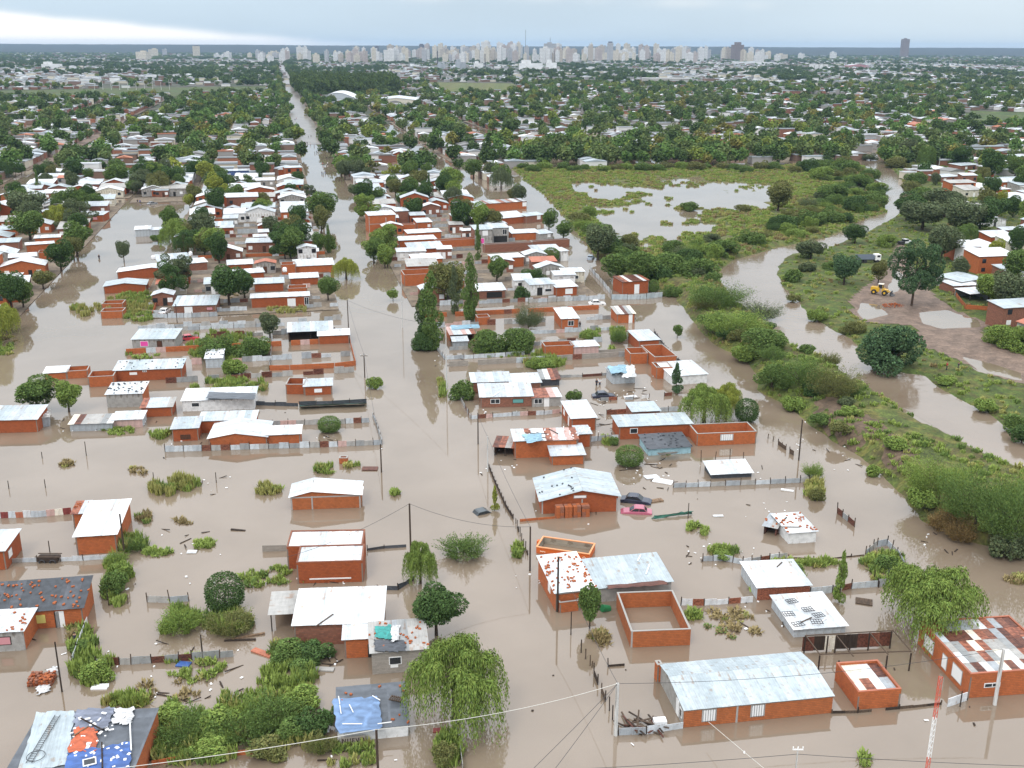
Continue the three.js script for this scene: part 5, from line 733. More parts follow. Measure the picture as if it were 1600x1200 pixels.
// brick homes on the right bank upstream
for (const [x0, x1, y, d, h, pal, w, l] of [[1511, 1550, 303, 9, 3, 'white', 'brickDeep', 'wide brick home with white roof upstream of the grove'], [1540, 1578, 308, 9, 3, 'white', 'brick', 'brick home with pale lid right of the wide one'], [1530, 1552, 284, 7, 4.2, 'zinc', 'brickDeep', 'tall brick home with white window behind the wide one'], [1466, 1498, 287, 7, 3, 'zinc', 'brickOld', 'brick and tin home nearest the upstream river'], [1486, 1503, 299, 5, 2.6, 'white', 'whitewash', 'white hut below the tin home'], [1580, 1612, 257, 8, 4, 'zinc', 'brickDeep', 'red brick home at the right frame edge upstream'], [1556, 1610, 292, 8, 3, 'pale', 'plaster', 'grey home with long pale roof at the right edge'], [1550, 1586, 331, 8, 4, 'white', 'whitewash', 'white home beside the lime tree upstream'], [1572, 1606, 318, 7, 3, 'white', 'brickOld', 'brick home behind the white one at the right edge'], [1500, 1530, 268, 8, 3, 'zinc', 'brickOld', 'brown home with zinc roof upstream'], [1545, 1575, 262, 8, 3, 'white', 'brickOld', 'brown home with white roof upstream']]) house(HB, l, 'house', [{ f: [x0, y, x1, y - 2], d, hf: h, hb: h + 0.4, pal, w, win: [['f', 0.3, 1, 1.6, 1.3, 'white'], ['f', 0.7, 0.3, 1.2, 2, 'black']] }], 'homes on the right bank upstream');
plant('round', 'lime', 1562, 330, 26, 296, 'bright lime tree beside the white upstream home', null, 0.3);
plant('round', 'deep', 1500, 262, 46, 226, 'dark tree left of the upstream brown homes', null, 0.3);
plant('round', 'deep', 1545, 282, 50, 232, 'tall dark tree among the upstream homes', null, 0.3);
plant('round', 'mid', 1585, 280, 44, 240, 'leafy tree among the upstream homes', null, 0.3);
plant('willow', 'mid', 1446, 262, 30, 222, 'drooping tree at the upstream river bend', null, 0.3);
plant('round', 'grey', 1418, 252, 40, 216, 'grey tree at the upstream river bend', null, 0.3);

// ================================================================ poles and wires
const pA = pole('white concrete pole at the corner of the pole fence', 962, 1149, 1068, { r: 0.2, mat: 'poleConcrete' });
const pB = pole('timber pole at the lower frame edge before the tarpaulin shack', 593, 1262, 1140, { r: 0.13 });
const pC = pole('white concrete pole in front of the patchwork roof house', 1554, 1101, 1014, { r: 0.2, mat: 'poleConcrete' });
const pD = pole('dark timber pole beside the small drooping tree', 643, 905, 787, { r: 0.13 });
const pE = pole('dark timber pole at the end of the patchwork fence', 596, 738, 694, { r: 0.12 });
const pF = pole('timber pole beside the orange container', 828, 892, 823, { r: 0.12 });
const pG = pole('timber pole in front of the stone-dotted house', 871, 956, 870, { r: 0.13, mat: 'woodDark' });
const pH = pole('timber pole near the carport corner', 747, 694, 645, { r: 0.11 });
const pI = pole('white pole on the street corner above the yellow shrub', 762, 737, 682, { r: 0.12, mat: 'poleConcrete' });
const pJ = pole('timber pole beside the channel fence', 1248, 719, 656, { r: 0.12, mat: 'woodDark' });
const pK = pole('timber pole at the walled yard corner', 545, 524, 469, { r: 0.12 });
const pL = pole('timber pole with crossarm in the flood below the walled yard', 570, 590, 553, { r: 0.12, arm: true });
const pM = pole('white pole in front of the poplars', 629, 512, 430, { r: 0.1, mat: 'poleConcrete' });
const pN = pole('white pole beside the grey fence corner below the poplars', 698, 612, 508, { r: 0.12, mat: 'poleConcrete' });
const pO = pole('thin pole at the left street bend', 109, 384, 352, { r: 0.13, mat: 'poleConcrete' });
const pP = pole('second thin pole at the left street bend', 102, 374, 350, { r: 0.13, mat: 'poleConcrete' });
const pQ = pole('timber pole before the grey and white gate', 277, 505, 475, { r: 0.1 });
const pR = pole('pole in front of the two storey orange house', 604, 372, 340, { r: 0.12, mat: 'poleConcrete' });
for (const [x, y, t, l] of [[66, 716, 706, 'lone stump left of the drowned branch'], [71, 762, 749, 'right of two fence stumps in open water'], [14, 764, 751, 'left of two fence stumps in open water'], [338, 754, 738, 'thin stake right of the yellow weed island'], [240, 748, 738, 'short stake behind the yellow weed island'], [135, 712, 690, 'bent stake below the patched shack'], [78, 863, 845, 'leaning stake behind the dark cart'], [1500, 1104, 1080, 'dark stake between brick box and white sheet'], [1450, 985, 950, 'thin stake under the large willow'], [1366, 905, 890, 'thin stake behind the slim tree'], [1373, 918, 908, 'dark fence stake right of the slim tree'], [892, 992, 956, 'dark stake beside the palm-like tree'], [1075, 810, 786, 'stake at the sunken green net']]) pole(l, x, y, t, { r: 0.07, mat: 'woodDark', name: 'wooden_stake' });
wire('pale service wire from concrete pole toward the timber pole', pA.top, pB.top, 0.7, 'wirePale', 0.03);
wire('pale wire leaving the timber pole to the lower left', pB.top, V3(-52, 5.5, -70), 0.8, 'wirePale', 0.03);
wire('dark power line between the two concrete poles', pA.top, pC.top, 0.9);
wire('dark wire running down to the lower edge from the concrete pole', pA.top, V3(-14, 6, -50), 0.5);
wire('second dark wire dropping from the concrete pole', pA.top, V3(-9, 6, -50), 0.7);
wire('dark wire from concrete pole up to the stone-dotted house pole', pA.top, pG.top, 0.6);
wire('thin wire across the street between dark timber poles', pD.top, pF.top, 0.9);
wire('thin wire from drooping tree pole to the brick twins', pD.top, G(450, 870, 3), 0.6);
wire('wire along the right kerb up to the carport pole', pF.top, pI.top, 0.5); wire('wire from carport pole to white corner pole', pH.top, pI.top, 0.3);
wire('wire over the street at the walled yard', pK.top, pN.top, 1.0); wire('wire down the left kerb from the walled yard', pK.top, pL.top, 0.5); wire('wire along the left kerb to the fence end pole', pL.top, pE.top, 0.7);
wire('pale service wire to the barred window house', G(1107, 1128, 1.7), V3(34, 9, -45), 0.4, 'wirePale', 0.025);
{ // red and white lattice mast, foot below the frame
  const p = G(1424, 1370), h = heightTo(p, 1058), g = thing('lattice_mast', 'red and white lattice mast rising at the lower right', 'mast', p), s = 0.16, red = std({ color: C(0.62, 0.10, 0.06) }), wh = M.whitePaint, n = Math.floor(h / 0.5);
  for (let i = 0; i < n; i++) { const y0 = i * h / n, y1 = (i + 1) * h / n, m = Math.floor((h - y0 - 0.01) / (h * 0.2)) % 2 === 0 ? red : wh; const c = [0, 1, 2].map(k => [Math.cos(k * 2.094) * s, Math.sin(k * 2.094) * s]); const gs = [];
    for (let k = 0; k < 3; k++) { const a = c[k], b = c[(k + 1) % 3]; gs.push(limbGeo([V3(a[0], y0, a[1]), V3(a[0], y1, a[1])], 0.022, 0.022)[0], limbGeo([V3(a[0], y0, a[1]), V3(b[0], y1, b[1])], 0.013, 0.013)[0], limbGeo([V3(a[0], y1, a[1]), V3(b[0], y1, b[1])], 0.013, 0.013)[0]); } mesh('lattice_section', mergeGeometries(gs), m, g); }
}
{ const p = G(1236, 1275), h = heightTo(p, 1169), g = thing('utility_pole', 'white topped pole with short crossarm at the lower edge', 'pole', p); const m = mesh('shaft', pileCyl, M.poleConcrete, g); m.scale.set(0.16, h + 0.6, 0.16); m.position.y = (h - 0.6) / 2; box('crossarm', M.whitePaint, g, 0.9, 0.08, 0.08, 0, h - 0.1, 0.05); for (const x of [-0.4, 0, 0.4]) { const q = mesh('insulator', cyl, M.whitePaint, g); q.scale.set(0.1, 0.22, 0.1); q.position.set(x, h + 0.05, 0.05); } }
wire('thin line to the short crossarm pole', V3(-20, 7, -70), G(1236, 1275).setY(6.2), 0.6); wire('thin line leaving the short crossarm pole', G(1236, 1275).setY(6.2), V3(70, 6.5, -72), 0.6);

// ================================================================ vehicles
function car(label, px, py, turn, paint, sink, o = {}) {
  const p = G(px, py, o.lift ?? 0); p.y -= sink; const g = thing(o.name ?? 'car', label, 'car', p, turn, o.group), L = 2.1, W = 0.82;
  const body = new THREE.Shape(); [[-L, 0.35], [-L, 0.78], [-1.35, 0.92], [0.75, 0.9], [1.75, 0.8], [L, 0.62], [L, 0.35]].forEach(([x, y], i) => i ? body.lineTo(x, y) : body.moveTo(x, y));
  const bg = new THREE.ExtrudeGeometry(body, { depth: 2 * W - 0.16, bevelEnabled: true, bevelSize: 0.08, bevelThickness: 0.08, bevelSegments: 2 }); bg.translate(0, 0, -W + 0.08); mesh('body', bg, paint, g);
  const cab = new THREE.Shape(); [[-1.55, 0.9], [-1.05, 1.38], [0.2, 1.42], [1.0, 0.9]].forEach(([x, y], i) => i ? cab.lineTo(x, y) : cab.moveTo(x, y));
  const cg = new THREE.ExtrudeGeometry(cab, { depth: 2 * W - 0.36, bevelEnabled: true, bevelSize: 0.04, bevelThickness: 0.06, bevelSegments: 2 }); cg.translate(0, 0, -W + 0.18); mesh('glasshouse', cg, M.glass, g);
  const roof = new THREE.Shape(); [[-1.08, 1.4], [-0.9, 1.46], [0.1, 1.49], [0.28, 1.42]].forEach(([x, y], i) => i ? roof.lineTo(x, y) : roof.moveTo(x, y)); const rg = new THREE.ExtrudeGeometry(roof, { depth: 2 * W - 0.3, bevelEnabled: true, bevelSize: 0.03, bevelThickness: 0.05, bevelSegments: 2 }); rg.translate(0, 0, -W + 0.15); mesh('roof', rg, paint, g);
  for (const s of [-1, 1]) { bar('pillar', paint, g, V3(-1.5, 0.92, s * 0.72), V3(-1.06, 1.42, s * 0.7), 0.06); bar('pillar', paint, g, V3(0.95, 0.92, s * 0.72), V3(0.22, 1.44, s * 0.7), 0.05); bar('pillar', paint, g, V3(-0.35, 0.92, s * 0.75), V3(-0.38, 1.44, s * 0.72), 0.04); const hl = mesh('headlight', unitBox, M.glass, g); hl.scale.set(0.1, 0.14, 0.34); hl.position.set(L + 0.04, 0.62, s * 0.55); const tl = mesh('tail_light', unitBox, M.maroon, g); tl.scale.set(0.1, 0.16, 0.3); tl.position.set(-L - 0.05, 0.68, s * 0.58); for (const x of [-1.25, 1.3]) { const w = mesh('wheel', new THREE.CylinderGeometry(0.31, 0.31, 0.2, 16).rotateX(Math.PI / 2), M.black, g); w.position.set(x, 0.31, s * 0.74); } }
  return g;
}
const paint = (r, g, b) => new THREE.MeshPhysicalMaterial({ color: C(r, g, b), roughness: 0.35, clearcoat: 0.7, clearcoatRoughness: 0.15 });
car('dark blue saloon drowned to its windows by the gabled house', 994, 784, -0.25, paint(0.012, 0.018, 0.045), 0.42);
car('pink-red saloon drowned to its windows beside the blue one', 994, 800, Math.PI - 0.1, paint(0.42, 0.10, 0.16), 0.62);
car('dark green car with only its roof above the street water', 756, 800, 0.5, paint(0.03, 0.045, 0.055), 1.05);
car('white saloon floating before the grey sheet fence', 933, 475, 0.05, paint(0.8, 0.8, 0.8), 0.45);
car('pale blue car parked on the channel side track', 923, 404, 1.3, paint(0.38, 0.46, 0.55), 0.35);
car('red car half under water at the green lot', 296, 530, 0.4, paint(0.55, 0.03, 0.05), 0.4);
car('white car behind the grey and cream gate', 258, 489, 1.5, paint(0.8, 0.8, 0.8), 0.2);
car('small dark car in the junk yard behind the narrow white roof', 943, 620, 0.1, paint(0.02, 0.025, 0.05), 0.45);
car('grey car stranded on the left flooded street', 238, 319, 0.9, paint(0.25, 0.26, 0.27), 0.4);
{ // pickup on the track
  const g = thing('pickup_truck', 'black and white pickup parked at the end of the dirt track', 'pickup', G(1413, 382, 0.55), 0.4), w = paint(0.75, 0.76, 0.77); box('bed', M.black, g, 2.0, 0.7, 1.8, -1.6, 0.85, 0); box('bonnet', w, g, 1.4, 0.6, 1.75, 1.9, 0.85, 0); box('cab', w, g, 1.9, 0.6, 1.75, 0.3, 0.85, 0); box('glasshouse', M.glass, g, 1.6, 0.6, 1.6, 0.25, 1.45, 0); box('roof', w, g, 1.5, 0.08, 1.6, 0.2, 1.79, 0); for (const s of [-1, 1]) for (const x of [-1.5, 1.7]) { const q = mesh('wheel', new THREE.CylinderGeometry(0.4, 0.4, 0.25, 14).rotateX(Math.PI / 2), M.black, g); q.position.set(x, 0.4, s * 0.85); }
  const t = thing('dump_truck', 'white cabbed dump truck with grey tipper by the dark tree', 'truck', G(1356, 410, 0.5), 0.05), grey = std({ color: C(0.16, 0.19, 0.24), roughness: 0.6 });
  const tub = new THREE.Shape([new THREE.Vector2(-2.6, 1.1), new THREE.Vector2(2.2, 1.1), new THREE.Vector2(2.5, 2.3), new THREE.Vector2(-2.8, 2.2)]); for (const s of [-1.15, 1.1]) { const e = new THREE.ExtrudeGeometry(tub, { depth: 0.08, bevelEnabled: false }); e.translate(-0.9, 0, s); mesh('tipper_side', e, grey, t); } box('tipper_floor', M.black, t, 4.9, 0.1, 2.2, -1.1, 1.1, 0); box('tipper_end', grey, t, 0.08, 1.15, 2.2, 1.5, 1.7, 0); box('chassis', M.black, t, 6.8, 0.3, 0.9, -0.3, 0.8, 0); box('cab', M.whitePaint, t, 1.7, 1.7, 2.2, 2.6, 1.65, 0); box('windscreen', M.glass, t, 0.06, 0.7, 1.9, 3.47, 2.0, 0); for (const s of [-1, 1]) { box('side_window', M.glass, t, 0.9, 0.6, 0.06, 2.75, 2.05, s * 1.1); for (const x of [-2.4, -1.2, 2.5]) { const q = mesh('wheel', new THREE.CylinderGeometry(0.5, 0.5, 0.35, 16).rotateX(Math.PI / 2), M.black, t); q.position.set(x, 0.5, s * 1.0); } }
  const l = thing('wheel_loader', 'yellow wheel loader with black bucket on the dirt clearing', 'loader', G(1376, 460, 0.5), -0.55), ye = paint(0.72, 0.42, 0.02); box('rear_body', ye, l, 2.2, 1.1, 1.6, -1.4, 1.35, 0); box('front_frame', ye, l, 1.5, 0.8, 1.2, 1.0, 1.1, 0); box('cab', M.glass, l, 1.1, 1.0, 1.2, -0.1, 2.2, 0); box('cab_roof', M.creamSheet, l, 1.35, 0.12, 1.5, -0.1, 2.78, 0); for (const s of [-1, 1]) for (const [dx, dz] of [[-0.6, 0.6], [0.5, 0.6]]) box('cab_post', ye, l, 0.1, 1.05, 0.1, dx - 0.05, 2.2, s * dz); for (const s of [-1, 1]) { bar('lift_arm', ye, l, V3(0.6, 1.7, s * 0.5), V3(2.6, 0.7, s * 0.5), 0.11); for (const x of [-1.6, 1.1]) { const q = mesh('wheel', new THREE.CylinderGeometry(0.68, 0.68, 0.45, 18).rotateX(Math.PI / 2), M.black, l); q.position.set(x, 0.68, s * 0.95); const hb = mesh('hub', cyl, ye, l); hb.scale.set(0.6, 0.5, 0.6); hb.rotation.x = Math.PI / 2; hb.position.set(x, 0.68, s * 0.95); } }
  const bs = new THREE.Shape([[0, 0.1], [1.0, 0.1], [0.35, 0.25], [0.15, 0.6], [0.2, 1.1], [0, 1.1]].map(q => new THREE.Vector2(...q))); const bk = new THREE.ExtrudeGeometry(bs, { depth: 2.7, bevelEnabled: false }); bk.translate(2.5, 0, -1.35); mesh('bucket', bk, M.iron, l);
}
{ // orange open container adrift
  const a = G(838, 864), b = G(921, 876), g = thing('open_container', 'orange open-topped steel container adrift beside the timber pole', 'container', a, Math.atan2(-(b.z - a.z), b.x - a.x)), w = a.distanceTo(b), d = 3.1, h = 0.85, or = std({ color: C(0.62, 0.13, 0.02), roughness: 0.55 }), rim = std({ color: C(0.78, 0.35, 0.16), roughness: 0.6 }), ins = std({ map: T.plaster, color: C(0.42, 0.38, 0.30) });
  const side = (sx, sz, x, z) => box('side_wall', or, g, sx, h + 0.5, sz, x, (h - 0.5) / 2, z); side(w, 0.1, w / 2, 0); side(w, 0.1, w / 2, -d); side(0.1, d - 0.1, 0.05, -d / 2); side(0.1, d - 0.1, w - 0.05, -d / 2); box('lining', ins, g, w - 0.2, 1.2, 0.04, w / 2, 0.2, -d + 0.075); box('lining', ins, g, 0.04, 1.2, d - 0.3, 0.125, 0.2, -d / 2);
  for (const [sx, sz, x, z] of [[w + 0.06, 0.2, w / 2, 0], [w + 0.06, 0.2, w / 2, -d], [0.2, d - 0.22, 0.06, -d / 2], [0.2, d - 0.22, w - 0.06, -d / 2]]) box('rim', rim, g, sx, 0.1, sz, x, h + 0.05, z);
  for (let i = 0; i < 6; i++) box('rib', or, g, 0.1, h - 0.1, 0.06, 0.4 + i * (w - 0.8) / 5, h / 2 - 0.05, 0.08);
  const cv = document.createElement('canvas'); cv.width = 512; cv.height = 64; const x = cv.getContext('2d'); x.fillStyle = 'rgb(206,101,38)'; x.fillRect(0, 0, 512, 64); x.fillStyle = '#f6e6d2'; for (const [u, n] of [[30, 52], [205, 48], [262, 62], [342, 44]]) for (let k = 0; k < n; k += 11) x.fillRect(u + k, 22 + (k % 3) * 2, 8, 22 - (k % 2) * 5); x.lineWidth = 8; x.strokeStyle = '#f6e6d2'; x.beginPath(); x.moveTo(452, 48); x.lineTo(472, 20); x.lineTo(492, 48); x.stroke();
  const t = new THREE.CanvasTexture(cv); t.colorSpace = THREE.SRGBColorSpace; const m = mesh('lettering_band', new THREE.BoxGeometry(w * 0.96, 0.45, 0.02), [or, or, or, or, std({ map: t, roughness: 0.6 }), or], g); m.position.set(w / 2, 0.42, 0.125);
  box('tail_door', or, g, 0.5, 0.7, 0.6, -0.25, 0.35, -d + 0.9);
}
{ const m = mesh(numbered('green_drum'), new THREE.CylinderGeometry(0.45, 0.45, 1.0, 18).rotateZ(1.2).rotateY(0.5), std({ color: C(0.015, 0.17, 0.06), roughness: 0.45 }), scene); m.position.copy(G(946, 951, 0.2)); tag(m, 'green plastic drum floating beside the roofless room', 'drum'); }
for (const [x, y, h, l] of [[240, 405, 3.2, 'white water tank on the long double gabled house'], [298, 399, 3.0, 'white water tank above the middle block cottages'], [445, 424, 3.2, 'white satellite-like tank leaning at the brick rooms'], [351, 274, 3.4, 'white water tank by the blue painted house']]) { const p = G(x, y, h), g = thing('water_tank', l, 'water tank', p); const m = mesh('tank', new THREE.LatheGeometry([[0.0, 0], [0.55, 0], [0.6, 0.1], [0.6, 0.85], [0.45, 1.05], [0.2, 1.15], [0, 1.15]].map(q => new THREE.Vector2(...q)), 18), M.plastic, g); mesh('stand', unitBox, M.concrete, g).scale.set(1, 0.3, 1); }

// ================================================================ people wading
function figureGeo() {
  const bones = [[[0, 1.0, 0], [0, 1.38, 0], .15, .17], [[0, 1.40, 0], [0, 1.52, 0], .07, .06], [[0, 1.6, 0.01], [0, 1.66, 0.01], .105, .1], [[-.18, 1.38, 0], [-.27, 1.1, .03], .06, .05], [[-.27, 1.1, .03], [-.25, .84, .1], .05, .036], [[.18, 1.38, 0], [.27, 1.12, .0], .06, .05], [[.27, 1.12, 0], [.24, .88, .12], .05, .036], [[-.09, .95, 0], [-.11, .5, .05], .1, .07], [[-.11, .5, .05], [-.11, .06, -.03], .07, .045], [[.09, .95, 0], [.11, .52, -.02], .1, .07], [[.11, .52, -.02], [.11, .06, -.1], .07, .045], [[-.11, .04, 0], [-.11, .03, .14], .045, .04], [[.11, .04, -.08], [.11, .03, .08], .045, .04]];
  const n = 56, mc = new MarchingCubes(n, new THREE.MeshBasicMaterial(), false, false, 60000), S = 0.95;
  const P = V3(), A = V3(), B = V3();
  for (let z = 0; z < n; z++) for (let y = 0; y < n; y++) for (let x = 0; x < n; x++) { P.set((x - n / 2) / (n / 2) * S, (y - n / 2) / (n / 2) * S + 0.88, (z - n / 2) / (n / 2) * S); let e = 0; for (const [a, b, r0, r1] of bones) { A.set(...a); B.set(...b).sub(A); const t = clamp(P.clone().sub(A).dot(B) / B.lengthSq()); const d = P.distanceTo(A.addScaledVector(B, t)) - (r0 + (r1 - r0) * t); e += Math.exp(-28 * d); } mc.field[z * n * n + y * n + x] = Math.log(e) / 28; }
  mc.isolation = 0; mc.update(); const c = mc.count, g = new THREE.BufferGeometry(); const pos = new Float32Array(c * 3), nor = new Float32Array(c * 3); for (let i = 0; i < c * 3; i += 3) { pos[i] = mc.positionArray[i] * S; pos[i + 1] = mc.positionArray[i + 1] * S + 0.88; pos[i + 2] = mc.positionArray[i + 2] * S; } g.setAttribute('position', new THREE.BufferAttribute(pos, 3)); const col = new Float32Array(c * 3); g.setAttribute('color', new THREE.BufferAttribute(col, 3)); g.computeVertexNormals(); return g;
}
const figure = figureGeo();
const CLOTH = { dark: [[0.03, 0.035, 0.05], [0.02, 0.022, 0.03]], red: [[0.4, 0.03, 0.03], [0.03, 0.03, 0.04]], blue: [[0.04, 0.09, 0.3], [0.03, 0.03, 0.035]], white: [[0.7, 0.7, 0.7], [0.05, 0.05, 0.08]], grey: [[0.18, 0.18, 0.19], [0.03, 0.03, 0.03]], green: [[0.05, 0.14, 0.07], [0.04, 0.04, 0.04]] };
const dressed = {}; for (const k in CLOTH) { const g = figure.clone(), p = g.attributes.position, c = g.attributes.color; for (let i = 0; i < p.count; i++) { const y = p.getY(i), x = Math.abs(p.getX(i)); const q = y > 1.62 && p.getZ(i) < 0.05 ? [0.02, 0.015, 0.012] : y > 1.45 || (x > 0.2 && y < 1.05) ? [0.36, 0.21, 0.14] : y > 0.92 ? CLOTH[k][0] : CLOTH[k][1]; c.setXYZ(i, ...q); } dressed[k] = g; }
M.person = std({ vertexColors: true, roughness: 0.85 });
function person(x, y, cloth, label, turn, depth = 0.45, group, lift = 0) { const p = G(x, y, lift); p.y -= depth; const m = mesh(numbered('person'), dressed[cloth], M.person, scene); m.position.copy(p); m.rotation.y = turn; tag(m, label, 'person', group); }
person(118, 1004, 'dark', 'person in dark clothes standing by the white bowed fence', 2.6);
person(155, 404, 'dark', 'lone person wading in the left flooded street', 0.3);
person(215, 316, 'dark', 'left of two people wading near the stranded grey car', 0.2, 0.4, 'pair in the left street'); person(219, 317, 'blue', 'right of two people wading near the stranded grey car', 0.4, 0.4, 'pair in the left street');
person(1479, 578, 'red', 'person in red on the grassy river bank', 1.2, 0, null, 0.6); person(1497, 577, 'dark', 'person in black crouched look beside the one in red', 1.0, 0.2, null, 0.6);
person(906, 510, 'dark', 'person at the corner of the blue window cottage', 0.6); person(932, 602, 'dark', 'left person near the buried shack', 0.5, 0.4); person(937, 601, 'white', 'right person near the buried shack in a white shirt', 0.1, 0.4);
{ const cs = ['dark', 'grey', 'blue', 'red', 'dark', 'white', 'green']; let k = 0; const at = [[503, 272], [505, 273], [508, 272], [504, 258], [506, 259], [512, 257], [492, 240], [495, 239], [491, 229], [474, 228], [478, 226], [480, 225], [485, 227], [482, 215], [470, 208], [486, 214], [461, 188], [463, 186], [468, 200], [452, 172], [454, 166], [337, 276], [341, 275], [329, 273], [228, 283], [245, 279], [252, 277]];
  for (const [x, y] of at) { const c = cs[k % 7]; person(x, y, c, `${ordinal(k + 1)} nearest walker in ${c} clothes up the flooded streets`, R() * 6.28, 0.3, 'walkers far up the streets'); k++; } }

// ================================================================ embankment and wetland shrubs
const bankLift = (px, py) => { const p = G(px, py), d = edgeDist(EMBANK, p.x, p.z); return Math.max(0, embankH(d, p.x, p.z)) * 0.9; };
{
  const list = [[1462, 770, 90, 705, 'feather', 'fresh'], [1525, 812, 108, 718, 'feather', 'mid'], [1580, 840, 110, 735, 'feather', 'mid'], [1590, 800, 80, 728, 'feather', 'fresh'], [1570, 868, 66, 808, 'bush', 'grey'], [1440, 790, 50, 752, 'bush', 'fresh'], [1480, 830, 56, 792, 'feather', 'brown'], [1500, 845, 40, 812, 'feather', 'brown'], [1300, 618, 74, 560, 'feather', 'olive'], [1248, 604, 84, 544, 'feather', 'mid'], [1206, 602, 64, 558, 'bush', 'mid'], [1240, 640, 40, 612, 'bush', 'fresh'], [1120, 478, 86, 430, 'feather', 'mid'], [1150, 520, 92, 478, 'feather', 'fresh'], [1192, 545, 78, 502, 'bush', 'mid'], [1110, 512, 60, 482, 'bush', 'mid'], [1170, 560, 60, 524, 'bush', 'fresh'], [1185, 500, 60, 462, 'feather', 'grey'], [1090, 440, 70, 392, 'bush', 'mid'], [1050, 432, 76, 384, 'bush', 'mid'], [1005, 446, 70, 392, 'round', 'mid'], [965, 440, 66, 396, 'round', 'mid'], [1020, 442, 60, 400, 'bush', 'deep'], [1130, 402, 56, 366, 'bush', 'mid'], [1075, 412, 50, 380, 'bush', 'deep'], [1172, 384, 54, 350, 'bush', 'mid'], [1222, 358, 50, 328, 'bush', 'deep'], [1262, 352, 56, 318, 'bush', 'mid'], [1300, 348, 54, 318, 'bush', 'mid'], [1340, 330, 50, 298, 'bush', 'deep'], [1365, 322, 46, 296, 'bush', 'mid'], [1300, 312, 56, 280, 'bush', 'mid'], [1340, 296, 50, 264, 'bush', 'mid'], [1285, 282, 46, 254, 'bush', 'fresh'], [1320, 268, 50, 240, 'bush', 'mid'], [1262, 268, 44, 240, 'bush', 'deep'], [1356, 280, 40, 256, 'bush', 'mid'], [1370, 300, 36, 280, 'bush', 'fresh'], [1215, 330, 60, 282, 'round', 'olive'], [1075, 328, 36, 310, 'bush', 'mid'], [930, 366, 52, 344, 'bush', 'mid'], [905, 348, 40, 326, 'bush', 'olive'], [948, 390, 60, 358, 'bush', 'deep'], [980, 400, 46, 378, 'bush', 'mid'], [1160, 330, 30, 316, 'bush', 'olive'], [1048, 462, 38, 440, 'bush', 'mid'], [1240, 372, 40, 352, 'bush', 'fresh'], [1200, 372, 36, 356, 'bush', 'olive'], [1400, 700, 44, 676, 'bush', 'fresh'], [1330, 650, 38, 630, 'bush', 'fresh'], [1366, 742, 30, 722, 'bush', 'fresh'], [1310, 675, 36, 655, 'bush', 'olive'], [1280, 660, 34, 640, 'bush', 'mid']];
  const toneWord = { fresh: 'bright green', mid: 'mid green', olive: 'olive', brown: 'browned', deep: 'dark green', grey: 'grey-green' }, sizeWord = w => w > 80 ? 'huge' : w > 60 ? 'large' : w > 45 ? 'middling' : 'small';
  const zone = (x, y) => y > 690 ? 'lower embankment' : y > 560 ? 'embankment by the willows' : y > 455 ? 'embankment bend' : y > 375 ? 'channel thicket' : x > 1180 ? 'river thicket' : 'wetland edge';
  const cnt = {}; for (const [x, y, w, t, k, c] of list.sort((a, b) => a[0] - b[0])) { const key = toneWord[c] + zone(x, y); cnt[key] = (cnt[key] ?? 0) + 1; plant(k, c, x, y, w, t, `${ordinal(cnt[key])} ${toneWord[c]} ${sizeWord(w)} shrub from the left on the ${zone(x, y)}`, 'embankment shrubs', y > 455 ? bankLift(x, y) : 0.2); }
  // far thicket row and small wetland shrubs
  let k = 0; const far = []; for (let i = 0; i < 26; i++) far.push([815 + i * 21 + rnd(-6, 6), 266 + rnd(-3, 4), rnd(22, 36)]);
  for (const [x, y, w] of far) plant('bush', pick(['mid', 'olive', 'fresh', 'mid']), x, y, w, y - w * 0.55, `${ordinal(++k)} bush from the left in the hedge behind the wetland`, 'hedge behind the wetland', 0.2);
  const east = []; for (let i = 0; i < 16; i++) east.push([1232 + i * 24 + rnd(-8, 8), 0]); k = 0;
  for (const [x, y, w, t, c] of [[1240, 440, 32, 414, 'mid'], [1280, 500, 40, 474, 'fresh'], [1330, 520, 44, 494, 'olive'], [1262, 425, 30, 404, 'grey'], [1480, 600, 36, 584, 'fresh'], [1540, 640, 40, 618, 'fresh'], [1580, 668, 44, 640, 'mid'], [1596, 690, 40, 656, 'deep'], [1420, 300, 40, 276, 'olive'], [1445, 312, 50, 286, 'mid'], [1360, 250, 26, 236, 'grey'], [1404, 262, 44, 240, 'olive'], [1430, 286, 44, 262, 'mid'], [1300, 422, 34, 404, 'mid'], [1240, 470, 24, 456, 'olive']]) plant('bush', c, x, y, w, t, `${ordinal(++k)} listed ${toneWord[c]} bush along the east river shore`.replace(' listed', ''), 'east shore bushes', 0.25);
}
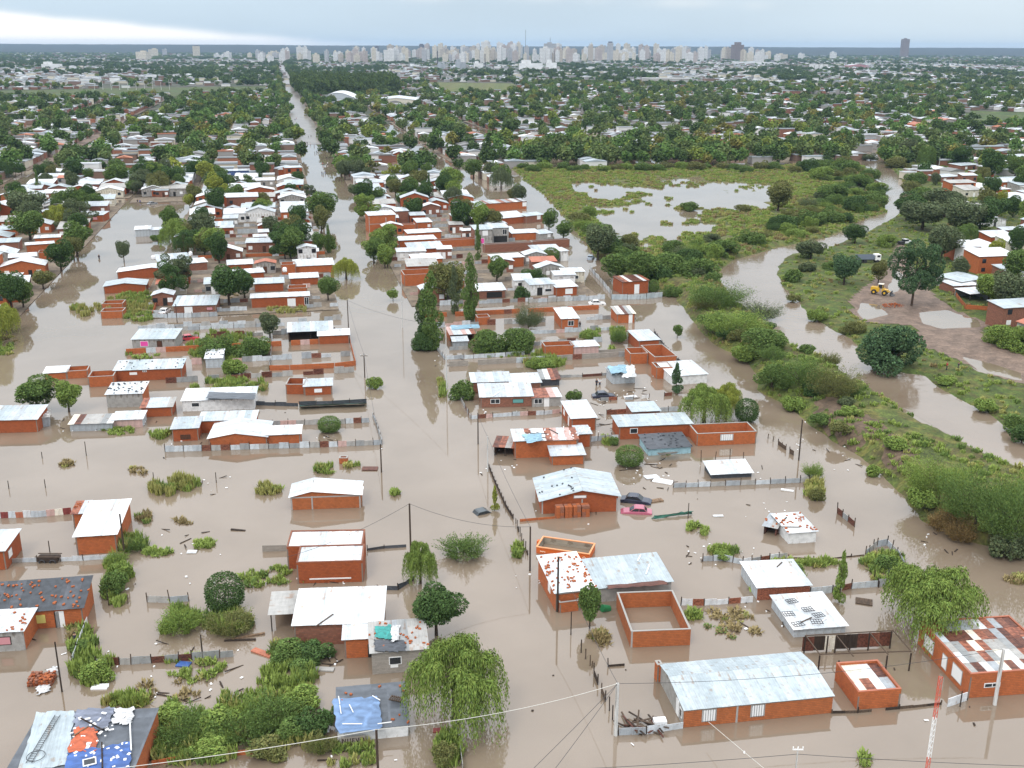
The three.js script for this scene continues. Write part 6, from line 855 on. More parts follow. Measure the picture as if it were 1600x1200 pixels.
{ // denser growth along the bank and the river thicket
  const r = rng(5151), THICK = poly([[1180, 350], [1236, 335], [1290, 300], [1262, 256], [1340, 250], [1388, 310], [1384, 330], [1300, 350], [1226, 370]]), W = { fresh: 'bright green', mid: 'mid green', olive: 'olive', deep: 'dark green', grey: 'grey-green' }, found = [];
  for (let i = 0; i < 1500 && found.length < 125; i++) { const th = i % 2, px = th ? rnd(1180, 1390, r) : rnd(880, 1350, r), py = th ? rnd(250, 366, r) : rnd(330, 660, r), p = G(px, py), d = edgeDist(th ? THICK : EMBANK, p.x, p.z); if (d < 1.6) continue; const w = rnd(2.6, 5.4, r) * (th ? 1.6 : py < 440 ? 1.5 : 1); if (found.some(f => f.p.distanceTo(p) < (f.w + w) * 0.3)) continue; found.push({ p, w, th, px, py, c: pick(['mid', 'mid', 'fresh', 'olive', 'deep', 'grey'], r), k: pick(['bush', 'feather', 'bush'], r) }); }
  found.sort((a, b) => a.px - b.px); const cnt = {}; for (const f of found) { const key = f.c + f.th; cnt[key] = (cnt[key] ?? 0) + 1; f.p.y = f.th ? 0.1 : Math.max(0, embankH(edgeDist(EMBANK, f.p.x, f.p.z), f.p.x, f.p.z)) - 0.1; plantAt(f.k, f.c, f.p, f.w, f.w * rnd(0.55, 0.8, r), `${ordinal(cnt[key])} ${W[f.c]} filler bush from the left ${f.th ? 'in the dense river thicket' : 'along the overgrown bank'}`.replace(' filler', ''), f.th ? 'river thicket bushes' : 'bank bushes'); }
}
{ // leafy clumps of the overgrown lots in front
  const L = [[262, 1128, 58, 1096, 'fresh'], [300, 1150, 70, 1108, 'mid'], [345, 1140, 66, 1102, 'fresh'], [385, 1150, 70, 1110, 'mid'], [425, 1128, 72, 1086, 'mid'], [470, 1098, 60, 1066, 'fresh'], [452, 1150, 56, 1118, 'mid'], [490, 1140, 54, 1100, 'deep'], [415, 1182, 60, 1150, 'olive'], [330, 1180, 60, 1150, 'fresh'], [270, 1168, 54, 1140, 'mid'], [500, 1172, 40, 1146, 'olive'], [448, 1028, 62, 994, 'mid'], [492, 1030, 60, 998, 'deep'], [470, 1050, 46, 1028, 'mid'], [402, 1115, 46, 1090, 'fresh'], [150, 1062, 50, 1030, 'fresh'], [178, 925, 40, 880, 'mid'], [188, 905, 34, 870, 'fresh'], [282, 985, 54, 946, 'fresh'], [360, 985, 60, 954, 'olive'], [208, 858, 38, 834, 'mid'], [130, 1018, 30, 996, 'mid'], [697, 1192, 40, 1150, 'olive'], [182, 880, 30, 858, 'fresh'], [530, 1120, 30, 1098, 'mid'], [1385, 890, 40, 862, 'mid'], [1405, 906, 34, 882, 'grey'], [1238, 902, 34, 872, 'mid'], [1128, 872, 30, 854, 'fresh'], [1276, 782, 24, 756, 'olive'], [845, 574, 46, 552, 'fresh'], [925, 530, 26, 510, 'fresh'], [966, 536, 22, 508, 'mid'], [1270, 745, 26, 720, 'fresh']];
  const W = { fresh: 'bright green', mid: 'mid green', olive: 'olive', deep: 'dark green', grey: 'grey-green' }, cnt = {};
  for (const [x, y, w, t, c] of L.sort((a, b) => a[0] - b[0])) { const k = W[c] + (x < 620); cnt[k] = (cnt[k] ?? 0) + 1; plant(pick(['bush', 'feather', 'bush']), c, x, y, w * 1.1, t, `${ordinal(cnt[k])} ${W[c]} weed clump from the left in the flooded lots ${x < 620 ? 'left' : 'right'} of the street`, 'weed clumps in the lots'); }
}
// ================================================================ weeds, reeds and litter (nobody could count them)
function tuftGeo(n, seed, spread, lean) { const r = rng(seed), pos = [], col = []; for (let i = 0; i < n; i++) { const t = r() * 6.28, q = Math.sqrt(r()) * spread, x = Math.cos(t) * q, z = Math.sin(t) * q, h = 0.5 + 0.5 * r(), a = r() * 6.28, lx = Math.cos(a) * lean * r(), lz = Math.sin(a) * lean * r(), w = 0.05 + 0.05 * r(), wx = Math.cos(a + 1.5) * w, wz = Math.sin(a + 1.5) * w, k = 0.7 + 0.6 * r(); const A = [x - wx, -0.05, z - wz], B = [x + wx, -0.05, z + wz], Cc = [x + lx * 0.5 + wx, h * 0.6, z + lz * 0.5 + wz], D = [x + lx * 0.5 - wx, h * 0.6, z + lz * 0.5 - wz], E = [x + lx, h, z + lz]; for (const P of [A, B, Cc, A, Cc, D, D, Cc, E]) { pos.push(...P); col.push(k, k, k); } } const g = new THREE.BufferGeometry(); g.setAttribute('position', new THREE.Float32BufferAttribute(pos, 3)); g.setAttribute('color', new THREE.Float32BufferAttribute(col, 3)); g.computeVertexNormals(); return g; }
const tuft = tuftGeo(34, 900, 0.5, 0.55), weedMat = { green: leafMat(0.17, 0.225, 0.06), yellow: leafMat(0.235, 0.235, 0.085), dry: leafMat(0.20, 0.16, 0.085), dark: leafMat(0.10, 0.15, 0.045) };
const weedAt = { green: [], yellow: [], dry: [], dark: [] }, mtx = new THREE.Matrix4(), qt = new THREE.Quaternion();
function weeds(kind, px, py, rx, ry, n, h = 0.7) { for (let i = 0; i < n; i++) { const t = R() * 6.28, q = Math.sqrt(R()), p = G(px + Math.cos(t) * q * rx, py + Math.sin(t) * q * ry); if (fbm(p.x / 2.2, p.z / 2.2, 0, 905, 2) < 0.36) continue; const s = rnd(0.6, 1.35), k = R() < 0.75 ? kind : pick(['green', 'yellow', 'dark']); weedAt[k].push([p.x, -0.02, p.z, s * (0.65 + 0.6 * R()), h * s * rnd(0.8, 1.5)]); } }
for (const a of [['green', 278, 972, 30, 20, 70, 1.0], ['green', 355, 974, 38, 16, 70, 0.9], ['yellow', 370, 978, 20, 10, 20], ['green', 148, 1048, 34, 24, 80, 0.9], ['green', 130, 1012, 16, 30, 50, 0.8], ['green', 182, 912, 22, 34, 80, 0.9], ['green', 320, 1140, 85, 30, 130, 0.8], ['green', 420, 1100, 75, 36, 120, 0.8], ['green', 300, 1175, 70, 20, 90, 0.8], ['dark', 470, 1020, 48, 22, 60, 0.8], ['green', 455, 1055, 40, 18, 80, 0.9], ['dark', 440, 1150, 60, 40, 60, 0.8], ['yellow', 450, 1165, 30, 20, 40, 0.9], ['green', 540, 1180, 60, 18, 50, 0.6], ['green', 700, 1175, 18, 24, 60, 1.0], ['green', 220, 1100, 60, 12, 70, 0.8], ['dry', 120, 985, 10, 20, 16, .5], ['green', 290, 1045, 60, 22, 34, 0.5], ['dry', 260, 1085, 50, 24, 30, 0.35], ['yellow', 272, 762, 40, 14, 150, 1.1], ['yellow', 418, 766, 18, 10, 36, 0.8], ['green', 508, 735, 14, 7, 26, 0.7], ['green', 555, 728, 12, 5, 14, 0.6], ['green', 205, 850, 20, 12, 40, 0.9], ['dry', 225, 810, 10, 8, 16, 0.6], ['green', 245, 862, 20, 7, 26, 0.4], ['green', 320, 850, 16, 6, 22, 0.4], ['dry', 290, 815, 16, 4, 12, .3], ['green', 440, 900, 26, 14, 34, 0.5], ['green', 400, 905, 20, 12, 28, 0.5], ['dry', 105, 725, 10, 5, 10, .4], ['dry', 215, 736, 14, 6, 14, .35], ['green', 180, 675, 30, 6, 30, .5], ['green', 252, 678, 18, 8, 34, .8], ['yellow', 195, 480, 46, 12, 160, 1.0], ['green', 215, 468, 30, 10, 90, 1.0], ['yellow', 128, 486, 18, 10, 50, 1.0], ['green', 220, 495, 24, 8, 50, .8], ['green', 360, 605, 60, 12, 120, 0.9], ['green', 350, 545, 60, 26, 240, 1.0], ['yellow', 450, 485, 30, 5, 50, .8], ['green', 8, 545, 18, 10, 40, .6], ['dry', 8, 530, 22, 6, 24, .4], ['green', 225, 556, 30, 5, 30, .5], ['green', 780, 550, 40, 10, 60, .7], ['green', 850, 565, 36, 12, 110, 1.0], ['green', 925, 524, 16, 10, 50, .9], ['green', 965, 522, 10, 12, 40, .9], ['green', 935, 545, 30, 6, 40, .6], ['green', 690, 608, 6, 14, 16, .9], ['yellow', 690, 600, 5, 6, 8, .8], ['dry', 935, 1000, 14, 12, 30, .5], ['green', 1082, 962, 12, 6, 20, .5], ['dry', 1140, 975, 50, 22, 36, .3], ['green', 1200, 920, 30, 8, 22, .4], ['green', 1260, 880, 50, 5, 60, .6], ['green', 1130, 862, 20, 6, 34, .6], ['yellow', 1272, 766, 14, 14, 60, .8], ['green', 1380, 880, 30, 16, 90, .7], ['green', 1240, 900, 20, 16, 50, .7], ['green', 1390, 902, 30, 8, 30, .5], ['dry', 1590, 905, 16, 8, 24, .5], ['green', 1360, 1190, 20, 10, 20, .4], ['green', 616, 772, 5, 5, 12, .6], ['green', 1090, 830, 14, 12, 30, .5], ['green', 470, 905, 30, 4, 22, .4], ['green', 810, 862, 6, 10, 16, .6], ['dry', 340, 470, 60, 20, 60, .4], ['green', 720, 470, 30, 10, 40, .6], ['green', 950, 690, 10, 8, 20, .6], ['green', 1045, 700, 12, 14, 24, .6], ['green', 1055, 400, 60, 20, 60, .8]]) weeds(...a);
// grass and reeds over the banks
function cover(outline, hAt, n, kinds, h0, h1, seed) { const r = rng(seed); let x0 = 1e9, x1 = -1e9, z0 = 1e9, z1 = -1e9; for (const [x, z] of outline) { x0 = Math.min(x0, x); x1 = Math.max(x1, x); z0 = Math.min(z0, z); z1 = Math.max(z1, z); } for (let i = 0; i < n; i++) { const x = x0 + (x1 - x0) * r(), z = z0 + (z1 - z0) * r(), q = toPx(V3(x, 0, z)); if (q[0] < -60 || q[0] > 1700) continue; const d = edgeDist(outline, x, z); if (d < 0.3) continue; const y = hAt(d, x, z); if (y < 0.02) continue; const m = fbm(x / 9, z / 9, 0, seed + 1, 3); if (m < 0.3) continue; const k = kinds[Math.floor(clamp(m * 1.6 - 0.3 + (r() - 0.5) * 0.5, 0, 0.999) * kinds.length)], s = h0 + (h1 - h0) * r(); weedAt[k].push([x, y - 0.05, z, s * 1.5, s]); } }
cover(EMBANK, embankH, 30000, ['dark', 'green', 'green', 'yellow', 'green', 'dry'], 0.3, 1.0, 911);
const wetH = (d, x, z) => { let h = Math.min(0.40, d * 0.12) + 0.22 * (fbm(x / 7, z / 16, 0, 213, 4) - 0.42); for (const p of POOLS) h -= smooth(-16, 4, edgeDist(p, x, z)) * 0.6; return h + 1.25 * (fbm(x / 6, z / 13, 0, 219, 4) - 0.5); };
cover(WETLAND, wetH, 24000, ['green', 'yellow', 'green', 'green', 'dry', 'yellow'], 0.4, 1.1, 921);
cover(EAST, (d, x, z) => inside(CLEAR, x, z) ? -1 : eastH(d, x, z), 26000, ['dry', 'green', 'green', 'yellow', 'green', 'dark'], 0.3, 0.9, 931);
{ const grp = new THREE.Group(); grp.name = 'weeds'; tag(grp, 'grass, reeds and weeds standing in the water and on the banks', 'weeds', null, 'stuff'); scene.add(grp);
  for (const k in weedAt) { const L = weedAt[k], im = new THREE.InstancedMesh(tuft, weedMat[k], L.length); im.name = k + '_weeds'; im.userData.kind = 'stuff'; L.forEach(([x, y, z, w, h], i) => { mtx.compose(V3(x, y, z), qt.setFromAxisAngle(V3(0, 1, 0), (i * 2.399) % 6.283), V3(w, h, w)); im.setMatrixAt(i, mtx); }); im.castShadow = im.receiveShadow = true; grp.add(im); } }
{ // floating litter and driftwood
  const whites = [], woods = [], put = (L, x, y, w, h, d) => { const p = G(x, y); L.push(bx(w, h, d, p.x, 0.03 + h / 2, p.z, R() * 3.1, rnd(-.2, .2))); };
  const zones = [[300, 760, 60, 16, 24], [290, 850, 60, 30, 16], [260, 1060, 120, 60, 40], [330, 905, 40, 10, 8], [500, 1040, 30, 14, 16], [500, 908, 40, 6, 22], [780, 730, 30, 12, 10], [560, 1185, 70, 10, 10], [1010, 745, 40, 28, 46], [985, 610, 50, 22, 50], [940, 650, 30, 30, 40], [1120, 870, 60, 20, 36], [1220, 960, 60, 30, 24], [860, 905, 60, 14, 24], [170, 665, 80, 10, 36], [400, 690, 140, 8, 20], [1150, 740, 60, 14, 10], [1320, 420, 50, 30, 30], [1310, 470, 50, 16, 36], [1500, 850, 60, 16, 14], [1290, 700, 60, 40, 24], [880, 800, 60, 10, 8], [1200, 790, 60, 40, 10], [30, 990, 30, 20, 8], [240, 1120, 40, 20, 14], [420, 430, 90, 20, 40], [360, 470, 60, 20, 30], [700, 560, 60, 12, 12], [830, 640, 80, 10, 20]];
  for (const [x, y, rx, ry, n] of zones) for (let i = 0; i < n * 0.75; i++) { const a = x + rnd(-rx, rx), b = y + rnd(-ry, ry); R() < 0.62 ? put(whites, a, b, rnd(.08, .2 + .4 * R() * R()), rnd(.03, .12), rnd(.06, .3)) : put(woods, a, b, rnd(.08, .16), .06, rnd(.5, 2.2)); }
  for (let i = 0; i < 34; i++) put(R() < 0.5 ? whites : woods, rnd(0, 1600), rnd(620, 1190), rnd(.08, .25), .05, rnd(.1, .6));
  tag(setting('litter', mergeGeometries(whites), M.plastic, 'stuff'), 'pale rubbish floating on the flood', 'litter'); tag(setting('driftwood_debris', mergeGeometries(woods), M.woodDark, 'stuff'), 'sticks and boards floating on the flood', 'debris');
  for (const [x, y, w, d, m, l] of [[1018, 745, 2.2, 1.4, 'white1', 'white panel floating left of the sheeted shed fence'], [1036, 752, 3.0, 1.6, 'white3', 'torn white roofing floating behind the blue saloon'], [1025, 782, 2.0, 1.0, 'woodPale', 'wooden pallet frame right of the blue saloon'], [985, 620, 2.4, 1.2, 'white1', 'white board in the junk yard water'], [497, 1045, 3.4, 0.7, 'concrete', 'long pale slab beside the dark weeds'], [388, 994, 3.6, 0.25, 'woodPale', 'long plank right of the round bush'], [375, 1000, 3.4, 0.25, 'woodDark', 'dark plank right of the round bush'], [372, 828, 2.0, 0.3, 'woodDark', 'drifting log left of the lopsided gable house'], [300, 862, 1.2, 0.8, 'white1', 'white scrap beside the drifting weeds'], [1230, 766, 1.8, 0.5, 'white3', 'white board near the channel weeds'], [1122, 806, 1.4, 0.5, 'white1', 'white board adrift in the wide yard'], [287, 1038, 1.4, 1.0, 'tarpBlue', 'blue and white rag below the low dark fence'], [156, 1073, 1.6, 0.9, 'plastic', 'white box floating below the leaning post'], [684, 1141, 0.9, 0.6, 'maroon', 'red cloth floating below the big willow'], [410, 1020, 2.6, 0.8, 'terracotta', 'upturned red boat-like trough left of the dark weeds'], [1350, 940, 1.9, 1.4, 'wood', 'wooden pallet adrift beside the large willow'], [655, 875, 0.1, 0.1, 'wood', 'small chip by the drooping tree']].slice(0, -1)) { const m2 = mesh(numbered('floating_board'), unitBox, M[m], scene); m2.scale.set(w, 0.14, d); m2.position.copy(G(x, y, 0.07)); m2.rotation.set(rnd(-.04, .04), rnd(-0.5, 0.5), rnd(-.04, .04)); tag(m2, l, 'board'); }
  tarp('green_netting', 'torn green net caught on stakes in the wide yard', 'tarpGreen', [G(1022, 806, .4), G(1083, 799, .5), G(1080, 803, .1), G(1018, 811, .05)], { seed: 81, amp: 0.1, cat: 'netting' });
  const rub = thing('brick_rubble', 'heap of red brick rubble on the dirt clearing', 'rubble', G(1396, 478, 0.4)); for (let i = 0; i < 90; i++) { const m = mesh('brick', unitBox, M[pick(['brick', 'brickDeep', 'brickOld'])], rub); const q = Math.sqrt(R()) * 2.2, t = R() * 6.28; m.scale.set(0.3, 0.18, 0.22); m.position.set(Math.cos(t) * q * 1.3, 0.1 + Math.max(0, 0.7 - q * 0.35) * R(), Math.sin(t) * q); m.rotation.set(R(), R() * 3, R()); }
}

// ================================================================ the town beyond: rows of houses and trees on the street grid
const keepOut = [RIVER, WETLAND, EMBANK, poly([[786, 266], [1340, 254], [1362, 236], [1432, 308], [1300, 392], [1215, 420], [1262, 490], [1600, 690], [1600, 1000], [1040, 470], [925, 398], [776, 270]]), poly([[1366, 352], [1384, 300], [1440, 285], [1484, 330], [1488, 400], [1478, 470], [1560, 500], [1700, 600], [1700, 760], [1400, 600], [1200, 430]]), poly([[790, 262], [820, 280], [880, 330], [940, 400], [900, 400], [850, 345], [800, 300], [772, 272]]), CLEAR];
const FIELD1 = poly([[-60, 142], [150, 138], [420, 134], [420, 148], [150, 152], [-60, 156]]), FIELD2 = poly([[1505, 172], [1700, 178], [1700, 202], [1500, 196]]), PARK = poly([[660, 128], [800, 130], [830, 146], [700, 148]]), WOOD = poly([[455, 128], [620, 132], [622, 150], [470, 156]]), FIELD3 = poly([[1220, 146], [1320, 148], [1330, 158], [1215, 156]]);
for (const [i, f] of [FIELD1, FIELD2, PARK, FIELD3].entries()) setting(['sports_field', 'playing_field', 'park_meadow', 'green_field'][i], sheetOf(f, -0.3, 40), std({ map: rep(T.turf, 0.7, 0.7), color: [C(0.75, 0.95, 0.5), C(0.7, 1.0, 0.5), C(1.25, 1.3, 0.75), C(0.7, 0.95, 0.5)][i] }));
const blockMat = std({ map: T.mud, color: C(0.30, 0.25, 0.19), roughness: 0.9 });
const LEFT = [], allowed = (x, z) => !keepOut.some(p => inside(p, x, z)) && ![FIELD1, FIELD2, PARK, WOOD, FIELD3].some(p => inside(p, x, z));
const isFree = (x, z, r) => !occupied.some(o => Math.abs(o[0] - x) < o[2] + r && Math.abs(o[1] - z) < o[2] + r && Math.hypot(o[0] - x, o[1] - z) < o[2] + r);
const cand = [], treeCand = [];
// street plan: columns between streets (s), cross streets every 118 m (t)
const columns = []; { columns.push([-57, -9], [9, 58], [-82.5, -58.5]); for (let s = -84; s > -1500; s -= 64) columns.push([s - 50, s]); for (let s = 72; s < 1600; s += 64) columns.push([s, s + 50]); }
const rT = rng(4242);
for (const [s0, s1] of columns) {
  for (let t0 = (s0 === -82.5 ? 440 : s0 < -60 ? 60 : s0 < 0 ? 95 : s0 < 59 ? 95 : -60), first = true; t0 < 1560; first = false) {
    const t1 = first ? (s0 < 59 && s0 > -60 ? 430 : 300) : t0 + 104; const mid = town((s0 + s1) / 2, (t0 + t1) / 2), q = toPx(mid);
    if (q[2] > 0 && q[0] > -560 && q[0] < 2160) {
      let wet = 0, tot = 0; for (let s = s0; s < s1; s += 8) for (let t = t0; t < t1; t += 12) { const p = town(s, t); tot++; if (!allowed(p.x, p.z) || inside(EAST, p.x, p.z)) wet++; }
      if (wet === 0) setting('town_block', sheetOf(rectST(s0, s1, t0 + 2, t1), 0.14, 16), blockMat);
      for (let t = t0 + 4; t < t1 - 4; t += 9.5 + 3 * rT()) for (const side of [0, 1]) for (let k = 0; k < 2; k++) {
        const dep = s1 - s0, near = t < 240 && s0 > -60 && s0 < 59, u = side ? s1 - 3 - k * dep * 0.25 : s0 + 3 + k * dep * 0.25, w = near ? rnd(4.5, 9, rT) : rnd(7.5, 12.5, rT), d = near ? rnd(3.8, 6.5, rT) : rnd(5.5, 8.5, rT), s = side ? u - w : u, tt = t + rnd(-1.5, 1.5, rT);
        if (k && rT() < 0.28) continue; if (s0 > 59 && q[0] < 1340 && t > 330 && t < 440 && rT() < 0.45) continue;
        const c = town(s + w / 2, tt + d / 2); const px = toPx(c); if (px[0] < -380 || px[0] > 1980 || !allowed(c.x, c.z) || !isFree(c.x, c.z, near ? 2.9 : 4.2)) { if (px[0] > -50 && px[0] < 1650 && rT() < 0.2 && allowed(c.x, c.z) && isFree(c.x, c.z, 2)) treeCand.push([c, rT]); continue; }
        const shed = k && rT() < 0.4; cand.push({ s, t: tt, w: shed ? w * 0.6 : w, d: shed ? d * 0.7 : d, h: rT() < 0.07 ? rnd(4.8, 6, rT) : rnd(2.6, 3.4, rT), turn: townTurn + rnd(-0.06, 0.06, rT), c, z: px[2], px: px[0], kind: rT(), wall: rT(), roof: rT(), up: rT(), col: side, y: inside(EAST, c.x, c.z) ? 0.3 : 0.1 });
      }
      const nt = (s0 > 59 ? 22 : 20) * (t1 - t0) / 104; for (let i = 0; i < nt; i++) { const s = rnd(s0 - 2, s1 + 2, rT), t = rnd(t0, t1, rT), c = town(s, t), px = toPx(c); if (px[0] > -380 && px[0] < 1980 && allowed(c.x, c.z)) treeCand.push({ c, z: px[2], px: px[0], a: rT(), b: rT(), k: rT(), hgt: rT() }); }
    }
    t0 = t1 + 13;
  }
}
// lot fences across the two nearer blocks
{
  let n = { l: 0, r: 0 }; for (const [key, s0, s1] of [['l', -55, -10], ['r', 10, 54]]) for (let t = 44; t < 300; t += 9 + 5 * rT()) {
    const mid = town((s0 + s1) / 2, t); if (!allowed(mid.x, mid.z)) continue; const g = thing('lot_fence', `${ordinal(++n[key])} low lot fence up the block ${key === 'l' ? 'left' : 'right'} of the main street`, 'fence', town(s0, t), townTurn, 'lot fences');
    const pal = pick(['fence', 'fenceGrey', 'fenceDark', 'brick', 'fence', 'block'], rT), br = pal === 'brick' || pal === 'block'; for (let x = 0; x < s1 - s0; x += 2) { const p = town(s0 + x + 1, t); if (!isFree(p.x, p.z, 0.3) || !allowed(p.x, p.z) || rT() < 0.12) continue; const h = br ? 1.1 : rnd(0.7, 1.4, rT), m = mesh('fence_panel', unitBox, M[pick(PAL[rT() < 0.8 ? pal : 'fence'], rT)], g); m.scale.set(1.98, h + 0.5, br ? 0.16 : 0.05); m.position.set(x + 1, (h - 0.5) / 2, br ? 0 : rnd(-0.05, 0.05, rT)); m.rotation.set(br ? 0 : rnd(-0.08, 0.08, rT), br ? 0 : rnd(-0.04, 0.04, rT), 0); }
    if (!g.children.length) scene.remove(g);
  }
}
const inView = o => o.px > -50 && o.px < 1650 ? 1 : 0;
const trees = treeCand.filter(o => !Array.isArray(o) && isFree(o.c.x, o.c.z, 2.2)).sort((a, b) => inView(b) - inView(a) || a.z - b.z);
cand.sort((a, b) => inView(b) - inView(a) || a.z - b.z);
const WALLS = [['brick', 'orange brick', 0.10], ['brickDeep', 'red brick', 0.32], ['brickOld', 'brown brick', 0.62], ['plaster', 'grey plastered', 0.80], ['whitewash', 'white washed', 0.92], ['cream', 'cream', 1.01]], ROOFS = [['white1', 'bright white', 0.24], ['white2', 'white', 0.48], ['zinc1', 'zinc grey', 0.66], ['pale1', 'pale blue', 0.80], ['old2', 'dull grey', 0.95], ['terracotta', 'red', 1.01]];
const band = z => z < 330 ? 'near' : z < 420 ? 'fourth' : 'far';
const boxUV = (w, h, d) => { const g = new THREE.BoxGeometry(w, h, d), u = g.attributes.uv, f = [[d, h], [d, h], [w, d], [w, d], [w, h], [w, h]]; for (let i = 0; i < 24; i++) { const [a, b] = f[Math.floor(i / 4)]; u.setXY(i, u.getX(i) * a, u.getY(i) * b); } return g; };
const roofSlab = (w, d, k, h, type) => { const e = 0.3; if (type === 0) { const g = bx(w + 2 * e, 0.08, d + 2 * e); g.rotateX(Math.atan(k)); g.translate(w / 2, h + k * d / 2 + 0.06, -d / 2); return g; } const a = bx((w / 2 + e) * Math.hypot(1, k), 0.08, d + 2 * e), b = a.clone(); a.rotateZ(Math.atan(k)); a.translate(w / 4 - e / 2, h + k * w / 4 - k * e / 2 + 0.06, -d / 2); b.rotateZ(-Math.atan(k)); b.translate(3 * w / 4 + e / 2, h + k * w / 4 - k * e / 2 + 0.06, -d / 2); return mergeGeometries([a, b]); };
const NH = 205; const places = {};
const streetSide = o => { const s = o.s + o.w / 2; return s < -84 ? 'beyond the left street' : s < 0 ? 'left of the main street' : s < 60 ? 'right of the main street' : toPx(o.c)[0] > 1360 ? 'on the east bank' : 'behind the wetland'; };
for (const o of cand.slice(0, NH)) {
  const wl = WALLS.find(q => o.wall < q[2]), rf = ROOFS.find(q => o.roof < q[2]), gable = o.kind < 0.4, tall = o.h > 4.5, place = streetSide(o), key = wl[1] + rf[1] + place + gable + tall; o.lab = [tall ? 'two storey ' : '', gable ? 'gabled ' : '', wl[1], rf[1], place]; (places[key] ??= []).push(o); o.m = [wl[0], rf[0], gable];
}
for (const k in places) places[k].forEach((o, i) => { o.ord = i; o.of = places[k].length; });
for (const o of cand.slice(0, NH)) {
  const [tall, gb, wl, rf, place] = o.lab, label = `${o.of > 1 ? ordinal(o.ord + 1) + ' nearest ' : ''}${tall}${gb}${wl} house with ${rf} roof ${place}`;
  const p = town(o.s, o.t); p.y = o.y; const g = thing(o.m[0] === 'plaster' || o.m[0] === 'whitewash' || o.m[0] === 'cream' ? HG : HB, label, 'house', p, o.turn, 'houses of the middle town'); const h = o.h, w = o.w, d = o.d, k = o.m[2] ? 0.22 + 0.12 * o.up : 0.06 + 0.1 * o.up;
  const prof = o.m[2] ? [[0, -0.5], [w, -0.5], [w, h], [w / 2, h + k * w / 2], [0, h]] : null;
  let q; if (prof) { q = slab(prof, d); q.translate(0, 0, -d); } else { q = slab([[0, -0.5], [d, -0.5], [d, h + k * d], [0, h]], w); q.rotateY(Math.PI / 2); }
  mesh('wall', q, M[o.m[0]], g);
  mesh('roof', roofSlab(w, d, k, h, o.m[2] ? 1 : 0), M[o.m[1]], g);
  const r = rng(Math.round(o.s * 7 + o.t * 13)); const dm = mesh('door', unitBox, M[pick(['whitePaint', 'doorWood', 'interior', 'iron'], r)], g); dm.scale.set(1.0, 2.0, 0.1); dm.position.set(w * (0.3 + 0.4 * r()), 1.0, 0.02);
  for (const u of [0.14, 0.86]) { const wn = mesh('window', unitBox, M[pick(['whitePaint', 'glass', 'whitePaint'], r)], g); wn.scale.set(1.2, 1.1, 0.08); wn.position.set(w * u, 1.5, 0.02); if (h > 4.5) { const w2 = mesh('window', unitBox, M.glass, g); w2.scale.set(1.2, 1.2, 0.08); w2.position.set(w * u, 4.0, 0.02); } }
}
// individual trees of the middle town
const NT = 190, tplace = {}; const TONES = [['mid', 'mid green', 0.3], ['deep', 'dark green', 0.6], ['grey', 'grey-green', 0.74], ['olive', 'olive', 0.86], ['fresh', 'fresh green', 0.95], ['lime', 'yellow-green', 1.01]];
const nearTrees = trees.slice(0, NT); for (const o of nearTrees) { const tn = TONES.find(q => o.a < q[2]); o.kind = o.k < 0.72 ? 'round' : o.k < 0.84 ? 'gum' : o.k < 0.9 ? 'poplar' : 'willow'; const s = (o.c.x - OX) * -UZ + (o.c.z - OZ) * UX; o.lab = [tn[1], { round: 'rounded', gum: 'tall open', poplar: 'slim upright', willow: 'drooping' }[o.kind], streetSide({ s, w: 0, c: o.c })]; o.tone = tn[0]; (tplace[o.lab.join()] ??= []).push(o); }
for (const k in tplace) tplace[k].forEach((o, i) => { o.ord = i; o.of = tplace[k].length; });
for (const o of nearTrees) { const h = rnd(6, 11.5, rng(o.hgt * 1e6)) * (o.kind === 'poplar' ? 1.25 : 1), w = h * (o.kind === 'poplar' ? 0.4 : rnd(0.85, 1.25, rng(o.b * 1e6))); plantAt(o.kind, o.tone, o.c.clone().setY(0.05), w, h, `${o.of > 1 ? ordinal(o.ord + 1) + ' nearest ' : ''}${o.lab[0]} ${o.lab[1]} tree ${o.lab[2]}`, 'trees of the middle town', o.z < 520 ? PLANT : { ...FARPLANT, willow: PLANT.willow }); }

// everything smaller: kept as one mass of roofs and one mass of crowns
function instanced(name, geo, mat, items, parent) { const im = new THREE.InstancedMesh(geo, mat, items.length); im.name = name; im.userData.kind = 'stuff'; items.forEach((it, i) => { mtx.compose(it.p, qt.setFromAxisAngle(V3(0, 1, 0), it.r), it.s); im.setMatrixAt(i, mtx); if (it.c) im.setColorAt(i, it.c); }); im.castShadow = im.receiveShadow = true; parent.add(im); return im; }
const stuffGroup = (name, label, cat) => { const g = new THREE.Group(); g.name = name; scene.add(g); return tag(g, label, cat, null, 'stuff'); };
const farHouses = cand.slice(NH).map(o => ({ ...o, p: town(o.s, o.t) }));
// outer districts up to the city
const rF = rng(777);
for (let i = 0; i < 39000; i++) {
  const t = 1560 + 3300 * Math.pow(rF(), 0.8), z = OZ - t, x = (rF() - 0.5) * 2 * (-z * 0.6); const g = Math.round(x / 26) * 26 + rnd(-7, 7, rF), gz = Math.round(z / 30) * 30 + rnd(-9, 9, rF), p = V3(g, 0, gz);
  if (!allowed(p.x, p.z)) continue; const sx = (p.x - OX) * -UZ + (p.z - OZ) * UX; if (Math.abs(sx) < 11) continue; const gr = fbm(p.x / 260, p.z / 260, 0, 61, 3); if (rF() < smooth(0.48, 0.66, gr) * 0.75) continue;
  farHouses.push({ p, w: rnd(8, 18, rF), d: rnd(7, 14, rF), h: rF() < 0.12 ? rnd(5, 9, rF) : rnd(2.8, 4.2, rF), turn: townTurn + rnd(-0.1, 0.1, rF), kind: rF(), wall: 0.45 + 0.55 * rF(), roof: 0.1 + 0.85 * rF(), up: rF(), y: -0.4 });
}
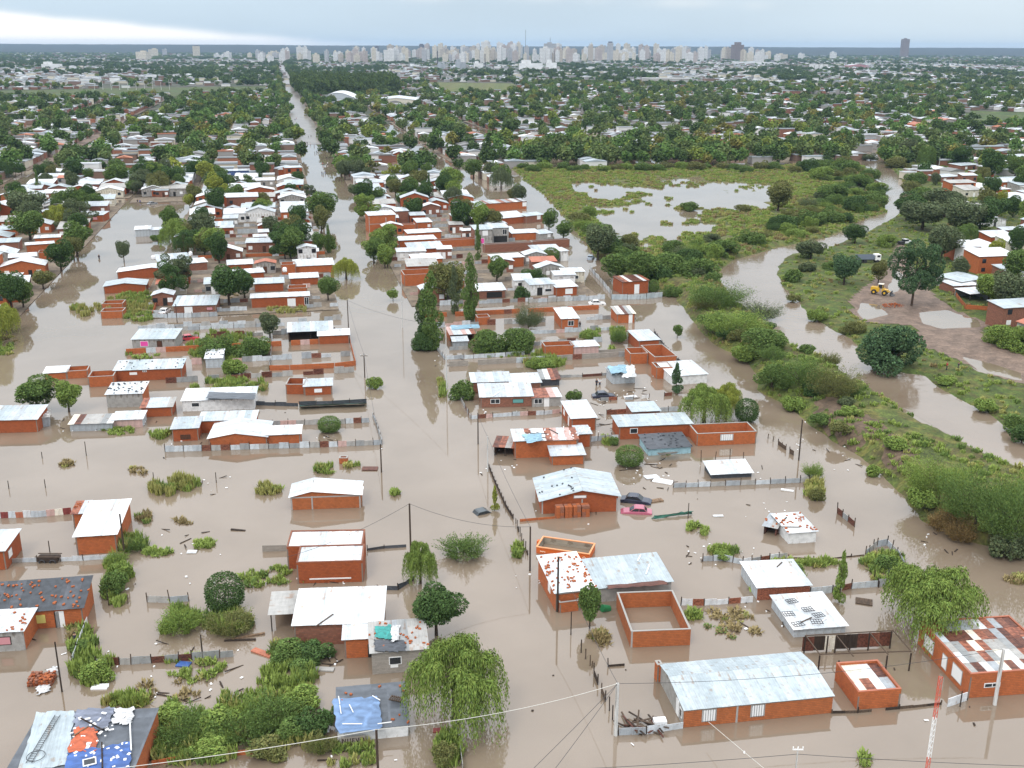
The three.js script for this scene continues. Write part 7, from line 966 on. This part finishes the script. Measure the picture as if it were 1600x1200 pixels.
for (let i = 0; i < 5200; i++) { const z = -4700 - 3000 * rF(), x = (rF() - 0.5) * 2 * (-z * 0.52); farHouses.push({ p: V3(x, 0, z), w: rnd(9, 22, rF), d: rnd(8, 16, rF), h: rF() < 0.12 ? rnd(6, 12, rF) : rnd(3, 5, rF), turn: townTurn + rnd(-0.2, 0.2, rF), kind: rF(), wall: 0.45 + 0.55 * rF(), roof: 0.95 * rF(), up: rF(), y: -0.4 }); }
{
  const wc = { brick: C(0.30, 0.13, 0.075), brickDeep: C(0.22, 0.095, 0.06), brickOld: C(0.20, 0.125, 0.09), plaster: C(0.30, 0.285, 0.27), whitewash: C(0.68, 0.67, 0.65), cream: C(0.58, 0.53, 0.43) }, rc = { white1: C(0.66, 0.68, 0.70), white2: C(0.48, 0.51, 0.54), zinc1: C(0.32, 0.35, 0.37), pale1: C(0.40, 0.45, 0.49), old2: C(0.22, 0.22, 0.215), terracotta: C(0.42, 0.17, 0.1) };
  const walls = [], flat = [], gab = [];
  for (const o of farHouses) { const wl = WALLS.find(q => o.wall < q[2]), rf = ROOFS.find(q => o.roof < q[2]), q = V3(Math.cos(o.turn) * o.w / 2 - 0 , 0, -Math.sin(o.turn) * o.w / 2), c = o.p.clone().add(q); c.y = o.y; walls.push({ p: c.clone(), r: o.turn, s: V3(o.w, o.h + 0.3, o.d), c: wc[wl[0]] }); const e = { p: c.clone().setY(o.y + o.h + 0.28), r: o.turn, s: V3(o.w + 0.5, o.kind < 0.4 ? 1.1 : 0.7, o.d + 0.5), c: rc[rf[0]] }; (o.kind < 0.4 ? gab : flat).push(e); }
  const ub = new THREE.BoxGeometry(1, 1, 1).translate(0, 0.5, 0), wedge = slab([[-0.5, 0], [0.5, 0], [0.5, 1], [-0.5, 0.25]], 1); wedge.translate(0, 0, -0.5); wedge.rotateY(-Math.PI / 2); const prism = slab([[-0.5, 0], [0.5, 0], [0, 1]], 1); prism.translate(0, 0, -0.5);
  const G1 = stuffGroup('distant_houses', 'thousands of small houses and roofs spreading to the city', 'houses'), mm = std({ color: C(1, 1, 1) });
  instanced('house_walls', ub, mm, walls, G1); instanced('flat_roofs', wedge, mm, flat, G1); instanced('gable_roofs', prism, mm, gab, G1);
}
{
  const items = {}, add = (kind, p, w, h, c) => (items[kind] ??= []).push({ p, r: R() * 6.28, s: V3(w, h, w), c }); const tc = () => { const k = R(); return k < 0.38 ? C(0.7, 0.8, 0.68) : k < 0.65 ? C(1.3, 1.25, 1.15) : k < 0.85 ? C(1.15, 1.4, 1.0) : k < 0.95 ? C(1.9, 1.7, 1.0) : C(1.9, 1.3, 0.9); };
  for (const o of trees.slice(NT)) { const h = rnd(5, 12.5); add(o.k < 0.75 ? 'round' : o.k < 0.9 ? 'gum' : 'bush', o.c.clone().setY(-0.1), h * rnd(0.85, 1.3), h, tc()); }
  const rG = rng(888); for (let i = 0; i < 13000; i++) { const t = 1500 + 3500 * Math.pow(rG(), 0.75), z = OZ - t, x = (rG() - 0.5) * 2 * (-z * 0.6), gr = fbm(x / 260, z / 260, 0, 61, 3); if (rG() > 0.22 + 0.9 * smooth(0.44, 0.62, gr)) continue; if ([FIELD1, FIELD2, PARK, FIELD3].some(p => inside(p, x, z))) continue; const sx = (x - OX) * -UZ + (z - OZ) * UX; if (Math.abs(sx) < 8) continue; const h = rnd(6, 11, rG); add(rG() < 0.7 ? 'round' : 'gum', V3(x, -0.4, z), h * rnd(0.9, 1.6, rG), h, tc()); }
  for (let i = 0; i < 7500; i++) { const z = -4700 - 3600 * rG(), x = (rG() - 0.5) * 2 * (-z * 0.6), h = rnd(7, 14, rG), dens = fbm(x / 500, z / 900, 0, 67, 3); if (rG() > 0.35 + dens) continue; add('round', V3(x, -0.4, z), h * rnd(1.4, 3, rG), h, tc()); }
  for (let i = 0; i < 9000; i++) { const t = 1450 + 3300 * Math.pow(rG(), 0.85), z = OZ - t, x = (rG() - 0.5) * 2 * (-z * 0.6); if (fbm(x / 190, z / 420, 0, 63, 3) < 0.57 || [FIELD1, FIELD2, PARK, FIELD3].some(p => inside(p, x, z))) continue; const sx = (x - OX) * -UZ + (z - OZ) * UX; if (Math.abs(sx) < 9) continue; const h = rnd(9, 16, rG); add('round', V3(x, -0.4, z), h * rnd(1, 1.5, rG), h, C(0.75, 0.85, 0.72)); }
  // avenue trees, the dark wood, park edges
  for (let t = 560; t < 3600; t += 9) for (const s of [-13, 13]) if (R() < 0.55) { const p = town(s * rnd(0.95, 1.3), t), h = rnd(7, 12); add('round', p, h * 0.9, h, tc()); }
  for (let i = 0; i < 420; i++) { const px = rnd(458, 622), p = G(px, rnd(132, 153)); if (!inside(WOOD, p.x, p.z)) continue; const h = rnd(14, 24); add('gum', p, h * 0.7, h, C(0.8, 0.85, 0.7)); }
  for (let i = 0; i < 240; i++) { const p = G(rnd(790, 1500), rnd(232, 262)); if (allowed(p.x, p.z)) { const h = rnd(7, 12); add('round', p, h * 1.1, h, tc()); } }
  const G2 = stuffGroup('distant_trees', 'mass of tree crowns between the distant roofs', 'trees'), lm = leafMat(0.075, 0.108, 0.045);
  for (const k in items) [0, 1].forEach(v => { const L = items[k].filter((_, i) => i % 2 === v); instanced(k + '_crowns', FARPLANT[k][v].crown, lm, L, G2); });
}
// main street surface where the flood thins out, and a wet road on the right
setting('avenue', sheetOf(rectST(-9, 9, 560, 3500), 0.05, 30), new THREE.MeshStandardMaterial({ map: T.mud, color: C(0.36, 0.33, 0.30), roughness: 0.28 }));
setting('wet_road', sheetOf(poly([[1075, 190], [1110, 194], [1165, 205], [1240, 222], [1215, 224], [1150, 212], [1085, 198]]), 0.18, 20), M.wetRoad);
setting('side_street', sheetOf(poly([[108, 212], [175, 192], [196, 188], [186, 200], [120, 232], [92, 250], [60, 262], [30, 262]]), 0.18, 20), M.wetRoad);

// ================================================================ large buildings and the city
function shed(label, px, py, wpx, hpx, depth, kind, wall, roof) {
  const a = G(px - wpx / 2, py, -0.4), b = G(px + wpx / 2, py, -0.4), w = a.distanceTo(b), h = heightTo(a, py - hpx), g = thing(kind === 'arch' ? 'arched_warehouse' : 'warehouse', label, 'warehouse', a, 0.06);
  const sh = new THREE.Shape(); sh.moveTo(0, 0); sh.lineTo(w, 0); if (kind === 'arch') { sh.lineTo(w, h * 0.35); for (let i = 0; i <= 14; i++) { const t = i / 14; sh.lineTo(w * (1 - t), h * (0.35 + 0.65 * Math.sin(Math.PI * t))); } } else { sh.lineTo(w, h * 0.75); sh.lineTo(w / 2, h); sh.lineTo(0, h * 0.75); }
  const body = new THREE.ExtrudeGeometry(sh, { depth, bevelEnabled: false }); body.translate(0, 0, -depth); mesh('wall', body, M[wall], g);
  const rs = []; const n = 14; for (let i = 0; i < n; i++) { const y = t => kind === 'arch' ? h * (0.35 + 0.65 * Math.sin(Math.PI * t)) : h * (1 - 0.5 * Math.abs(t - 0.5)); const t0 = i / n, t1 = (i + 1) / n, dx = w / n, dy = y(t1) - y(t0), L = Math.hypot(dx, dy), q = bx(L * 1.01, 0.2, depth + 1); q.rotateZ(Math.atan2(dy, dx)); q.translate(w * (t0 + t1) / 2, (y(t0) + y(t1)) / 2 + 0.15, -depth / 2); rs.push(q); } mesh('roof', mergeGeometries(rs), M[roof], g);
  const dr = mesh('door', unitBox, M.old1, g); dr.scale.set(w * 0.12, h * 0.3, 0.2); dr.position.set(w * 0.4, h * 0.15, 0.05); return g;
}
shed('white arched warehouse beside the main avenue', 528, 162, 62, 17, 60, 'arch', 'zinc1', 'white1');
shed('cream gabled warehouse right of the arched one', 620, 168, 66, 15, 60, 'gable', 'cream', 'white2');
shed('long low white shed at the far sports field', 282, 124, 46, 9, 30, 'gable', 'whitewash', 'white1'); shed('second low white shed left of the long one', 240, 124, 24, 8, 26, 'gable', 'whitewash', 'white2');
shed('black fronted left arched hall by the sports field', 350, 124, 24, 6, 20, 'arch', 'black', 'old1'); shed('black fronted right arched hall by the sports field', 371, 124, 21, 6, 20, 'arch', 'black', 'old1');
shed('small white gabled hall among trees right of centre', 762, 188, 17, 10, 16, 'gable', 'whitewash', 'white1'); shed('pale blue arched shed among the trees', 706, 228, 26, 12, 20, 'arch', 'pale1', 'zinc3');
shed('white roofed market hall on the right horizon', 1340, 108, 30, 8, 30, 'gable', 'pinkwall', 'white1'); shed('wide white depot below the brown tower', 1180, 102, 60, 6, 40, 'gable', 'whitewash', 'white2'); shed('sandy roofed depot right of centre', 1180, 120, 46, 9, 40, 'gable', 'plaster', 'old2');
shed('red brick block behind the east trees', 1438, 206, 20, 14, 14, 'gable', 'brick', 'terracotta'); shed('red tiled hall right of the red brick block', 1482, 200, 34, 14, 20, 'gable', 'plaster', 'terracotta');
shed('tall red brick block among trees in the middle town', 624, 254, 21, 17, 9, 'gable', 'brickDeep', 'white2'); shed('red gabled house by the avenue', 525, 222, 34, 14, 12, 'gable', 'brickDeep', 'zinc1'); shed('pale green arched hall far right of the avenue', 1555, 160, 26, 8, 20, 'gable', 'pinkwall', 'white2');
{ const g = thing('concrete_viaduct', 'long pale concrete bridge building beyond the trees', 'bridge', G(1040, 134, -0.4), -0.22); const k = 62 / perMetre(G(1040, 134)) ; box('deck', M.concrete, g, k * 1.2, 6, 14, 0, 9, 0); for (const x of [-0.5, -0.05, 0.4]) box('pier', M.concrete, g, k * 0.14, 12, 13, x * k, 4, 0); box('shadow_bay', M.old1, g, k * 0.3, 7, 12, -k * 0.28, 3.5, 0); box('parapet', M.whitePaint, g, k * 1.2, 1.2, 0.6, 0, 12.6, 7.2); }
{ const g = thing('apartment_block', 'row of white apartment slabs right of the city', 'building', G(1278, 112, -0.4)); const m = perMetre(G(1278, 112)); for (let i = 0; i < 4; i++) box('slab_block', M.whitewash, g, 6 / m, 11 / m, 12, (-10.5 + i * 7.2) / m, 5.5 / m, 0); for (let i = 0; i < 3; i++) box('stair_tower', M.plaster, g, 1.2 / m, 9.5 / m, 8, (-6.9 + i * 7.2) / m, 4.75 / m, 0); }
{ const g = thing('white_tower', 'plain white water tower slab beside the green field', 'tower', G(1219, 150, -0.4)); const m = perMetre(G(1219, 150)); box('shaft', M.whitewash, g, 5.5 / m, 13 / m, 5.5 / m, 0, 6.5 / m, 0); box('cap', M.concrete, g, 6 / m, 1 / m, 6 / m, 0, 13.4 / m, 0); }
for (let i = 0; i < 10; i++) pole(`${ordinal(i + 1)} pale floodlight mast from the left at the sports field`, 148 + i * 13, 140, 124 + (i % 3) * 2, { r: 0.35, mat: 'poleConcrete', name: 'floodlight_mast', group: 'floodlight masts' });
for (const [x, y, t, l] of [[938, 246, 208, 'first street lamp from the left among the trees'], [1074, 232, 208, 'second street lamp from the left among the trees'], [1139, 230, 206, 'third street lamp from the left among the trees'], [1375, 230, 206, 'street lamp at the river bend'], [1466, 268, 246, 'pole on the east bank green'], [1546, 226, 205, 'lamp post at the right town edge'], [687, 232, 210, 'street lamp by the pale blue arched shed'], [195, 240, 208, 'lamp post among the left trees'], [43, 248, 210, 'tall pole by the left side street'], [273, 278, 256, 'pale pole in front of the grove left of the blue house']]) { const q = pole(l, x, y, t, { r: 0.16, mat: 'poleConcrete', name: 'street_lamp', group: 'street lamps of the town' }); }

const towerMat = {}; for (const [k, c] of Object.entries({ white: C(0.80, 0.79, 0.77), cream: C(0.74, 0.67, 0.55), grey: C(0.50, 0.50, 0.51), pink: C(0.56, 0.48, 0.44), tan: C(0.56, 0.49, 0.41), brown: C(0.26, 0.20, 0.18), dark: C(0.16, 0.16, 0.19) })) towerMat[k] = std({ map: T.facade, color: c, roughness: 0.8 });
const towers = []; const rC = rng(999);
function tower(px, topY, baseY, wpx, tone, o = {}) {
  const p = G(px, baseY, -0.4), m = perMetre(p), h = heightTo(p, topY), w = wpx / m; towers.push({ px, p, h, w, tone, o, d: o.d ?? w * (0.7 + 0.5 * rC()) });
}
// those that stand out
tower(757, 65, 97, 11, 'white', { label: 'tallest bright white tower in the middle of the skyline' }); tower(765, 70, 97, 6, 'white', { label: 'narrow white tower touching the tallest one' });
tower(953, 67, 97, 9, 'grey', { label: 'tall grey tower with dark crown right of centre', crown: true }); tower(1155, 70, 96, 14, 'brown', { label: 'brown stepped tower at the right end of the city', step: true });
tower(1413, 61, 91, 11, 'brown', { label: 'lone dark tower standing far right of the city', lean: true }); tower(588, 73, 92, 8, 'dark', { label: 'near black slab left of the white slab' });
tower(608, 78, 101, 18, 'white', { label: 'wide blank white slab left of centre', d: 40 }); tower(625, 85, 101, 11, 'white', { label: 'lower white slab joined to the blank one' });
tower(308, 72, 90, 10, 'cream', { label: 'white and brown tower at the left end of the city', crown: true }); tower(221, 81, 95, 17, 'cream', { label: 'wide sandy block left of the city', d: 45 }); tower(240, 77, 90, 14, 'cream', { label: 'sandy block behind the wide one on the left' }); tower(258, 77, 88, 7, 'grey', { label: 'grey block right of the sandy pair' });
tower(477, 73, 90, 7, 'white', { label: 'slim white tower right of the avenue' }); tower(862, 68, 99, 16, 'grey', { label: 'broad grey tower with mast on the skyline', mast: true }); tower(851, 75, 100, 18, 'white', { label: 'broad white tower in front of the masted one' }); tower(660, 70, 92, 7, 'dark', { label: 'dark crowned tower right of the white slab', crown: true });
tower(1096, 75, 97, 8, 'white', { label: 'white tower right of the middle city' }); tower(1075, 74, 97, 7, 'grey', { label: 'grey tower with twin left of the white one' }); tower(1186, 82, 95, 14, 'white', { label: 'white stepped block right of the brown tower', step: true }); tower(1200, 81, 95, 8, 'cream', { label: 'cream block right of the white stepped one' }); tower(1225, 85, 94, 14, 'cream', { label: 'low cream pair on the right horizon' }); tower(1251, 84, 93, 9, 'white', { label: 'small white block on the right horizon' }); tower(1301, 82, 94, 10, 'white', { label: 'white and red block near the wooded horizon' });
for (let i = 0; i < 215; i++) { const px = 405 + 800 * (0.5 + 0.5 * (rC() + rC() - 1) * 1.3); if (px < 400 || px > 1215) { continue; } const mid = 1 - Math.abs(px - 820) / 460, h = (12 + 16 * rC() * (0.5 + 0.55 * mid)), base = 92 + 9 * rC(); tower(px, base - h, base, rnd(4.5, 9.5, rC), pick(['white', 'white', 'cream', 'cream', 'grey', 'pink', 'tan', 'white'], rC), {}); }
for (let i = 0; i < 14; i++) { const px = rnd(330, 470, rC), base = 91 + 3 * rC(); tower(px, base - rnd(6, 12, rC), base, rnd(4, 9, rC), pick(['white', 'cream', 'grey', 'cream'], rC), {}); }
towers.sort((a, b) => a.px - b.px); const tn = {}; const tw = { white: 'white', cream: 'cream', grey: 'grey', pink: 'pinkish', tan: 'tan', brown: 'brown', dark: 'dark' };
for (const o of towers) {
  const k = tn[o.tone] = (tn[o.tone] ?? 0) + (o.o.label ? 0 : 1), g = thing('apartment_tower', o.o.label ?? `${ordinal(k)} plain ${tw[o.tone]} block from the left on the city skyline`, 'tower', o.p, rnd(-0.5, 0.5, rC), 'towers of the city skyline');
  const face = (w, h, d, x, y, z, name) => { const q = boxUV(w, h, d); const u = q.attributes.uv; for (let i = 0; i < u.count; i++) u.setXY(i, u.getX(i) / 16, u.getY(i) / 12.5); q.translate(x, y, z); return mesh(name, q, towerMat[o.tone], g); };
  face(o.w, o.h, o.d, 0, o.h / 2, -o.d / 2, 'shaft'); const r2 = rC();
  if (o.o.step) { face(o.w * 0.5, o.h * 0.16, o.d * 0.6, 0, o.h * 1.08, -o.d / 2, 'setback'); face(o.w * 0.4, o.h * 0.7, o.d * 0.7, o.w * 0.7, o.h * 0.35, -o.d / 2, 'side_wing'); }
  else if (o.o.crown) mesh('crown_floor', bx(o.w * 0.7, o.h * 0.07, o.d * 0.7, 0, o.h * 1.035, -o.d / 2), towerMat.dark, g);
  else mesh('lift_house', bx(o.w * (0.3 + 0.2 * r2), 5, o.d * 0.4, o.w * (r2 - 0.5) * 0.4, o.h + 2.5, -o.d / 2), towerMat[o.tone], g);
  if (o.o.mast) bar('mast', M.iron, g, V3(0, o.h, -o.d / 2), V3(0, o.h + 22, -o.d / 2), 0.7);
}
pole('thin radio mast left of the masted tower', 821, 98, 47, { r: 0.8, mat: 'iron', name: 'radio_mast' });
pole('dark chimney-like mast in front of the city', 684, 108, 80, { r: 1.6, mat: 'iron', name: 'chimney' }); pole('second dark chimney right of the first', 758, 110, 84, { r: 1.4, mat: 'iron', name: 'chimney' });
for (const [x, b, t, w, l] of [[690, 110, 100, 12, 'left of two grey silo blocks before the city'], [720, 110, 97, 16, 'right of two grey silo blocks before the city'], [830, 114, 99, 36, 'wide pale mill building below the broad white tower'], [748, 109, 99, 14, 'white mill block between the silos and the wide mill'], [862, 112, 98, 16, 'white block right of the wide mill'], [80, 110, 100, 28, 'pale institutional block at the left edge of town']]) { const p = G(x, b, -0.4), m = perMetre(p), h = heightTo(p, t), g = thing('mill_building', l, 'building', p, 0.1), wm = w / m; const mat = /grey/.test(l) ? M.zinc2 : M.whitewash; box('main_block', mat, g, wm, h, 20, 0, h / 2, -10); box('upper_block', mat, g, wm * 0.4, h * 0.35, 14, -wm * 0.2, h * 1.17, -10); box('annex', M.plaster, g, wm * 0.3, h * 0.6, 16, wm * 0.62, h * 0.3, -8); }

// ================================================================ wooded rise on the horizon
{
  const nx = 260, nz = 22, pos = [], uv = [], idx = []; for (let j = 0; j <= nz; j++) for (let i = 0; i <= nx; i++) { const f = j / nz, z = -7200 - 4200 * f, x = (i / nx - 0.5) * 2 * (-z * 0.9); const h = -0.6 + smooth(0.05, 0.85, f) * (55 + 10 * fbm(x / 900, 3, 0, 41, 3)) + (f > 0.1 ? 6 * fbm(x / 60, z / 60, 0, 43, 3) * smooth(0.1, 0.4, f) : 0); pos.push(x, h, z); uv.push(x / 130, z / 130); }
  for (let j = 0; j < nz; j++) for (let i = 0; i < nx; i++) { const a = j * (nx + 1) + i; idx.push(a, a + 1, a + nx + 1, a + 1, a + nx + 2, a + nx + 1); }
  const g = new THREE.BufferGeometry(); g.setAttribute('position', new THREE.Float32BufferAttribute(pos, 3)); g.setAttribute('uv', new THREE.Float32BufferAttribute(uv, 2)); g.setIndex(idx); g.computeVertexNormals(); setting('hills', g, std({ map: T.turf, color: C(0.14, 0.19, 0.15), roughness: 1, side: THREE.DoubleSide }));
}
renderer.render(scene, camera);
